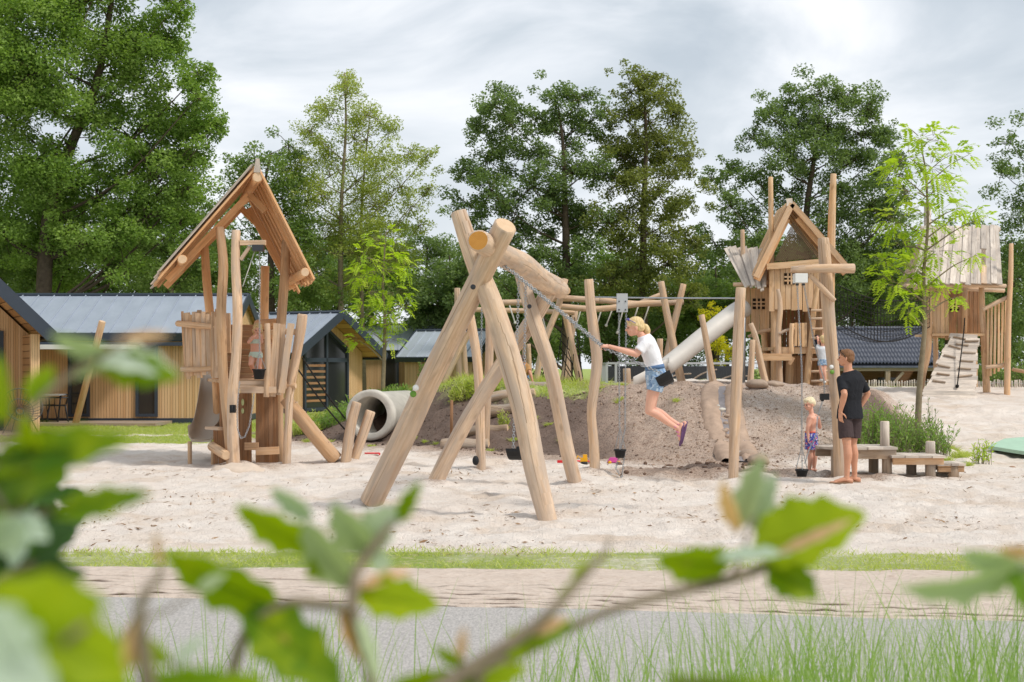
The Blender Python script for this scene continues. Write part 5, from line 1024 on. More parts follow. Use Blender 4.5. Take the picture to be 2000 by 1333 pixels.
t = thing('toy_car', 'small pink toy car with yellow wheels beside the hanging bucket', 'toy', G(1200, 905)); q = G(1199, 907); m = MB(); m.hexa([q+V(*v) for v in ((-.11, -.05, .03), (.11, -.05, .03), (.11, .05, .03), (-.11, .05, .03), (-.06, -.04, .11), (.05, -.04, .11), (.05, .04, .11), (-.06, .04, .11))], .5); m.build('body', PINK, t)
for s in (-.07, .07): m = MB(); m.lathe([(0, 0), (.03, 0), (.03, .02), (0, .02)], q+V(s, -.05, .03), 10, (0, -1, 0)); m.build('wheel', YEL, t)
t = thing('toy_rake', 'flat red plastic toy rake lying behind the forked posts', 'toy', G(722, 890)); q = G(712, 889); m = MB(); m.tube([q+V(0, 0, .03), q+V(.2, .02, .03)], .015, 6); m.build('handle', RED, t); m = MB(); m.plank(q+V(.2, .02, .03), q+V(.26, .02, .03), .16, .02, (0, 0, 1), .5)
for k in range(4): m.box(q+V(.255, -.05+k*.035, .0), q+V(.275, -.035+k*.035, .03), .5)
m.build('head', RED, t)
W_CLOD = plain('damp_earth_clod', C(120, 98, 84), .95, .1, 0, .25, 9, .7)
def rock(label, px, py, Y, w, h, group=None, mat=None, tilt=0.0):
    q = onground(px, Y); q.z += h/F*Y*.25; m = MB(); M = Matrix.Rotation(rnd(0, 6), 3, 'Z'); m.ball((0, 0, 0), (w/2/F*Y, w/2/F*Y*.8, h/2/F*Y), 16, 10); sd_ = random.randint(0, 999)
    m.v = [tuple(q+Vector(v)*(1+.35*float(vn(np.array([v[0]*9]), np.array([v[1]*9+v[2]*7]), sd_)[0])+.2*float(vn(np.array([v[0]*25]), np.array([v[2]*25]), sd_)[0]))) for v in m.v]
    tag(m.build('rock', mat or ROCK, None, q), label, 'rock', group)
rock('rounded tan boulder at the left edge of the water channel', 1462, 848, 23.6, 34, 22, 'rocks along the channel'); rock('boulder at the foot of the water channel', 1480, 862, 22.8, 44, 26, 'rocks along the channel'); rock('flat grey rock right of the upper water channel', 1480, 768, 27.6, 46, 18, 'rocks along the channel'); rock('small dark stone in the upper water channel', 1408, 795, 26.4, 14, 8, 'rocks along the channel', W_BROWN); rock('pale stone beside the channel under the tall post', 1467, 835, 24, 26, 16, 'rocks along the channel'); rock('flat pale rock highest on the channel rim', 1510, 762, 27.8, 40, 14, 'rocks along the channel'); rock('rock left of the channel top on the bank crest', 1430, 766, 27.6, 36, 12, 'rocks along the channel')
rock('lone brown clod on the sand right of the benches', 1978, 887, 22.4, 15, 9, None, W_BROWN)
e = thing('water_channel', 'curved rock-lined water channel running down the earth bank', 'channel', onground(1420, 25)); m = MB(); L = [(1398, 766, 28.4), (1388, 785, 27.2), (1388, 803, 26.2), (1398, 822, 25.2), (1414, 840, 24.2), (1428, 862, 23.0)]; R = [(x+44, y, Y) for x, y, Y in L]
RIM = plain('sandy_channel_rim', C(186, 160, 140), .95, .1, 0, .2, 5, .8)
for S, w in ((L, .13), (R, .12)):
    q = spline([onground(x, Y, -.01) for x, y, Y in S], 6); n = len(q); vs = []; fs = []; K = 9
    for i, c in enumerate(q):
        d = (q[min(i+1, n-1)]-q[max(i-1, 0)]); sx = V(d.y, -d.x, 0).normalized()
        for j in range(K): f = j/(K-1)*2-1; vs.append(c+sx*(w*1.5*f)+V(0, 0, .13*math.sqrt(max(0, 1-f*f))-.03+.07*float(vn(np.array([c.y*5+f]), np.array([c.x*5+f*2]), 3)[0])))
    fs = [(i*K+j, i*K+j+1, i*K+K+j+1, i*K+K+j) for i in range(n-1) for j in range(K-1)]
    m = MB(); m.add(vs, fs, None, .5, 0, True); m.build('rim', RIM, e)
m = MB(); q = spline([onground(x+22, Y, .02) for x, y, Y in L], 4)
m.add([v+V(s*.2, 0, 0) for v in q for s in (-1, 1)], [(2*i, 2*i+1, 2*i+3, 2*i+2) for i in range(len(q)-1)], None, .5, 0, True); m.build('channel_bed', plain('slate_channel_bed', C(150, 142, 142), .6, .3, 0, .3, 6, .4), e)
for i in range(26):
    f = rnd(0, 1); x, Y = np.interp(f, np.linspace(0, 1, 6), [p[0] for p in L])+rnd(6, 40), np.interp(f, np.linspace(0, 1, 6), [p[2] for p in L])
    rock('loose stone lying among others in the bed of the water channel', x, 0, Y, rnd(7, 17), rnd(5, 10), 'loose stones in the water channel', [ROCK, CONC, RIM][i % 3])
for i in range(70):                                                  # clods thrown out of the diggings
    a = rnd(0, 6.28); r = abs(random.gauss(0, .6)); x = 2.9+2.0*r*math.cos(a); Y = 21.6+1.3*r*math.sin(a); px = x/Y*F+1000
    rock('dark clod of damp earth dug out at the foot of the bank', px, 0, Y, rnd(5, 14), rnd(4, 8), 'dug-out clods of earth', W_CLOD)
# ---------------------------------------------------------------- left play hut
lt = thing('play_hut', 'tall pointed-roof play hut of warm orange logs at the left with slatted railing', 'play hut', V(-4.2, 22.8, 0)); Yl = 22.4
RD = V(-.78, 3.0, 0)                                                # direction of the ridge
def slope_boards(mb, ridge0, eave0, rd, n, w_over, t, out, wob=.05, lenj=.05, tint=None):
    """roof boards running down the slope, side by side along rd"""
    d = (eave0-ridge0); nrm = d.cross(rd).normalized(); nrm = nrm if nrm.dot(out) > 0 else -nrm; wdt = rd.length/n
    for i in range(n):
        o = rd*((i+.5)/n); e = ridge0+d*(1+rnd(-lenj, lenj)); lift = nrm*(t*.9 if i % 2 else 0)
        mb.plank(ridge0+o+lift, e+o+lift, wdt*w_over, t, nrm, None, 0, 3, wob)
rid = P(503, 335, 22.0); el = P(313, 541, 22.0); er = P(614, 546, 22.0)
m = MB(); slope_boards(m, rid+V(0, 0, .09), el+V(0, 0, .0), RD, 15, 1.12, .03, V(-1, 0, 1)); slope_boards(m, rid+V(.02, 0, .05), er, RD, 15, 1.12, .03, V(1, 0, 1)); roof = m.build('roof', W_ORANGE, lt)
# silvery outer layer of boards on the left slope
m = MB(); nl = (el-rid).cross(RD).normalized(); nl = nl if nl.z > 0 else -nl; slope_boards(m, rid+V(0, 0, .09)+nl*.062, el+nl*.062, RD, 14, 1.15, .022, V(-1, 0, 1)); m.build('outer_boards', W_GREY, roof)
m = MB(); m.plank(rid+V(0, -.02, -.02), P(503, 310, 21.95), .11, .03, (0, 1, 0), None, 0, 2, .1, .05); m.build('peak_board', W_GREY, roof)
def rlog(name, a, b, r, mats=ORNG, par=None, sub=3, wob=.03): 
    m = MB(); m.tube([a, a.lerp(b, .5)+V(rnd(-.02, .02), 0, rnd(-.02, .02)), b], r, 14, sub, None, 1, wob=wob); return m.build(name, mats, par or lt)
dl = (el-rid); dr = (er-rid)
rlog('ridge_log', rid+V(.01, -.02, -.09), rid+RD*.99+V(.01, 0, -.09), .085)
for f, o in ((.70, 0), ):
    rlog('purlin', rid+dl*.80+V(.05, -.04, -.06), rid+dl*.80+RD+V(.05, 0, -.06), .075); rlog('purlin', rid+dr*.90+V(-.05, -.04, -.06), rid+dr*.90+RD+V(-.05, 0, -.06), .07)
for k, (f0, f1) in enumerate(((.30, .99), (.22, 1.0))):              # rafters, front and back pairs
    o = RD*(.20+.62*k)
    for d_, sg in ((dl, 1), (dr, -1)) if k else ((dl, 1),):
        m = MB(); m.plank(rid+o+d_*.06+V(0, 0, -.20), rid+o+d_*.93+V(sg*.02, 0, -.13), .11, .09, RD, None, 0, 3, .06); m.build('rafter', W_ORANGE, lt)
    m = MB(); m.plank(rid+o+dl*.02+V(-.05, 0, -.27), rid+o+dr*.20+V(0, 0, -.22), .10, .09, RD); m.build('collar_tie', W_ORANGE, lt)
# posts
def P_(pts, Y, w, mats=WARM, g=True, name='post', **k): return log(name, lt, pts, Y, w, mats, ground=g, **k)
P_([(429, 444), (436, 520), (432, 600), (434, 690), (438, 760), (446, 840), (452, 902)], [22.3], [17, 19, 20, 20, 19, 19, 20])
P_([(461, 450), (460, 520), (464, 600), (462, 690), (455, 770), (455, 850), (457, 909)], [21.9], [17, 18, 20, 20, 22, 23, 24], LOGM)
P_([(591, 614), (588, 640), (578, 700), (566, 770), (563, 830), (559, 912)], [22.3], [20, 21, 19, 17, 16, 17], LOGM)
P_([(559, 470), (555, 550), (549, 630), (546, 700), (545, 800), (547, 900)], [23.2], [17, 18, 19, 19, 18, 18])
P_([(400, 484), (404, 550), (411, 620), (420, 700), (424, 800), (428, 884)], [24.3], [15, 17, 17, 17, 16, 16], ORNG)
P_([(518, 520), (517, 580), (516, 640), (515, 760), (515, 880)], [25.0], [17, 17, 18, 16, 16], ORNG)
P_([(522, 632), (523, 700), (520, 776)], [22.1], [11, 12, 11], LOGM, False, 'stub_post')
# floor, rails, slats
zf = 1.36; A, B, Cc, D = P(432, 760, 22.35), P(560, 760, 22.35), P(548, 700, 24.8), P(405, 700, 24.8)
for q in (A, B, Cc, D): q.z = zf
m = MB(); n = 12
for i in range(n):
    a0, b0 = A.lerp(D, i/n), B.lerp(Cc, i/n); a1, b1 = A.lerp(D, (i+.94)/n), B.lerp(Cc, (i+.94)/n); m.hexa([a0-V(0, 0, .05), b0-V(0, 0, .05), b1-V(0, 0, .05), a1-V(0, 0, .05), a0, b0, b1, a1])
m.build('floor_boards', W_WARM, lt)
m = MB(); m.plank(P(468, 752, 22.2), P(560, 752, 22.2), .12, .06, (0, 1, 0)); m.plank(P(470, 762, 22.1), P(540, 762, 22.1), .10, .05, (0, 1, 0)); m.build('floor_beam', W_PALE, lt)
rail_l = [P(347, 632, 23.1), P(382, 636, 22.7), P(440, 640, 22.45)]; m = MB(); m.tube(rail_l, .05, 10, 3, None, 1, wob=.05); m.build('rail_log', WARM, lt)
rail_l2 = [P(356, 722, 23.1), P(386, 722, 22.7), P(440, 718, 22.5)]; m = MB(); m.tube(rail_l2, .045, 10, 3, None, 1, wob=.05); m.build('rail_log', WARM, lt)
sl_ = []
for k in range(13):                                                # uneven palings round the left of the deck, with gaps
    f = k/12; x0 = 355+74*f+rnd(-1, 1); yy = 23.15-.70*f; sl_.append((x0, x0+rnd(-1.5, 4)+4*(1-f), 612+rnd(-7, 8), 736+rnd(-6, 5), rnd(6.5, 9.5) if k % 3 else rnd(4, 6), yy))
sl_ += [(366, 373, 611, 700, 9, 23.5), (389, 392, 606, 704, 8, 23.3), (406, 408, 611, 722, 8, 23.0), (446, 447, 612, 690, 8, 22.6), (424, 425, 604, 700, 7, 22.9)]
for k, (x0, x1, y0, y1, w, yy) in enumerate(sl_):
    m = MB(); m.plank(P(x0, y0, yy-.07), P(x1, y1, yy-.07), w/F*yy, .035, (rnd(-.3, .3), 1, .05), None, 0, 4, .13); m.build('rail_slat', W_PALE if (k % 3 and k < 13) else W_WARM, lt)
m = MB(); m.tube([P(527, 650, 22.5), P(560, 648, 22.4), P(588, 650, 22.3)], .05, 10, 3, None, 1); m.build('rail_log', WARM, lt)
m = MB(); m.tube([P(527, 755, 22.4), P(556, 754, 22.3), P(578, 754, 22.25)], .045, 10, 3, None, 1); m.build('rail_log', WARM, lt)
for x0, x1, y0, y1, w, w1, yy in ((541, 532, 632, 775, 15, 12, 22.2), (551, 543, 634, 772, 13, 12, 22.25), (569, 550, 632, 768, 13, 12, 22.15), (560, 561, 660, 752, 9, 9, 22.5)):
    m = MB(); m.plank(P(x0, y0, yy-.06), P(x1, y1, yy-.06), w/F*yy, .04, (0, 1, .05), None, 0, 4, .10, w1/F*yy); m.build('rail_slat', W_PALE, lt)
m = MB(); m.tube([P(503, 635, 24.7), P(548, 632, 24.2)], .09, 12, 3, None, 1); m.tube([P(500, 655, 24.7), P(548, 655, 24.2)], .07, 12, 3, None, 1); m.build('back_rail', ORNG, lt)
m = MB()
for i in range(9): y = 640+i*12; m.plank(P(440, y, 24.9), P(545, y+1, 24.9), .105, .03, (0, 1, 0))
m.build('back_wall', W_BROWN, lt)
# lower wall of upright boards with a step log
m = MB()
for i in range(9):
    x = 470+i*8.6
    if 492 < x < 500: continue
    m.plank(P(x, 768, 23.0), P(x+rnd(-1, 1), 904, 23.0), .072, .03, (0, 1, 0), None, 0, 3, .06)
m.build('lower_wall', W_BROWN, lt); m = MB()
for i in range(6): q0 = P(432+i*2, 760, 22.9+i*.3); q1 = V(q0.x, q0.y, -.05); m.plank(q0, q1, .26, .03, (1, .1, 0), None, 0, 3, .05)
m.build('side_wall', W_BROWN, lt); m = MB()
for i in range(4): m.plank(P(421+i*9, 840, 22.7), P(422+i*9+rnd(-1, 1), 906, 22.7), .07, .03, (0, 1, 0), None, 0, 2, .06)
m.build('lower_wall', W_BROWN, lt)
m = MB(); m.plank(P(478, 872, 22.75), P(505, 872, 22.75), .12, .05, (0, 1, 0)); m.plank(P(500, 882, 22.7), P(545, 880, 22.7), .12, .05, (0, 1, 0)); m.build('lower_beam', W_WARM, lt)
m = MB(); m.tube([P(414, 872, 22.6), P(426, 880, 22.2), P(442, 890, 21.8)], .075, 14, 2, None, 1); m.build('step_log', WARM, lt)
m = MB(); m.plank(P(409, 836, 22.6), P(434, 838, 22.3), .16, .045, (0, 0, 1)); m.build('shelf', W_PALE, lt)
FOOT = NT('green_footprint'); FOOT = FOOT.finish(C(206, 222, 166), .5)
for py in (786, 803):
    m = MB(); c = P(474, py, 22.95); m.lathe([(0, 0), (.03, 0), (.03, .006), (0, .006)], c, 16, (0, -1, 0)); m.v = [tuple(c+V((Vector(v)-c).x*.75, (Vector(v)-c).y, (Vector(v)-c).z*(1.9 if py < 800 else 1.5))) for v in m.v]; m.build('footprint', FOOT, lt)
# crane arm
m = MB(); m.plank(P(469, 475, 21.9), P(519, 474, 21.9), .075, .09, (0, 1, 0), None, 0, 2, .1); m.build('crane_arm', W_PALE, lt)
m = MB(); m.plank(P(470, 508, 21.9), P(488, 482, 21.9), .05, .05, (0, 1, 0)); m.build('arm_brace', W_PALE, lt)
m = MB(); a, b = P(494, 479, 21.85), P(515, 491, 21.85); m.box((a.x, 21.78, b.z), (b.x, 21.95, a.z), .5); m.build('pulley_box', STEELD, lt)
m = MB(); m.box(P(456, 799, 21.72)+V(-.05, -.05, -.06), P(456, 799, 21.72)+V(.03, .05, .06), .5); m.tube([P(453, 792, 21.66), P(453, 806, 21.66)], .02, 8); m.build('cleat', RUBBER, lt)
m = MB(); m.tube([P(497, 492, 21.9), P(486, 525, 21.85), P(474, 560, 21.8)], .007, 6, 1, .5); m.build('pulley_rope', ROPE_W, lt)
bucket('black rubber bucket hanging from the crane of the pointed hut in front of the toddler', P(506, 721, 21.9), .10, .16, P(507, 690, 21.9), chains=([P(507, 491, 21.9), P(507, 690, 21.9)], [P(468, 745, 21.75), P(463, 800, 21.72), P(464, 838, 21.72), P(470, 856, 21.72), P(478, 854, 21.74), P(487, 832, 21.78), P(494, 790, 21.85), P(496, 770, 21.88)]))
# slide of the hut
sd_t = thing('hut_slide', 'taupe chute slide coming down the left side of the pointed hut', 'slide', V(-5.0, 23.4, 0)); prof = [(25.4, 1.42), (25.1, 1.40), (24.7, 1.12), (24.3, .80), (23.9, .55), (23.6, .44), (23.2, .40), (22.95, .39)]
m = MB(); xl = (367-1000)/F*23; xr_ = (420-1000)/F*23; xc_ = (xl+xr_)/2; hw_ = (xr_-xl)/2; vs = []; S = spline([V(xc_-.10*(y-23), y, z) for y, z in prof], 4)
sec = [(-1, .22), (-.96, .23), (-.9, .08), (-.7, .01), (0, 0), (.7, .01), (.9, .08), (.96, .23), (1, .22), (.93, .05), (.72, -.035), (0, -.045), (-.72, -.035), (-.93, .05)]; k = len(sec)
for q in S:
    for a, h in sec: vs.append(q+V(a*hw_, 0, h))
m.add(vs, [(i*k+j, i*k+(j+1) % k, i*k+k+(j+1) % k, i*k+k+j) for i in range(len(S)-1) for j in range(k)]+[tuple(range(k)), tuple(range((len(S)-1)*k+k-1, (len(S)-1)*k-1, -1))], None, .5, 0, True); m.build('chute', SLIDEB, sd_t)
for sx in (-.86, .86): m = MB(); m.tube([V(xc_+sx*hw_, 23.0, .36), V(xc_+sx*hw_, 23.0, -.1)], .035, 8, 1, .5); m.build('leg', W_WARM, sd_t)
# step log leading up
m = MB(); q = [P(556, 778, 22.7), P(585, 812, 22.75), P(620, 856, 22.85), P(656, 898, 22.95)]; m.tube(q, [.10, .115, .115, .12], 14, 4, None, 1, wob=.05); sl2 = thing('step_log', 'sloping notched log leading up to the pointed hut from the right', 'log', G(640, 902)); m.build('log', WARM, sl2); m = MB()
for f in (.18, .34, .50, .66, .82): c = q[0].lerp(q[3], f)+V(0, 0, .085); m.box(c+V(-.11, -.09, -.06), c+V(.05, .09, .035))
m.build('notch_tread', W_PALE, sl2)
for (a, b), lb in (((P(591, 700, 22.4), P(674, 818, 23.0)), 'upper black support rope from the hut post to the forked posts'), ((P(582, 722, 22.4), P(673, 839, 23.0)), 'lower black support rope from the hut post to the forked posts')):
    m = MB(); m.tube([a, a.lerp(b, .5)+V(0, 0, -.03), b], .013, 6, 4, .5, chamfer=False); tag(m.build('rope', ROPE_D, None, a), lb, 'rope', None)
m = MB(); q = G(462, 922); m.ball(q+V(0, .1, -.02), (.42, .25, .15), 24, 12); m.v = [tuple(Vector(v)+V(0, 0, .05*float(vn(np.array([v[0]*9]), np.array([v[1]*9]), 3)[0]))) for v in m.v]
o = m.build('sand_heap', plain('heaped_sand', C(212, 194, 176), .95, .1, 0, .1, 14, .6), None, q); tag(o, 'small heap of loose sand at the foot of the pointed hut', 'sand heap')

# ---------------------------------------------------------------- peaked tower in the middle
ct = thing('play_tower', 'playhouse tower with a peaked gable roof, two cabins and tall corner poles on the bank', 'play tower', onground(1560, 32)); Y0 = 31.2; Y1 = 33.4
def TP(pts, Y, w, mats=HON, g=True, name='post', par=None): return log(name, par or ct, pts, Y, w, mats, ground=g, seg=10)
TP([(1505, 346), (1506, 430), (1507, 520), (1512, 620), (1513, 757)], [31.5], [9, 10, 12, 14, 16]); TP([(1628, 340), (1625, 420), (1623, 500), (1621, 600), (1620, 757)], [32.2], [12, 15, 16, 17, 17])
TP([(1450, 449), (1451, 500), (1452, 560)], [32.8], [8, 9, 9], LOGM, False, 'roof_post'); TP([(1519, 565), (1524, 600), (1520, 650), (1521, 700), (1524, 757)], [31.0], [7, 10, 11, 12, 12], LOGM)
TP([(1598, 555), (1590, 600), (1586, 650), (1580, 700), (1575, 757)], [31.0], [9, 10, 11, 12, 12]); TP([(1488, 560), (1492, 650), (1500, 757)], [33], [11, 12, 13]); TP([(1620, 560), (1622, 650), (1622, 757)], [31.0], [9, 10, 11])
TP([(1543, 700), (1541, 757)], [31.6], 16, HON, True)
def boards(par, name, pxs, yt, yb_, Y, mats, jag=3, gap=.8, tilt=0):
    m = MB(); n = len(pxs)-1
    for i in range(n):
        a, b = pxs[i], pxs[i+1]; x = (a+b)/2; jt, jb = rnd(-jag, jag)*.3, rnd(-jag, jag); yt_ = yt(x) if callable(yt) else yt; yb2 = yb_(x) if callable(yb_) else yb_
        m.plank(P(x, yt_+jt, Y), P(x+rnd(-.6, .6)+tilt, yb2+jb, Y), (b-a-gap)/F*Y, .03, (0, 1, 0), None, 0, 2, .05)
    return m.build(name, mats, par)
cm = boards(ct, 'cabin_wall', [1502, 1513, 1524, 1534, 1545, 1556, 1567, 1578, 1589, 1600], 516, 605, 31.35, W_HONEY, 4)
cl = boards(ct, 'cabin_wall', [1457, 1466, 1475, 1484, 1493, 1503], 562, 652, 32.2, W_HONEY, 5)
m = MB(); 
for i in range(7): y0_, y1_ = 31.4+i*.28, 31.4+i*.28+.265; m.hexa([V((1606-1000)/F*31.4, y0_, 1.2), V((1612-1000)/F*31.4, y0_, 1.2), V((1612-1000)/F*31.4, y1_, 1.2), V((1606-1000)/F*31.4, y1_, 1.2), V((1606-1000)/F*31.4, y0_, 3.8), V((1612-1000)/F*31.4, y0_, 3.8), V((1612-1000)/F*31.4, y1_, 3.8), V((1606-1000)/F*31.4, y1_, 3.8)])
m.build('side_wall', W_WARM, ct)
m = MB()
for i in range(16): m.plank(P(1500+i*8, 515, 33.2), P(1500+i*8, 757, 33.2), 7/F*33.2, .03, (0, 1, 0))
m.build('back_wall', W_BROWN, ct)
def lattice(par, cx, cy, w, h, Y, name='window', n=3):
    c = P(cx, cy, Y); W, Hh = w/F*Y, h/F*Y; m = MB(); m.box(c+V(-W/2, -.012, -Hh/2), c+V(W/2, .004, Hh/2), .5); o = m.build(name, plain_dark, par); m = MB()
    for i in range(1, n): m.box(c+V(-W/2+W*i/n-.017, -.026, -Hh/2), c+V(-W/2+W*i/n+.017, -.0125, Hh/2)); m.box(c+V(-W/2, -.0245, -Hh/2+Hh*i/n-.017), c+V(W/2, -.013, -Hh/2+Hh*i/n+.017))
    m.build('glazing_bar', W_HONEY, o)
plain_dark = plain('painted_opening_shade', C(52, 40, 30), .9, .1)  # dark panels painted as the shade inside the open window holes
lattice(ct, 1542, 545, 21, 22, 31.33); lattice(ct, 1482, 594, 24, 21, 32.18)
# gable with net and roof
pk = P(1546, 396, 31.2); eL = P(1479, 534, 31.2); eR = P(1654, 521, 31.2); rd2 = V(.12, 2.2, 0)
m = MB(); slope_boards(m, pk+V(0, 0, .04), eL, rd2, 10, 1.1, .03, V(-1, 0, 1)); slope_boards(m, pk+V(0, 0, .04), eR, rd2, 10, 1.1, .03, V(1, 0, 1)); r2 = m.build('roof', W_HONEY, ct)
m = MB(); m.plank(pk+V(-.05, -.05, -.08), P(1541, 388, 31.15), .13, .03, (0, 1, 0), None, 0, 2, .1); m.build('peak_board', W_GREY, r2)
for e_, nm in ((eL, 1), (eR, 2)):
    m = MB(); m.plank(pk+V(0, -.05, -.03), e_+(e_-pk)*.04+V(0, -.05, -.03), .13, .035, (0, 1, 0), None, 0, 3, .06); m.build('bargeboard', W_WARM, r2)
    m = MB(); a = pk+(e_-pk)*.12+V(0, .10, -.16); m.plank(a, e_+V(0, .10, -.14), .15, .08, (0, 1, 0), None, 0, 3, .05); m.build('rafter', W_ORANGE, ct)
m = MB(); m.plank(P(1497, 521, 31.25), P(1610, 512, 31.25), .14, .08, (0, 1, 0), None, 0, 3, .05); m.build('tie_beam', W_HONEY, ct)
m = MB(); NETP = [(1549, 432), (1511, 512), (1606, 504)]
def inside(x, y):
    def s(a, b): return (x-b[0])*(a[1]-b[1])-(a[0]-b[0])*(y-b[1])
    k = [s(NETP[i], NETP[(i+1) % 3]) for i in range(3)]; return all(v <= 0 for v in k) or all(v >= 0 for v in k)
def seg(p, d, lim):
    t = [i for i in range(lim) if inside(p[0]+d[0]*i, p[1]+d[1]*i)]
    if len(t) > 1: m.tube([P(p[0]+d[0]*t[0], p[1]+d[1]*t[0], 31.28), P(p[0]+d[0]*t[-1], p[1]+d[1]*t[-1], 31.28)], .009, 4, 1, .5, chamfer=False)
for i in range(-40, 60): seg((1500+i*3.6, 428), (.7, 1), 100); seg((1500+i*3.6, 428), (-.7, 1), 100)
m.build('gable_net', ROPE_T, ct)
# twisted roof of the side cabin
m = MB(); a0, a1, b0, b1 = P(1416, 484, 33.4), P(1500, 488, 32.6), P(1456, 562, 31.6), P(1496, 566, 31.3); n = 8
for i in range(n):
    f = (i+.5)/n; t_, u_ = a0.lerp(a1, f), b0.lerp(b1, f); d = (u_-t_); u_ = u_+d*rnd(-.04, .06); nn = d.cross(a1-a0).normalized(); m.plank(t_+nn*(.03*(i % 2)), u_+nn*(.03*(i % 2)), (a1-a0).length/n*1.15, .028, nn, None, 0, 2, .04, (b1-b0).length/n*1.2)
m.build('side_roof', W_GREY, ct)
TP([(1432, 556), (1452, 556), (1500, 552)], [31.9], [8, 9, 9], LOGM, False, 'eave_log'); TP([(1462, 658), (1480, 650), (1505, 644)], [31.9], [6, 7, 7], LOGM, False, 'floor_log')
# decks, gate, ladder
def deck(x0, x1, py, Ya, Yb_, th=.07, name='deck', mats=W_HONEY):
    z = P(0, py, Ya).z; m = MB(); n = 8; xa, xb = (x0-1000)/F*Ya, (x1-1000)/F*Ya
    for i in range(n): ya, yb2 = Ya+(Yb_-Ya)*i/n, Ya+(Yb_-Ya)*(i+.95)/n; m.box((xa, ya, z-th), (xb, yb2, z))
    m.box((xa, Ya-.05, z-.15), (xb, Ya-.004, z-.01)); m.build(name, mats, ct)
deck(1512, 1622, 678, 31.1, 33.1); deck(1476, 1546, 691, 30.6, 31.0, .05, 'lower_deck', W_WARM)
m = MB(); m.plank(P(1549, 698, 30.65), P(1541, 712, 30.65), .09, .06, (0, 1, 0)); m.build('bracket', W_WARM, ct)
TP([(1521, 653), (1535, 646), (1552, 642)], [30.95], [6, 6, 6], LOGM, False, 'hand_rail'); TP([(1547, 632), (1545, 660), (1546, 692)], [30.9], [9, 9, 9], HON, False, 'gate_post')
g = boards(ct, 'gate', [1551, 1558, 1565, 1572, 1576], 631, 676, 30.98, W_HONEY, 2, 1.2)
m = MB()
for y in (606, 622, 642, 660, 680, 702, 725, 744): m.tube([P(1584, y+1, 30.9), P(1622, y, 30.9)], .028, 8, 1, None, 1)
m.build('ladder_rung', LOGM, ct)
boards(ct, 'lower_wall', [1548, 1556, 1564, 1572, 1580, 1588, 1596, 1604, 1612, 1620], 695, 757, 31.9, W_WARM, 1)
m = MB(); m.ball(P(1595, 668, 31.2), (.125, .11, .12), 16, 10); m.tube([P(1588, 660, 31.2), P(1594, 655, 31.2), P(1601, 659, 31.2)], .015, 6, 3); tag(m.build('bag', plain('navy_fabric', C(44, 54, 74), .8, .2), None, P(1595, 678, 31.2)), 'round navy fabric bag on the deck of the peaked tower behind the ladder', 'bag')
for lb, pts, w, yy in (('leaning log with a rounded top at the left foot of the peaked tower', [(1466, 632), (1476, 660), (1486, 710), (1497, 757)], [10, 11, 13, 14], 29.2), ('short upright log stump beside the peaked tower', [(1470, 664), (1468, 710), (1465, 757)], [11, 12, 13], 29.0)):
    t = thing('upright_log', lb, 'post', onground(pts[-1][0], yy)); log('post', t, pts, [yy], w, LOGM, ground=True, seg=10)
# tube slide
ts = thing('tube_slide', 'long pale steel slide coming down from the peaked tower to the bank crest', 'slide', onground(1250, 30.5)); m = MB()
q = [P(1455, 600, 31.9), P(1430, 616, 31.7), P(1375, 658, 31.2), P(1330, 694, 30.9), P(1296, 720, 30.6)]; m.tube(q, [.22, .22, .21, .20, .19], 22, 4, .5); tb = m.build('tube', SLIDE, ts)
m = MB(); S = spline([P(1312, 714, 30.7), P(1285, 728, 30.5), P(1262, 742, 30.3), P(1243, 752, 30.1)], 4); vs = []; sec = [(-.26, .16), (-.24, .17), (-.2, .03), (0, -.02), (.2, .03), (.24, .17), (.26, .16), (.22, -.01), (0, -.06), (-.22, -.01)]; k = len(sec)
for c in S:
    for a, h in sec: vs.append(c+V(a*.35, a*.94, h))
m.add(vs, [(i*k+j, i*k+(j+1) % k, i*k+k+(j+1) % k, i*k+k+j) for i in range(len(S)-1) for j in range(k)]+[tuple(range(k)), tuple(range((len(S)-1)*k+k-1, (len(S)-1)*k-1, -1))], None, .5, 0, True); m.build('chute', SLIDE, ts)
m = MB(); p = P(1312, 712, 30.75); m.tube([p+V(0, 0, -.2), V(p.x, p.y, hz(p.x, p.y)-.1)], .03, 8, 1, .5); m.build('leg', STEEL, ts)
m = MB(); p = P(1450, 640, 31.6); m.tube([P(1452, 620, 31.6), V(p.x, p.y, hz(p.x, p.y)-.1)], .06, 10, 1, .5); m.build('leg', STEEL, ts)

# ---------------------------------------------------------------- hut with the climbing ramp at the right
rt = thing('ramp_hut', 'roofed log hut on stilts with a wooden climbing ramp at the right', 'play hut', onground(1880, 38)); Yh = 38.0
def RP(pts, Y, w, mats=WARM, g=True, name='post'): return log(name, rt, pts, Y, w, mats, ground=g, seg=10)
RP([(1814, 560), (1815, 640), (1812, 690), (1803, 730), (1798, 764)], [37.6], [11, 12, 13, 13, 13]); RP([(1917, 557), (1919, 620), (1923, 690), (1927, 764)], [37.6], [11, 12, 13, 14])
RP([(1975, 476), (1974, 540), (1970, 620), (1968, 700), (1967, 768)], [37.2], [8, 10, 11, 12, 12]); RP([(1904, 560), (1904, 650), (1905, 760)], [39.6], 9); RP([(1826, 560), (1828, 755)], [39.6], 10); RP([(1885, 555), (1883, 650)], [38.0], [10, 11], WARM, False, 'stub_post')
boards(rt, 'cabin_wall', [1821, 1829, 1837, 1845, 1853], 562, 662, 37.75, W_HONEY, 3)
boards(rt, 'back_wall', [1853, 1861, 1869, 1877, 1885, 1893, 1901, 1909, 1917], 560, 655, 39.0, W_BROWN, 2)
lattice(rt, 1864, 595, 19, 24, 38.9)
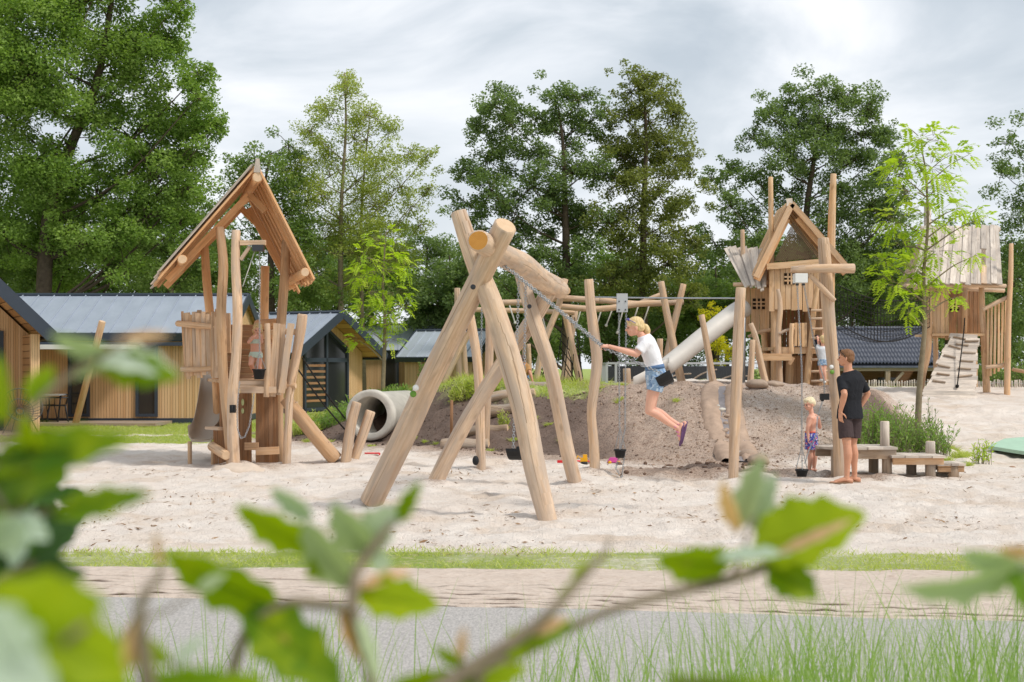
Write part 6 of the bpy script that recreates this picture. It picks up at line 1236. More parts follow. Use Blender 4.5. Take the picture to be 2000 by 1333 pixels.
# roof slope facing the view, with a missing-board gap and an uneven edge
m = MB(); a0, a1, b0, b1 = P(1806, 446, 39.0), P(1950, 441, 39.0), P(1783, 556, 36.9), P(1957, 556, 36.9); n = 17
for i in range(n):
    f = (i+.5)/n; t_, u_ = a0.lerp(a1, f), b0.lerp(b1, f); d = u_-t_; nn = d.cross(a1-a0).normalized(); nn = nn if nn.y < 0 else -nn
    u_ = u_+d*rnd(-.02, .02); s0 = .38 if i == 13 else 0
    m.plank(t_+d*0+nn*(.03*(i % 2)), (u_ if i != 13 else t_+d*.42)+nn*(.03*(i % 2)), (a1-a0).length/n*1.02, .028, nn, None, 0, 3, .05, (b1-b0).length/n*1.1)
rr_ = m.build('roof', W_GREY, rt); m = MB(); i = 13; f = (i+.5)/n; t_, u_ = a0.lerp(a1, f), b0.lerp(b1, f); d = u_-t_; m.plank(t_+d*.7+nn*.03, u_+nn*.03, (b1-b0).length/n, .028, nn); m.build('patch_board', W_PALE, rr_)
m = MB(); m.tube([P(1798, 446, 39.05), P(1953, 448, 39.05)], .07, 10, 2, None, 1); m.build('ridge_log', GRY, rt)
m = MB(); bk0, bk1 = P(1806, 448, 39.1), P(1950, 443, 39.1); e0, e1 = bk0+V(-.2, 2.0, -1.5), bk1+V(.2, 2.0, -1.5)
for i in range(14):
    f = (i+.5)/14; m.plank(bk0.lerp(bk1, f), e0.lerp(e1, f), .17, .028, V(0, .6, .8), None, 0, 2, .04)
m.build('rear_slope', W_GREY, rr_)
for y, x0, x1 in ((559, 1770, 1965), (566, 1785, 1962)): RP([(x0, y), (1870, y-1), (x1, y+ (0 if y < 560 else 2))], [37.1 if y < 560 else 38.6], 8, LOGM, False, 'eave_log')
RP([(1811, 395), (1812, 440), (1813, 470)], [39.3], [13, 15, 15], GRY, False, 'roof_post')
RP([(1919, 606), (1945, 592), (1974, 578)], [37.3], [8, 9, 8], LOGM, False, 'rail_log'); RP([(1925, 718), (1950, 715), (1970, 712)], [37.3], 8, LOGM, False, 'rail_log')
for i in range(6):
    x = 1928+i*7; m = MB(); m.plank(P(x+2, 604-i*3.6, 37.45), P(x+rnd(-1.5, 1.5), 738-i*3-rnd(0, 6), 37.45), 4.3/F*37.4, .03, (0, 1, 0), None, 0, 3, .16); m.build('fence_slat', W_HONEY, rt)
deck_ = MB(); z = P(0, 652, 37.6).z
for i in range(8): deck_.box(((1818-1000)/F*37.6, 37.5+i*.2, z-.06), ((1922-1000)/F*37.6, 37.5+i*.2+.19, z))
deck_.build('deck', W_HONEY, rt)
m = MB(); T0, T1 = P(1858, 651, 37.5), P(1911, 654, 37.5); B0, B1 = P(1797, 769, 36.0), P(1906, 772, 36.0)
for q in (B0, B1): q.z = hz(q.x, q.y)-.03
n = 17; nn = (T1-T0).cross(B0-T0).normalized(); nn = nn if nn.y < 0 else -nn
for i in range(n):
    f0, f1 = i/n, (i+.97)/n; a, b, c_, d_ = T0.lerp(B0, f0), T1.lerp(B1, f0), T1.lerp(B1, f1), T0.lerp(B0, f1); j = V(rnd(-.04, .04), 0, 0)
    m.hexa([a-nn*.05+j, b-nn*.05+j, c_-nn*.05+j, d_-nn*.05+j, a+j, b+j, c_+j, d_+j])
ra = m.build('ramp', W_GREY, rt)
for u, v, r in ((.35, .08, .2), (.78, .12, -.15), (.3, .22, .35), (.75, .3, .0), (.25, .37, .25), (.72, .43, 0), (.2, .52, .2), (.7, .55, 0), (.25, .64, .12), (.74, .66, -.25), (.22, .75, .12), (.5, .18, .1)):
    c = T0.lerp(T1, u).lerp(B0.lerp(B1, u), v)+nn*.02; s = (T1-T0).normalized(); d2 = (B0-T0).normalized(); a = s+d2*r; m = MB(); m.plank(c-a*.17, c+a*.17, .035, .06, nn, None, 0, 3, .3); m.build('foothold', W_OLD, ra)
m = MB(); m.tube([P(1884, 622, 37.7), P(1881, 652, 37.2)+V(0, -.05, .03), T0.lerp(T1, .52).lerp(B0.lerp(B1, .62), .83)+nn*.06], .016, 6, 3, .5); m.ball(T0.lerp(T1, .52).lerp(B0.lerp(B1, .62), .83)+nn*.06, .05, 8, 6); m.build('climbing_rope', ROPE_D, rt)
# rope net bridge
nb = thing('net_bridge', 'sagging dark rope net bridge strung between the peaked tower and the ramp hut', 'net', P(1720, 640, 35)); m = MB(); Q = lambda f, g: P(1634, 556, 33.5).lerp(P(1816, 572, 37.5), f)+V(0, 0, -(.9+.12*math.sin(math.pi*f))*g-.30*math.sin(math.pi*f))
for i in range(30): f = i/29; m.tube([Q(f, 0), Q(f, .5), Q(f, 1)], .006, 4, 1, .5, chamfer=False)
for j in range(9): m.tube([Q(i/16, j/8) for i in range(17)], .006 if 0 < j < 8 else .014, 4, 1, .5, chamfer=False)
m.build('side_net', ROPE_D, nb); m = MB()
for i in range(30): f = i/29; m.tube([Q(f, 0)+V(0, 1, 0), Q(f, 1)+V(0, 1, 0), Q(f, 1)], .006, 4, 1, .5, chamfer=False)
for j in range(5): m.tube([Q(i/16, j/4)+V(0, 1, 0) for i in range(17)], .006, 4, 1, .5, chamfer=False)
m.build('far_net', ROPE_D, nb)
# ---------------------------------------------------------------- people
def skinmat(name, c, red):
    k = NT(name); n = k.noise(k.pos(), 7, 4); b = k.finish(k.mix(n, c, red), .5, None, .35)
    bs = [x for x in k.t.nodes if x.type == 'BSDF_PRINCIPLED'][0]; bs.inputs['Subsurface Weight'].default_value = .12; bs.inputs['Subsurface Radius'].default_value = (.012, .005, .003); return b
SKIN = skinmat('fair_skin', C(232, 184, 160), C(222, 160, 136)); SKINT = skinmat('tanned_skin', C(214, 160, 130), C(196, 138, 108))
def cloth(name, c, var=.1, scale=30, pattern=None):
    k = NT(name); p = k.n('ShaderNodeTexCoord').outputs['Object']; n = k.noise(p, scale, 4); f = k.noise(p, 9, 3, .5, .8)
    col = k.mix(n, tuple(x*(1-var) for x in c[:3])+(1,), tuple(min(1, x*(1+var)) for x in c[:3])+(1,))
    if pattern: 
        v = k.noise(p, pattern[0], 2, .5, .6); col = k.mix(k.ramp(v, [(.56, 0.0), (.585, 1.0)]), col, pattern[1])
        if len(pattern) > 2: v = k.noise(k.mapping(p, loc=(3, 7, 1)), pattern[0], 2, .5, .6); col = k.mix(k.ramp(v, [(.58, 0.0), (.6, 1.0)]), col, pattern[2])
    return k.finish(col, .85, k.bump(f, .55, .03), .15)
def hairmat(name, a, b):
    k = NT(name); p = k.n('ShaderNodeTexCoord').outputs['Object']; n = k.noise(k.mapping(p, (90, 90, 22)), 1.0, 4)
    return k.finish(k.mix(k.ramp(n, [(.3, 0.0), (.7, 1.0)]), a, b), .55, k.bump(n, .7, .008), .3)
H_BLOND = hairmat('blond_hair', C(198, 166, 112), C(240, 216, 166)); H_PALE = hairmat('pale_blond_hair', C(216, 194, 150), C(248, 236, 204)); H_BROWN = hairmat('short_brown_hair', C(104, 72, 48), C(146, 104, 70)); H_DARK = hairmat('dark_brown_hair', C(66, 48, 38), C(100, 74, 58))
EYE = plain('eye_dark', C(40, 34, 32), .2); LIP = plain('lips', C(190, 104, 96), .5); BROW = plain('eyebrow_hair', C(150, 116, 80), .8)
def remesh(mb, name, mat, voxel, smooth, parent=None, loc=None, disp=0.0):
    o = mb.build(name+'_tmp', mat, parent, loc); md = o.modifiers.new('r', 'REMESH'); md.mode = 'VOXEL'; md.voxel_size = voxel; md.use_smooth_shade = True
    ms = o.modifiers.new('s', 'SMOOTH'); ms.factor = .5; ms.iterations = smooth
    dg = bpy.context.evaluated_depsgraph_get(); me = bpy.data.meshes.new_from_object(o.evaluated_get(dg)); me.name = name
    o0 = ORIG[o.name]; old = o.data; bpy.data.objects.remove(o); bpy.data.meshes.remove(old)
    if not me.materials: me.materials.append(mat)
    me.polygons.foreach_set('use_smooth', np.ones(len(me.polygons), bool)); return link(name, me, parent, o0)
def limb(m, pts, rad, flat=1.0, side=None):
    pts = [Vector(p) for p in pts]; m.tube(pts, rad, 14, 4 if len(pts) > 2 else 1, .5, chamfer=False, flat=flat, side=side)
    m.ball(pts[0], rad[0]*.99, 12, 8); m.ball(pts[-1], rad[-1]*.99, 12, 8)
def torso(m, rows, side):
    """rows (centre, half width, half depth) from the bottom up; side = unit vector across the body"""
    rows = [(Vector(c), w, d) for c, w, d in rows]; vs = []; S = 20; k = []
    cs = spline([r[0] for r in rows], 4); n = len(cs); N = len(rows)
    for i, c in enumerate(cs):
        t = i/(n-1)*(N-1); w = float(np.interp(t, range(N), [r[1] for r in rows])); d = float(np.interp(t, range(N), [r[2] for r in rows]))
        ax = (cs[min(i+1, n-1)]-cs[max(i-1, 0)]).normalized(); s = (side-ax*side.dot(ax)).normalized(); f = ax.cross(s)
        for q in range(S):
            a = 2*math.pi*q/S; ca, sa = math.cos(a), math.sin(a); e = .86
            vs.append(c+s*(w*math.copysign(abs(ca)**e, ca))+f*(d*math.copysign(abs(sa)**e, sa)))
    m.add(vs, [(i*S+q, i*S+(q+1) % S, (i+1)*S+(q+1) % S, (i+1)*S+q) for i in range(n-1) for q in range(S)]+[tuple(range(S-1, -1, -1)), tuple(range((n-1)*S, n*S))], None, .5, 0, True)
def basis(f, u):
    f = f.normalized(); u = (u-f*u.dot(f)).normalized(); s = u.cross(f); return Matrix((f, s, u)).transposed()   # columns: forward, left side, up
def head(m, c, f, u, s, child=False):
    """c = centre of the skull between the ears, f forward, u up, s = head height; returns local-to-world"""
    B = basis(f, u); h = s
    def e(p, r): m.ball(c+B @ (V(*p)*h), V(*r)*h, 18, 12, M=B)
    e((-.02, 0, .12), (.40, .33, .37)); e((.12, 0, -.10), (.27, .25, .30)); e((.20, 0, -.27), (.165, .17, .155) if not child else (.16, .18, .14)); e((.05, 0, -.14), (.26, .27, .26))
    m.tube([c+B @ (V(.37, 0, .03)*h), c+B @ (V(.47, 0, -.09)*h), c+B @ (V(.40, 0, -.13)*h)], [.028*h, .055*h, .04*h], 8, 1, .5, chamfer=False)
    m.ball(c+B @ (V(.455, 0, -.085)*h), .05*h, 8, 6)
    e((.36, 0, -.215), (.045, .085, .03)); e((.35, 0, -.255), (.042, .08, .03)); e((.33, 0, .075), (.07, .2, .035))
    for sg in (-1, 1): e((-.02, sg*.335, -.05), (.075, .035, .11)); e((.25, sg*.16, -.12), (.10, .09, .09))
    return B
def face(o, c, B, h, brow=True, glasses=False):
    for sg in (-1, 1): m = MB(); m.ball(c+B @ (V(.365, sg*.135, .01)*h), V(.035, .05, .028)*h, 10, 8, M=B); m.build('eye', EYE, o)
    m = MB(); m.ball(c+B @ (V(.398, 0, -.235)*h), V(.018, .075, .016)*h, 10, 6, M=B); m.build('mouth', LIP, o)
    for sg in (-1, 1): m = MB(); m.ball(c+B @ (V(.392, sg*.135, .085)*h), V(.018, .07, .012)*h, 8, 6, M=B); m.build('eyebrow', BROW, o)
def hand(m, w, d, n, s, curl=.5, spread=.2, thumb=1, roll_target=None):
    """wrist w, finger direction d, palm normal n (towards the palm side), s = hand length"""
    d = d.normalized(); n = (n-d*n.dot(d)).normalized(); b = d.cross(n)*thumb; k = s/.185
    pc = w+d*.048*k
    m.tube([w-d*.01*k, w+d*.035*k, w+d*.085*k], [.026*k, .036*k, .038*k], 12, 2, .5, chamfer=False, flat=.48, side=b)
    for i, (off, L) in enumerate(((.028, .072), (.0095, .082), (-.0095, .076), (-.027, .058))):
        r0 = w+d*.086*k+b*off*k; a = 0; p = [r0-d*.02*k, r0]; dd = d+b*off*spread*9
        dd.normalize()
        for f, cv in ((.45, .5), (.32, .8), (.23, .5)):
            a += curl*cv*(1+.1*i); q = (dd*math.cos(a)+n*math.sin(a)).normalized(); p.append(p[-1]+q*L*f*k)
        m.tube(p, [.0088*k, .0088*k, .008*k, .0075*k, .0062*k], 8, 2, .5, chamfer=False); m.ball(p[-1], .0062*k, 8, 6)
    r0 = w+d*.025*k+b*.03*k; q1 = r0+(d*.5+b*.8+n*.25).normalized()*.034*k; q2 = q1+(d*.85+b*.35+n*(.25+.5*curl)).normalized()*.03*k; q3 = q2+(d*.9-b*.05+n*(.2+.7*curl)).normalized()*.026*k
    m.tube([r0-d*.01*k-b*.008*k, r0, q1, q2, q3], [.012*k, .0125*k, .011*k, .0095*k, .007*k], 8, 2, .5, chamfer=False); m.ball(q3, .007*k, 8, 6)
def foot(m, ank, d, s, up=V(0, 0, 1)):
    """ankle point, toe direction, foot length s"""
    d = d.normalized(); b = d.cross(up).normalized(); u = b.cross(d); k = s/.25
    h = ank-u*.052*k-d*.045*k
    m.tube([ank, ank-u*.02*k+d*.01*k], [.036*k, .036*k], 10, 1, .5, chamfer=False); m.ball(h, (.034*k, .034*k, .032*k), 12, 8)
    m.tube([h, ank-u*.035*k+d*.03*k, ank-u*.055*k+d*.10*k, ank-u*.064*k+d*.15*k], [.034*k, .038*k, .036*k, .026*k], 12, 3, .5, chamfer=False, flat=.8, side=b)
    for i, (o, L) in enumerate(((.030, .195), (.012, .192), (-.004, .184), (-.018, .172), (-.031, .157))):
        r = .0125 if i == 0 else .009; a = ank-u*.068*k+d*.13*k+b*o*.9*k; z = ank-u*.072*k+d*L*k+b*o*k; m.tube([a, z], [r*1.2*k, r*k], 8, 1, .5, chamfer=False); m.ball(z, r*k, 8, 6)
def sole(m, ank, d, s, up, t, wid=.047, drop=.082):
    d = d.normalized(); b = d.cross(up).normalized(); u = b.cross(d); k = s/.25; c = ank-u*drop*k; pr = []
    for i in range(20):
        a = 2*math.pi*i/20; x = .07+.145*math.cos(a); w = wid*(1+.16*math.cos(a))*math.sin(a); pr.append(c+d*x*k+b*w*k)
    m.add(pr+[q+u*t for q in pr], [tuple(range(19, -1, -1)), tuple(range(20, 40))]+[(i, (i+1) % 20, 20+(i+1) % 20, 20+i) for i in range(20)], None, .5, 0, False)
def person(label, loc): 
    return label, loc
def finish_person(mb, label, loc, skin, vox=.0055, sm_=4):
    o = remesh(mb, 'person', skin, vox, sm_, None, loc); return tag(o, label, 'person')
def hairlump(o, c, B, h, mat, balls, amp=.03, name='hair', vox=.006, seed=3):
    m = MB()
    for p, r in balls: m.ball(c+B @ (V(*p)*h), V(*r)*h, 20, 14, M=B)
    hr = remesh(m, name, mat, vox, 2, o); n = len(hr.data.vertices); a = np.zeros(n*3); hr.data.vertices.foreach_get('co', a); v = a.reshape(-1, 3); nn = np.zeros(n*3); hr.data.vertex_normals.foreach_get('vector', nn); nn = nn.reshape(-1, 3)
    L = (v@np.array(B))/h; an = np.arctan2(L[:, 1], L[:, 0]); d = vn(an*7+L[:, 2]*2, L[:, 2]*5, seed)+.6*vn(an*19, L[:, 2]*9, seed+1)
    v = v+nn*(d*amp*h)[:, None]; hr.data.vertices.foreach_set('co', v.ravel()); hr.data.update(); return hr

# --- standing man, back three-quarter view, looking left
fe = onground(1664, 19.1); z0 = fe.z; x0 = fe.x; y0 = fe.y
def MP(px, h, dy=0.0): return V((px-1000)/F*19.1, 19.1+dy, z0+h)
m = MB(); side = V(.90, -.43, 0).normalized()          # from his left shoulder to his right one, seen from behind
fwd = V(-.43, -.90, 0)*-1; fwd = V(-.36, .93, 0)       # he faces away and to the left
side = V(.93, .36, 0); pel = MP(1660, .95)
hipL, hipR = pel-side*.09, pel+side*.09
anL, anR = V(MP(1650, 0).x, 18.98, z0+.085), V(MP(1672, 0).x, 19.18, z0+.085)
knL, knR = V(MP(1651, 0).x, 19.0, z0+.51), V(MP(1667, 0).x, 19.16, z0+.51)
for hp, kn, an in ((hipL, knL, anL), (hipR, knR, anR)):
    limb(m, [hp, hp.lerp(kn, .5), kn], [.088, .077, .056]); limb(m, [kn, kn.lerp(an, .3)-fwd*.022, kn.lerp(an, .62)-fwd*.01, an], [.054, .059, .043, .034])
fL, fR = V(-.95, .12, 0), V(-.93, .2, 0)
foot(m, anL, fL, .27); foot(m, anR, fR, .27)
chest = MP(1661, 1.28); neck = MP(1657, 1.50)
rows = [(pel-V(0, 0, .06), .155, .11), (pel+V(0, 0, .04), .158, .112), (MP(1661, 1.10), .138, .098), (MP(1661, 1.25), .165, .115), (MP(1661, 1.37), .185, .118), (MP(1660, 1.435), .155, .088), (MP(1658, 1.50), .07, .065)]
torso(m, rows, side)
shL, shR = MP(1660, 1.375)-side*.142, MP(1661, 1.38)+side*.155
elL, haL = V(MP(1639, 0).x, 18.93, z0+1.20), V(MP(1637, 0).x, 18.97, z0+.955); elL = V(MP(1642, 0).x, 18.88, z0+1.19)
elR, haR = V(MP(1699, 0).x, 19.22, z0+1.19), V(MP(1684, 0).x, 19.24, z0+1.0)
for sh, el_, ha in ((shL, elL, haL), (shR, elR, haR)):
    m.ball(sh, .052); limb(m, [sh, sh.lerp(el_, .5), el_], [.050, .047, .041]); limb(m, [el_, el_.lerp(ha, .35), ha], [.042, .043, .028])
hand(m, haL, V(.04, .03, -1), V(.75, .5, 0), .19, .35, .25, 1); hand(m, haR, V(-.5, -.1, -.85), V(-.6, .3, .3), .19, .4, .2, -1)
hc = MP(1653, 1.665); limb(m, [MP(1658, 1.47), MP(1656, 1.54), hc+V(.02, 0, -.03)], [.062, .056, .056]); hf = V(-.9, .42, 0.02)
B = head(m, hc, hf, V(0, 0, 1), .245)
man = finish_person(m, 'standing man in black t-shirt and dark brown shorts, hands on hips, sunglasses on his head', fe, SKINT)
face(man, hc, B, .245)
hairlump(man, hc, B, .245, H_BROWN, [((-.05, 0, .17), (.40, .345, .36)), ((-.20, 0, .0), (.245, .325, .26)), ((.14, 0, .34), (.26, .25, .15))], .018)
m = MB(); torso(m, [(MP(1660, .855), .186, .140), (MP(1660, .97), .176, .130), (MP(1661, 1.10), .150, .110), (MP(1661, 1.25), .176, .126), (MP(1661, 1.37), .198, .128), (MP(1660, 1.435), .168, .10), (MP(1658, 1.495), .085, .078)], side)
for sh, el_ in ((shL, elL), (shR, elR)):
    d = (el_-sh); m.ball(sh, .061); m.tube([sh-d*.02, sh+d*.45, sh+d*.80], [.058, .059, .062], 14, 2, .5, chamfer=False)
remesh(m, 'shirt', cloth('black_cotton', C(40, 41, 45), .15), .008, 5, man)
m = MB(); torso(m, [(pel-V(0, 0, .10), .160, .118), (pel-V(0, 0, .0), .158, .112)], side)
for hp, kn in ((hipL, knL), (hipR, knR)):
    d = kn-hp; m.tube([hp+d*.02, hp+d*.4, hp+d*.80], [.090, .100, .102], 16, 2, .5, chamfer=False)
remesh(m, 'shorts', cloth('dark_brown_twill', C(74, 62, 62), .12), .008, 4, man)
m = MB(); 
for sg in (-1, 1): m.tube([hc+B @ (V(.32, sg*.25, .40)*.245), hc+B @ (V(.1, sg*.35, .22)*.245), hc+B @ (V(-.05, sg*.36, .0)*.245)], .004, 6, 3, .5); m.ball(hc+B @ (V(.30, sg*.14, .43)*.245), V(.05, .14, .075)*.245, 12, 8, M=B)
m.build('sunglasses', EYE, man)
m = MB()
for an, d in ((anL, fL), (anR, fR)): sole(m, an, d, .27, V(0, 0, 1), .014)
m.build('flip_flops', W_BROWN, man)

# --- girl on the swing, facing left, swung back to the right
Yg = 15.75
def GP(px, py, dy=0.0): return P(px, py, Yg+dy)
m = MB(); sdg = V(0, 1, 0); pelg = GP(1281, 735)
hn, hf_ = GP(1283, 742, -.075), GP(1283, 742, .075)
kn1, kn2 = GP(1268, 803, -.075), GP(1272, 800, .09); an1, an2 = GP(1322, 836, -.075), GP(1328, 832, .09)
for hp, kn, an in ((hn, kn1, an1), (hf_, kn2, an2)):
    limb(m, [hp, hp.lerp(kn, .5)+V(-.01, 0, 0), kn], [.072, .064, .048]); ca = (an-kn); pn = V(-ca.z, 0, ca.x).normalized(); pn = pn if pn.z < 0 else -pn; limb(m, [kn, kn.lerp(an, .3)-pn*.012, kn.lerp(an, .65), an], [.046, .047, .036, .028])
fd1, fd2 = V(-.15, 0, -1), V(-.25, 0, -1); fu1, fu2 = V(-1, 0, .2), V(-1, 0, .25)
foot(m, an1, fd1, .215, fu1); foot(m, an2, fd2, .215, fu2)
rows = [(GP(1284, 752), .125, .105), (GP(1281, 732), .130, .108), (GP(1277, 712), .112, .088), (GP(1271, 690), .125, .092), (GP(1262, 668), .135, .092), (GP(1257, 655), .085, .062)]; torso(m, rows, sdg)
s1, s2 = GP(1261, 671, -.135), GP(1260, 670, .135); e1, e2 = GP(1243, 693, -.17), GP(1246, 690, .12); h1, h2 = GP(1190, 677, -.13), GP(1196, 679, .07)
for s_, e_, h_ in ((s1, e1, h1), (s2, e2, h2)):
    m.ball(s_, .048); limb(m, [s_, s_.lerp(e_, .5), e_], [.044, .040, .034]); limb(m, [e_, e_.lerp(h_, .35), h_], [.034, .034, .023])
chd = (GP(1300, 728)-GP(985, 517)).normalized()
hand(m, h1, V(-1, .12, .08), V(.2, .5, -.9), .150, 1.15, .05, -1); hand(m, h2, V(-1, -.05, .08), V(.2, -.5, -.9), .150, 1.15, .05, 1)
hcg = GP(1240, 640); limb(m, [GP(1258, 662), GP(1252, 654), hcg+V(.02, 0, -.03)], [.046, .041, .042]); B = head(m, hcg, V(-1, -.06, -.12), V(-.10, 0, 1), .225, True)
girl = finish_person(m, 'girl in white t-shirt and denim shorts swinging back on the double swing', GP(1281, 735), SKIN, .005)
face(girl, hcg, B, .225)
hairlump(girl, hcg, B, .225, H_BLOND, [((-.06, 0, .17), (.43, .36, .37)), ((-.24, 0, -.02), (.26, .32, .26)), ((-.42, 0, .02), (.13, .13, .13)), ((.2, 0, .34), (.2, .22, .12))], .03)
m = MB(); q = [hcg+B @ (V(*p)*.225) for p in ((-.40, 0, .04), (-.52, 0, -.02), (-.58, 0, -.22), (-.55, 0, -.45), (-.50, 0, -.62))]; m.tube(q, [.022, .036, .042, .030, .008], 12, 4, .5, chamfer=False, wob=.1); m.build('ponytail', H_BLOND, girl)
m = MB(); m.ball(q[0].lerp(q[1], .35), .028, 10, 8); m.build('hair_tie', PINK, girl)
m = MB()
for sg in (-1, 1): m.ball(hcg+B @ (V(.30, sg*.16, .42)*.225), V(.06, .15, .08)*.225, 12, 8, M=B); m.tube([hcg+B @ (V(.30, sg*.30, .42)*.225), hcg+B @ (V(.0, sg*.39, .2)*.225)], .004, 6)
m.build('sunglasses', plain('purple_plastic', C(96, 84, 170), .3), girl)
m = MB(); torso(m, [(GP(1279, 722), .128, .106), (GP(1276, 708), .122, .100), (GP(1271, 690), .136, .104), (GP(1262, 669), .145, .103), (GP(1257, 656), .095, .072)], sdg)
for s_, e_ in ((s1, e1), (s2, e2)): d = e_-s_; m.ball(s_, .060); m.tube([s_-d*.05, s_+d*.4, s_+d*.72], [.058, .060, .062], 14, 2, .5, chamfer=False)
remesh(m, 'shirt', cloth('white_cotton', C(238, 236, 240), .04), .007, 4, girl)
m = MB(); torso(m, [(GP(1284, 756), .135, .118), (GP(1281, 733), .140, .120), (GP(1278, 716), .124, .102)], sdg)
for hp, kn in ((hn, kn1), (hf_, kn2)): d = kn-hp; m.tube([hp-d*.1, hp+d*.2, hp+d*.36], [.092, .092, .090], 14, 2, .5, chamfer=False)
DENIM = cloth('washed_denim', C(146, 172, 200), .3, 16, (26, C(196, 212, 228), C(112, 140, 176))); sh_ = remesh(m, 'shorts', DENIM, .007, 3, girl)
m = MB(); torso(m, [(GP(1279.5, 722), .133, .111), (GP(1278, 714), .129, .107)], sdg); m.build('waistband', cloth('denim_band', C(96, 122, 158), .2), girl)
SHOE = cloth('pink_sandal_strap', C(206, 130, 170), .2); m = MB()
for an, d, u in ((an1, fd1, fu1), (an2, fd2, fu2)): sole(m, an, d, .225, u, .022)
so_ = m.build('sandal_soles', cloth('purple_sole', C(104, 76, 110), .2), girl); m = MB()
for an, d, u in ((an1, fd1, fu1), (an2, fd2, fu2)):
    d = d.normalized(); b = d.cross(u).normalized(); uu = b.cross(d)
    for f, hh, r in ((-.005, .012, .036), (.055, -.028, .040), (.10, -.045, .040)):
        c = an+d*f*.9+uu*hh; m.tube([c+b*r*math.cos(a*.5236)+(uu*.9-d*.25)*r*.8*math.sin(a*.5236) for a in range(7)], .009, 6, 2, .5, flat=.6)
m.build('sandal_straps', SHOE, so_)
# her swing
ch0n, ch0f = P(986, 520, 15.2), P(994, 524, 15.55)
seat_c = GP(1298, 752); pull = (P(990, 520, 15.4)-seat_c).normalized()
swing('black swing seat pulled back under the girl, its chains stretched tight', [ch0n, ch0f], GP(1300, 748), (pull*.45+V(-.25, 0, .8)).normalized(), V(.02, 1, 0).normalized(), 0, 0, [h1+V(-.075, .01, -.01), h2+V(-.075, -.01, -.005)])

# --- boy in swim shorts holding the crane chain
fb = onground(1584.5, 21.2); Yb2 = 21.2
def BP(px, h, dy=0.0): return V((px-7.5-1000)/F*Yb2, Yb2+dy, fb.z+h)
S = 1.12/1.12; m = MB(); sdb = V(.45, .89, 0); pelb = BP(1592, .54); hl, hr = pelb-sdb*.058, pelb+sdb*.058; a1, a2 = BP(1587, .055, -.05), BP(1599, .055, .06); k1, k2 = BP(1588, .30, -.05), BP(1598, .30, .05)
for hp, kn, an in ((hl, k1, a1), (hr, k2, a2)): limb(m, [hp, hp.lerp(kn, .5), kn], [.062, .055, .043]); limb(m, [kn, kn.lerp(an, .35)+V(.012, 0, 0), an], [.041, .042, .027])
foot(m, a1, V(-.9, -.35, 0), .17); foot(m, a2, V(-.85, -.5, 0), .17)
torso(m, [(pelb-V(0, 0, .04), .10, .08), (pelb+V(0, 0, .03), .103, .082), (BP(1593, .66), .096, .078), (BP(1593, .75), .106, .078), (BP(1594, .815), .115, .07), (BP(1593, .86), .06, .05)], sdb)
sl1, sl2 = BP(1589, .80, -.10), BP(1600, .805, .09); e1, h1 = BP(1612, .70, -.06), BP(1602, .775, -.22); e2, h2 = BP(1612, .66, .1), BP(1606, .60, -.05)
limb(m, [sl2, sl2.lerp(e2, .5), e2], [.036, .033, .028]); h2 = HANDB+V(.02, .03, -.03); limb(m, [e2, e2.lerp(h2, .4), h2], [.028, .027, .019]); hand(m, h2, (HANDB-h2), V(-1, 0, .1), .11, 1.1, .05, 1)
e1 = BP(1581, .66, -.13); h1 = BP(1582, .52, -.15); limb(m, [sl1, sl1.lerp(e1, .5), e1], [.036, .033, .028]); limb(m, [e1, h1], [.028, .019]); hand(m, h1, V(0, 0, -1), V(1, 0, 0), .11, .4, .1, 1)
m.ball(sl1, .04); m.ball(sl2, .04); hb = BP(1589, 1.005); limb(m, [BP(1593, .84), BP(1592, .89), hb+V(.01, 0, -.03)], [.04, .035, .036]); B = head(m, hb, V(-.92, -.38, -.15), V(-.08, 0, 1), .205, True)
boy = finish_person(m, 'small blond boy in blue patterned swim shorts holding the crane chain', fb, SKIN, .005); face(boy, hb, B, .205)
hairlump(boy, hb, B, .205, H_PALE, [((-.05, 0, .20), (.42, .36, .36)), ((-.22, 0, .04), (.24, .32, .22)), ((.18, 0, .34), (.24, .28, .15))], .05)
m = MB(); torso(m, [(pelb-V(0, 0, .07), .118, .096), (pelb+V(0, 0, .03), .112, .09), (pelb+V(0, 0, .065), .106, .085)], sdb)
for hp, kn in ((hl, k1), (hr, k2)): d = kn-hp; m.tube([hp-d*.1, hp+d*.4, hp+d*.85], [.076, .076, .080], 14, 2, .5, chamfer=False)
remesh(m, 'swim_shorts', cloth('blue_fish_print', C(70, 84, 164), .12, 30, (38, C(226, 92, 84), C(196, 206, 226))), .006, 3, boy)
m = MB(); torso(m, [(pelb+V(0, 0, .045), .111, .089), (pelb+V(0, 0, .068), .108, .087)], sdb); m.build('waistband', cloth('coral_band', C(220, 110, 92)), boy)

# --- toddler on the play hut deck
Yt_ = 22.75
def TD(px, h, dy=0.0): return V((px-1000)/F*Yt_, Yt_+dy, 1.36+h)
m = MB(); sdt = V(.86, .5, 0)*-1; sdt = V(.92, -.4, 0); pt_ = TD(500, .40); hl, hr = pt_-sdt*.05, pt_+sdt*.05; a1, a2 = TD(508, .05), TD(503, .05, .12); k1, k2 = TD(506, .22), TD(492, .245, -.10); a2 = TD(497, .09, .10)
for hp, kn, an in ((hl, k2, a2), (hr, k1, a1)): limb(m, [hp, hp.lerp(kn, .5), kn], [.058, .052, .040]); limb(m, [kn, kn.lerp(an, .4)+V(.0, .012, 0), an], [.039, .040, .026])
foot(m, a1, V(.2, -1, 0), .14); foot(m, a2, V(-.2, -1, 0), .14)
torso(m, [(pt_-V(0, 0, .03), .085, .075), (pt_+V(0, 0, .04), .088, .078), (TD(500, .52), .084, .074), (TD(499, .60), .09, .072), (TD(499, .655), .094, .06), (TD(501, .69), .05, .045)], sdt)
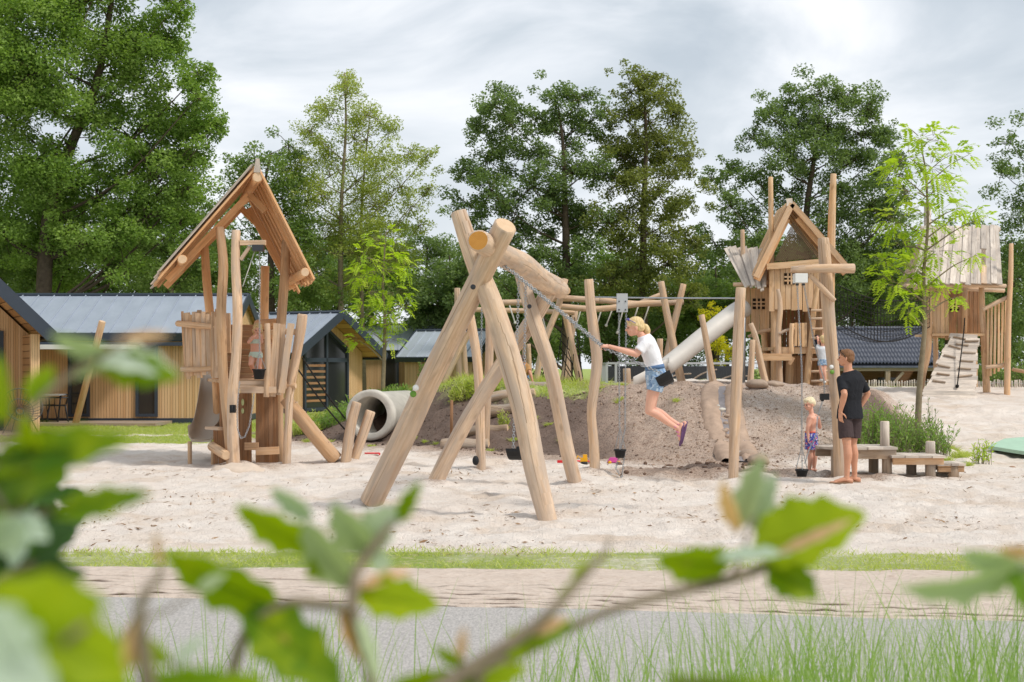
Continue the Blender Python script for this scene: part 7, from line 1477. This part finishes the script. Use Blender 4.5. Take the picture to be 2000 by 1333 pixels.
s1, s2 = TD(490, .645), TD(508, .645); e1, h1 = TD(489, .595, -.14), TD(501, .675, -.20); e2, h2 = TD(514, .60, -.12), TD(514, .69, -.15)
for s_, e_, h_ in ((s1, e1, h1), (s2, e2, h2)): m.ball(s_, .036); limb(m, [s_, s_.lerp(e_, .5), e_], [.034, .031, .027]); limb(m, [e_, h_], [.027, .019])
hand(m, h1, V(.45, .1, .6), V(.5, .8, 0), .095, .9, .05, 1); hand(m, h2, V(-.45, .1, .6), V(-.5, .8, 0), .095, .9, .05, -1)
ht = TD(503, .80); limb(m, [TD(501, .68), TD(502, .72), ht+V(0, 0, -.03)], [.034, .03, .034]); B = head(m, ht, V(.22, -1, -.3), V(.0, -.2, 1), .19, True)
tod = finish_person(m, 'blond toddler in a pale mint bikini standing on the deck of the pointed hut', pt_, SKIN, .005); face(tod, ht, B, .19)
hairlump(tod, ht, B, .19, H_BLOND, [((-.08, 0, .19), (.44, .40, .36)), ((-.24, 0, -.05), (.27, .38, .30)), ((-.1, .34, -.12), (.15, .12, .2)), ((-.1, -.34, -.12), (.15, .12, .2)), ((.2, 0, .36), (.2, .26, .12))], .09)
MINT = cloth('mint_frill_fabric', C(204, 226, 214), .08); m = MB(); torso(m, [(TD(499, .575), .100, .083), (TD(499, .625), .102, .080), (TD(499, .645), .098, .07)], sdt); remesh(m, 'bikini_top', MINT, .006, 2, tod)
m = MB(); torso(m, [(pt_-V(0, 0, .045), .092, .082), (pt_, .100, .09), (pt_+V(0, 0, .045), .094, .084)], sdt)
for hp, kn in ((hl, k2), (hr, k1)): d = kn-hp; m.tube([hp-d*.1, hp+d*.28], [.066, .066], 12, 1, .5, chamfer=False)
remesh(m, 'bikini_bottom', MINT, .006, 2, tod)

# --- boy crouching on the bank
q0 = onground(1024, 30.6, 0); Yc2 = 30.6
def CP(px, py, dy=0.0): return P(px, py, Yc2+dy)
zb_ = q0.z; m = MB(); sdc = V(.55, .83, 0); pe = CP(1021, 735); ch_ = CP(1024, 722, -.12); nk = CP(1022, 712, -.22)
torso(m, [(pe, .13, .10), (pe.lerp(ch_, .5), .125, .1), (ch_, .14, .1), (nk, .08, .06)], sdc)
for sg, kx, ax_ in ((-1, 1016, 1012), (1, 1030, 1022)): 
    hp = pe+sdc*.07*sg; kn = CP(kx, 746, -.28+.1*sg); an = CP(ax_, 757, .05+.1*sg); an.z = hz(an.x, an.y)+.06; limb(m, [hp, kn], [.068, .048]); limb(m, [kn, an], [.046, .03]); foot(m, an, V(0, -1, 0), .2)
for sg, ex, ey, hx, hy in ((-1, 1014, 735, 1016, 752), (1, 1037, 733, 1040, 748)):
    s_ = nk.lerp(ch_, .35)+sdc*.14*sg; e_ = CP(ex, ey, -.25); h_ = CP(hx, hy, -.30); h_.z = max(h_.z, hz(h_.x, h_.y)+.07); m.ball(s_, .045); limb(m, [s_, e_], [.042, .033]); limb(m, [e_, h_], [.033, .022]); hand(m, h_, V(.2, -.6, -.7), V(0, .5, -.8), .14, .35, .2, sg)
hd = CP(1019, 705, -.28); limb(m, [nk, hd], [.045, .042]); B = head(m, hd, V(-.35, -.75, -.6), V(-.1, -.5, .85), .22, True)
cb_ = finish_person(m, 'brown-haired boy in a tan shirt crouching on the bank above the log steps', q0, SKINT, .006); face(cb_, hd, B, .22)
hairlump(cb_, hd, B, .22, H_DARK, [((-.05, 0, .18), (.42, .36, .37)), ((-.22, 0, .0), (.25, .33, .26)), ((.16, 0, .34), (.25, .26, .14))], .03)
m = MB(); torso(m, [(pe.lerp(ch_, .12), .136, .11), (pe.lerp(ch_, .5), .135, .11), (ch_, .15, .11), (nk, .09, .07)], sdc)
for sg, ex, ey in ((-1, 1014, 735), (1, 1037, 733)): s_ = nk.lerp(ch_, .35)+sdc*.14*sg; e_ = CP(ex, ey, -.25); m.tube([s_, s_.lerp(e_, .55)], [.056, .056], 12, 1, .5, chamfer=False); m.ball(s_, .056)
remesh(m, 'shirt', cloth('tan_shirt', C(184, 140, 92), .2, 12), .008, 3, cb_)
m = MB(); m.ball(pe, (.14, .14, .12))
for sg, kx in ((-1, 1016), (1, 1030)): hp = pe+sdc*.07*sg; kn = CP(kx, 746, -.28+.1*sg); m.tube([hp, hp.lerp(kn, .8)], [.082, .078], 12, 1, .5, chamfer=False)
remesh(m, 'shorts', cloth('blue_shorts', C(110, 136, 170), .15), .008, 3, cb_)

# --- child climbing the ladder of the peaked tower
Yl2 = 30.65
def LP(px, py, dy=0.0): return P(px, py, Yl2+dy)
m = MB(); sdl = V(1, .1, 0); pe = LP(1608, 705); torso(m, [(LP(1608, 711), .095, .08), (LP(1608, 702), .098, .082), (LP(1607, 692), .09, .075), (LP(1606, 682), .105, .075), (LP(1606, 677), .06, .05)], sdl)
for sg, kx, ky, axx, ay in ((-1, 1603, 723, 1605, 738), (1, 1609, 722, 1611, 742)): hp = pe+sdl*.05*sg; kn = LP(kx, ky, -.04); an = LP(axx, ay, -.02); limb(m, [hp, hp.lerp(kn, .5), kn], [.058, .052, .041]); limb(m, [kn, kn.lerp(an, .4)+V(0, -.01, 0), an], [.04, .041, .028])
for sg, ex, ey, hx, hy in ((-1, 1599, 672, 1597, 661), (1, 1612, 670, 1609, 656)):
    s_ = LP(1606, 680)+sdl*.10*sg; e_ = LP(ex, ey, .05); h_ = LP(hx, hy, .18); m.ball(s_, .036); limb(m, [s_, e_], [.034, .027]); limb(m, [e_, h_], [.027, .02]); hand(m, h_, V(0, .5, .8), V(0, .9, -.4), .11, 1.0, .05, sg)
hd = LP(1607, 664); limb(m, [LP(1606, 678), hd], [.036, .036]); B = head(m, hd, V(-.3, .95, .1), V(0, -.05, 1), .2, True)
lc = finish_person(m, 'child in a white shirt and denim shorts climbing the ladder behind the crane post', pe, SKIN, .006); face(lc, hd, B, .2)
hairlump(lc, hd, B, .2, H_BLOND, [((-.05, 0, .17), (.42, .36, .37)), ((-.22, 0, -.1), (.25, .33, .32))], .03)
m = MB(); torso(m, [(LP(1608, 704), .105, .09), (LP(1607, 692), .100, .086), (LP(1606, 682), .115, .086), (LP(1606, 677), .07, .06)], sdl)
for sg, ex, ey in ((-1, 1599, 672), (1, 1612, 670)): s_ = LP(1606, 680)+sdl*.10*sg; e_ = LP(ex, ey, .05); m.tube([s_, s_.lerp(e_, .6)], [.046, .046], 12, 1, .5, chamfer=False); m.ball(s_, .046)
remesh(m, 'shirt', cloth('white_tee', C(214, 216, 220), .06), .008, 3, lc)
m = MB(); torso(m, [(LP(1608, 713), .104, .09), (LP(1608, 702), .108, .092)], sdl)
for sg, kx, ky in ((-1, 1603, 723), (1, 1609, 722)): hp = pe+sdl*.05*sg; kn = LP(kx, ky, -.04); m.tube([hp, hp.lerp(kn, .55)], [.07, .07], 12, 1, .5, chamfer=False)
remesh(m, 'shorts', DENIM, .008, 3, lc); m = MB()
for axx, ay in ((1605, 738), (1611, 742)): an = LP(axx, ay, -.02); m.ball(an+V(0, .05, -.05), (.035, .085, .035), 12, 8)
m.build('shoes', WHITE, lc)
# ---------------------------------------------------------------- blurred hedge twigs close to the camera
def leafmesh(mb, b, t, w, roll=0.0, curve=.12, fold=.18, wavy=.19, teeth=3.6, mi=0, tint=.5, nv=9, nu=6):
    """leaf blade from b to t, w wide; roll turns it round its length; curve bends the tip down"""
    d = t-b; L = d.length; d = d.normalized(); vw = V(0, -1, 0); sd0 = d.cross(vw).normalized(); up = sd0.cross(d)
    sd = (sd0*math.cos(roll)+up*math.sin(roll)).normalized(); nr = d.cross(sd)
    if nr.dot(vw) < 0: nr = -nr
    vs = []; ph = rnd(0, 6)
    for i in range(nv*2+1):
        f = i/(nv*2); half = (math.sin(math.pi*f**.82)**.75)*w/2*(1+wavy*.75*math.sin(f*teeth*2*math.pi+ph)) if 0 < f < 1 else .0008
        c = b+d*(L*f)-nr*(curve*L*f*f)+nr*(curve*L*.35*f)
        for j in range(-nu, nu+1):
            s = j/nu; a = abs(s); vs.append(c+sd*(half*s)+nr*(fold*half*a-.10*half*(1-a)*0+wavy*.35*half*a*a*math.sin(f*teeth*2*math.pi+ph+s)))
    k = 2*nu+1; fs = [(i*k+j, i*k+j+1, (i+1)*k+j+1, (i+1)*k+j) for i in range(nv*2) for j in range(2*nu)]
    a, b2, c2 = vs[0], vs[1], vs[k]; n0 = (vs[nu+1+k*4]-vs[nu+k*4]).cross(vs[nu+k*5]-vs[nu+k*4])
    if n0.dot(nr) < 0: fs = [f[::-1] for f in fs]
    mb.add(vs, fs, None, tint, mi, True)
    mb.tube([b, b+d*L*.5+nr*(curve*L*.1), b+d*L*.9-nr*(curve*L*.5)], [.0011, .0008, .0003], 5, 2, tint, 0, mi)
MATS = {'d': G_HEDGE, 'g': G_FRONT, 'u': G_PUND, 'p': G_PEACH}
def branch(label, twigs, leaves, group='hedge twigs close to the camera'):
    """twigs: (points px, Y or [Y0,Y1], width px list); leaves: (base, tip, width px, Y, roll, material, tint, curve)"""
    b0 = twigs[0][0][0]; Yq = twigs[0][1]; Yq = Yq[0] if hasattr(Yq, '__len__') else Yq
    e = thing('hedge_twig', label, 'twig', P(b0[0], b0[1], Yq), group); m = MB()
    for pts, yy, w in twigs:
        n = len(pts); ya = yy if hasattr(yy, '__len__') else [yy, yy]; Ys_ = [float(np.interp(i/(n-1), np.linspace(0, 1, len(ya)), ya)) for i in range(n)]
        r = [float(np.interp(i/(n-1), np.linspace(0, 1, len(w)), w))/2/F*y for i, y in enumerate(Ys_)]
        m.tube([P(x, y, q) for (x, y), q in zip(pts, Ys_)], r, 10, 4, .5, wob=.05)
    m.build('stem', STEM, e)
    for L in leaves:
        b, t, w, yy, roll, mt, tint = L[:7]; cv = L[7] if len(L) > 7 else .12; m = MB(); Yb3, Yt3 = yy if hasattr(yy, '__len__') else (yy, yy)
        leafmesh(m, P(*b, Yb3), P(*t, Yt3), w/F*Yb3, roll, cv, tint=tint); m.build('leaf', MATS[mt], e)
    return e
branch('long bare twig rising from the bottom edge to a leaf cluster at the right',
       [([(880, 1360), (930, 1325), (1040, 1265), (1150, 1210), (1260, 1172), (1350, 1150), (1430, 1130), (1500, 1105), (1580, 1060), (1640, 1015)], [.95, 1.05], [34, 26, 20, 16, 18, 22, 20, 12, 8]),
        ([(1430, 1130), (1450, 1080), (1470, 1010)], 1.02, [10, 7]), ([(1350, 1150), (1325, 1120)], 1.02, [8, 6])],
       [((1424, 1106), (1288, 1092), 96, (1.02, .98), .5, 'g', .45, .05), ((1400, 1092), (1545, 1072), 40, (1.0, 1.0), 1.0, 'u', .2), ((1470, 1075), (1690, 1000), 138, (1.02, 1.0), .55, 'g', .95, .10), ((1500, 1108), (1598, 1166), 84, (1.02, 1.0), .4, 'g', .12), ((1490, 1075), (1560, 990), 90, (1.05, 1.05), .3, 'g', .75), ((1445, 1030), (1485, 890), 62, (1.03, 1.02), .8, 'u', .9), ((1440, 1040), (1408, 945), 44, (1.03, 1.0), .9, 'p', .4), ((1470, 1030), (1512, 925), 50, (1.05, 1.04), .5, 'u', .5), ((1520, 1080), (1665, 1015), 22, (.99, .98), .2, 'p', .5), ((1525, 1060), (1640, 985), 100, (1.04, 1.02), .5, 'g', .8)])
branch('thin pale side twig leaning up right in the lower middle of the view',
       [([(830, 1370), (900, 1320), (1000, 1255), (1060, 1210), (1110, 1160), (1150, 1115), (1185, 1075), (1190, 1050)], [.88, .95], [40, 32, 26, 20, 17, 14, 10, 8])],
       [((1010, 1262), (1118, 1215), 54, .93, .5, 'g', .3), ((985, 1282), (1050, 1228), 60, .93, .5, 'g', .85), ((1085, 1180), (1140, 1120), 20, .93, .6, 'g', .7), ((1040, 1240), (1110, 1205), 24, .92, .4, 'p', .6), ((1120, 1135), (1150, 1095), 24, .94, .3, 'g', .95), ((900, 1320), (760, 1345), 60, .9, .4, 'g', .5)])
branch('leafy sprig in the lower left middle with pale undersides and a dried leaf',
       [([(735, 1380), (718, 1290), (690, 1200), (690, 1150), (700, 1110), (735, 1060), (770, 1020), (805, 985)], [.92, .97], [22, 24, 26, 26, 22, 18, 14, 8]), ([(690, 1190), (620, 1180), (560, 1180), (500, 1215), (468, 1265), (440, 1380)], .93, [18, 24, 24, 22, 24]), ([(690, 1150), (668, 1110), (640, 1070)], .96, [14, 9])],
       [((615, 1075), (462, 998), 76, (.96, .93), .3, 'g', .8, .16), ((612, 1010), (525, 958), 54, (.98, .98), .6, 'u', .1), ((685, 1150), (590, 1022), 96, (.96, .94), .5, 'u', .85, .1), ((720, 1085), (648, 988), 84, (.97, .95), .45, 'u', .8), ((700, 1080), (770, 990), 84, (.97, .96), .4, 'u', .6), ((778, 1020), (818, 942), 40, (.96, .95), .5, 'g', .35), ((548, 1192), (322, 1090), 104, (.94, .9), .35, 'g', .25, .10), ((480, 1190), (668, 1345), 120, (.93, .9), .4, 'g', .08, .05), ((700, 1160), (856, 1182), 84, (.95, .93), .45, 'g', .9, .1), ((700, 1150), (800, 1110), 34, (.95, .95), .9, 'p', .7), ((668, 1190), (722, 1305), 48, (.94, .93), .6, 'p', .9), ((640, 1080), (600, 1130), 50, (.96, .95), .5, 'g', .7), ((700, 1205), (745, 1340), 34, (.92, .9), .8, 'u', .8), ((730, 1080), (760, 1120), 40, (.97, .97), .4, 'u', .3)])
branch('pale leaf pair on an out-of-focus shoot at the left in front of the long cabin',
       [([(-40, 890), (40, 830), (90, 770), (150, 725), (215, 685), (235, 655)], [.8, .85], [16, 14, 12, 8])],
       [((190, 700), (348, 712), 92, (.84, .84), 1.02, 'u', .4, .25), ((200, 712), (345, 735), 74, (.85, .83), .3, 'g', .1, .1), ((215, 690), (98, 660), 66, (.84, .82), .9, 'u', .3), ((60, 790), (100, 715), 62, (.84, .84), .3, 'g', .6), ((235, 665), (330, 650), 20, (.84, .84), .3, 'p', .5), ((215, 690), (130, 745), 40, (.84, .84), .8, 'u', .35), ((10, 830), (-10, 690), 60, (.8, .8), .4, 'g', .85)])
branch('big dark green leaf cluster at the left edge below the pale leaves',
       [([(-60, 1080), (20, 1010), (80, 1000), (120, 1000)], .82, [16, 12, 9]), ([(20, 1010), (-20, 940), (0, 900), (50, 870)], .82, [10, 10, 7]), ([(20, 1010), (70, 930)], .82, [10, 6])],
       [((-10, 895), (250, 856), 84, (.82, .8), .25, 'g', .1, .08), ((-40, 960), (140, 890), 110, (.84, .8), .3, 'g', .05, .1), ((80, 900), (40, 812), 52, (.82, .8), .4, 'g', .92), ((100, 1004), (286, 962), 60, (.82, .80), .35, 'g', .12, .10), ((60, 905), (175, 860), 50, (.83, .82), .4, 'g', .2), ((40, 1010), (-30, 1080), 90, (.8, .8), .5, 'u', .1), ((20, 1010), (90, 1050), 60, (.82, .8), .6, 'u', .15), ((30, 930), (130, 930), 70, (.86, .85), .4, 'g', .05), ((-20, 1000), (60, 940), 90, (.83, .83), .3, 'g', .08)])
branch('huge yellow-green leaves filling the lower left corner',
       [([(-80, 1400), (60, 1300), (170, 1220)], .55, [26, 16])],
       [((-30, 1150), (250, 1330), 190, (.55, .55), .35, 'g', .9, .08), ((-60, 1230), (200, 1380), 190, (.54, .55), .4, 'g', .75), ((40, 1160), (200, 1180), 90, (.58, .56), .5, 'g', .8), ((-40, 1180), (60, 1360), 130, (.52, .52), .5, 'u', .2), ((-30, 1290), (110, 1350), 120, (.52, .52), .6, 'u', .25)])
branch('upright pale twig with a dried leaf right of the corner leaves',
       [([(300, 1420), (285, 1300), (275, 1180), (320, 1120)], .7, [34, 28, 12])],
       [((290, 1340), (470, 1325), 60, (.72, .7), .5, 'g', .5), ((270, 1200), (245, 1330), 46, (.7, .7), .9, 'p', .6)])
branch('curved leaf with a blue-green underside hanging in at the right edge',
       [([(2060, 1080), (2020, 1110), (1990, 1105)], .9, [14, 9])],
       [((2010, 1100), (1785, 1195), 120, (.9, .88), .95, 'u', .1, .34), ((1990, 1105), (2030, 1215), 100, (.9, .88), .4, 'g', .2, .1), ((1990, 1110), (1880, 1085), 70, (.91, .9), .8, 'u', .15), ((2020, 1080), (1950, 1075), 30, (.9, .9), .5, 'p', .6)])
branch('hedge leaves at the bottom edge below the long bare twig',
       [([(1250, 1400), (1320, 1345), (1420, 1335)], .8, [12, 8])],
       [((1300, 1350), (1500, 1335), 44, (.8, .8), .3, 'g', .2), ((1420, 1345), (1290, 1325), 36, (.8, .8), .4, 'g', .3), ((1420, 1340), (1560, 1352), 40, (.8, .8), .4, 'g', .6)])
branch('hedge leaves at the bottom edge left of the dried leaf',
       [([(420, 1420), (380, 1345), (330, 1290)], .78, [14, 8]), ([(380, 1345), (470, 1300)], .78, [8, 5])],
       [((400, 1350), (270, 1318), 60, (.78, .78), .4, 'g', .4), ((390, 1345), (520, 1330), 54, (.78, .78), .35, 'g', .7), ((335, 1295), (250, 1230), 50, (.78, .78), .5, 'g', .85), ((340, 1300), (400, 1240), 40, (.78, .78), .8, 'u', .5)])
branch('dark shaded leaves between the left edge clump and the corner leaves',
       [([(-60, 1170), (20, 1120), (110, 1085)], .95, [14, 8])],
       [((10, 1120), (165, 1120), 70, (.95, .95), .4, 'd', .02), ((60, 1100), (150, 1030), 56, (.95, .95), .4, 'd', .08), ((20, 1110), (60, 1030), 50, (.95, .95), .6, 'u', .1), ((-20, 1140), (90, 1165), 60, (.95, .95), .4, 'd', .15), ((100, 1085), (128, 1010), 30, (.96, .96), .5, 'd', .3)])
branch('thin twig with small leaves crossing the lower left between the leaf sprig and the corner',
       [([(150, 1400), (210, 1300), (262, 1215), (300, 1140), (318, 1100)], .85, [20, 16, 12, 8]), ([(262, 1215), (330, 1190), (390, 1150)], .86, [9, 5])],
       [((318, 1108), (300, 1040), 26, .86, .7, 'p', .5), ((235, 1260), (330, 1290), 56, .84, .4, 'g', .55), ((215, 1295), (140, 1235), 52, .84, .45, 'g', .9), ((385, 1155), (440, 1120), 26, .86, .4, 'u', .8), ((180, 1345), (260, 1345), 60, .83, .5, 'g', .3)])
branch('spray of yellow-green leaves at the bottom edge right of the dried leaf',
       [([(980, 1420), (940, 1345), (900, 1290)], .9, [14, 8])],
       [((940, 1340), (1030, 1300), 44, .9, .4, 'g', .85), ((905, 1300), (845, 1265), 36, .9, .5, 'g', .6), ((930, 1335), (860, 1335), 40, .9, .4, 'g', .3), ((900, 1292), (905, 1225), 26, .9, .6, 'p', .3)])
# denser part of the hedge at the left, farther in
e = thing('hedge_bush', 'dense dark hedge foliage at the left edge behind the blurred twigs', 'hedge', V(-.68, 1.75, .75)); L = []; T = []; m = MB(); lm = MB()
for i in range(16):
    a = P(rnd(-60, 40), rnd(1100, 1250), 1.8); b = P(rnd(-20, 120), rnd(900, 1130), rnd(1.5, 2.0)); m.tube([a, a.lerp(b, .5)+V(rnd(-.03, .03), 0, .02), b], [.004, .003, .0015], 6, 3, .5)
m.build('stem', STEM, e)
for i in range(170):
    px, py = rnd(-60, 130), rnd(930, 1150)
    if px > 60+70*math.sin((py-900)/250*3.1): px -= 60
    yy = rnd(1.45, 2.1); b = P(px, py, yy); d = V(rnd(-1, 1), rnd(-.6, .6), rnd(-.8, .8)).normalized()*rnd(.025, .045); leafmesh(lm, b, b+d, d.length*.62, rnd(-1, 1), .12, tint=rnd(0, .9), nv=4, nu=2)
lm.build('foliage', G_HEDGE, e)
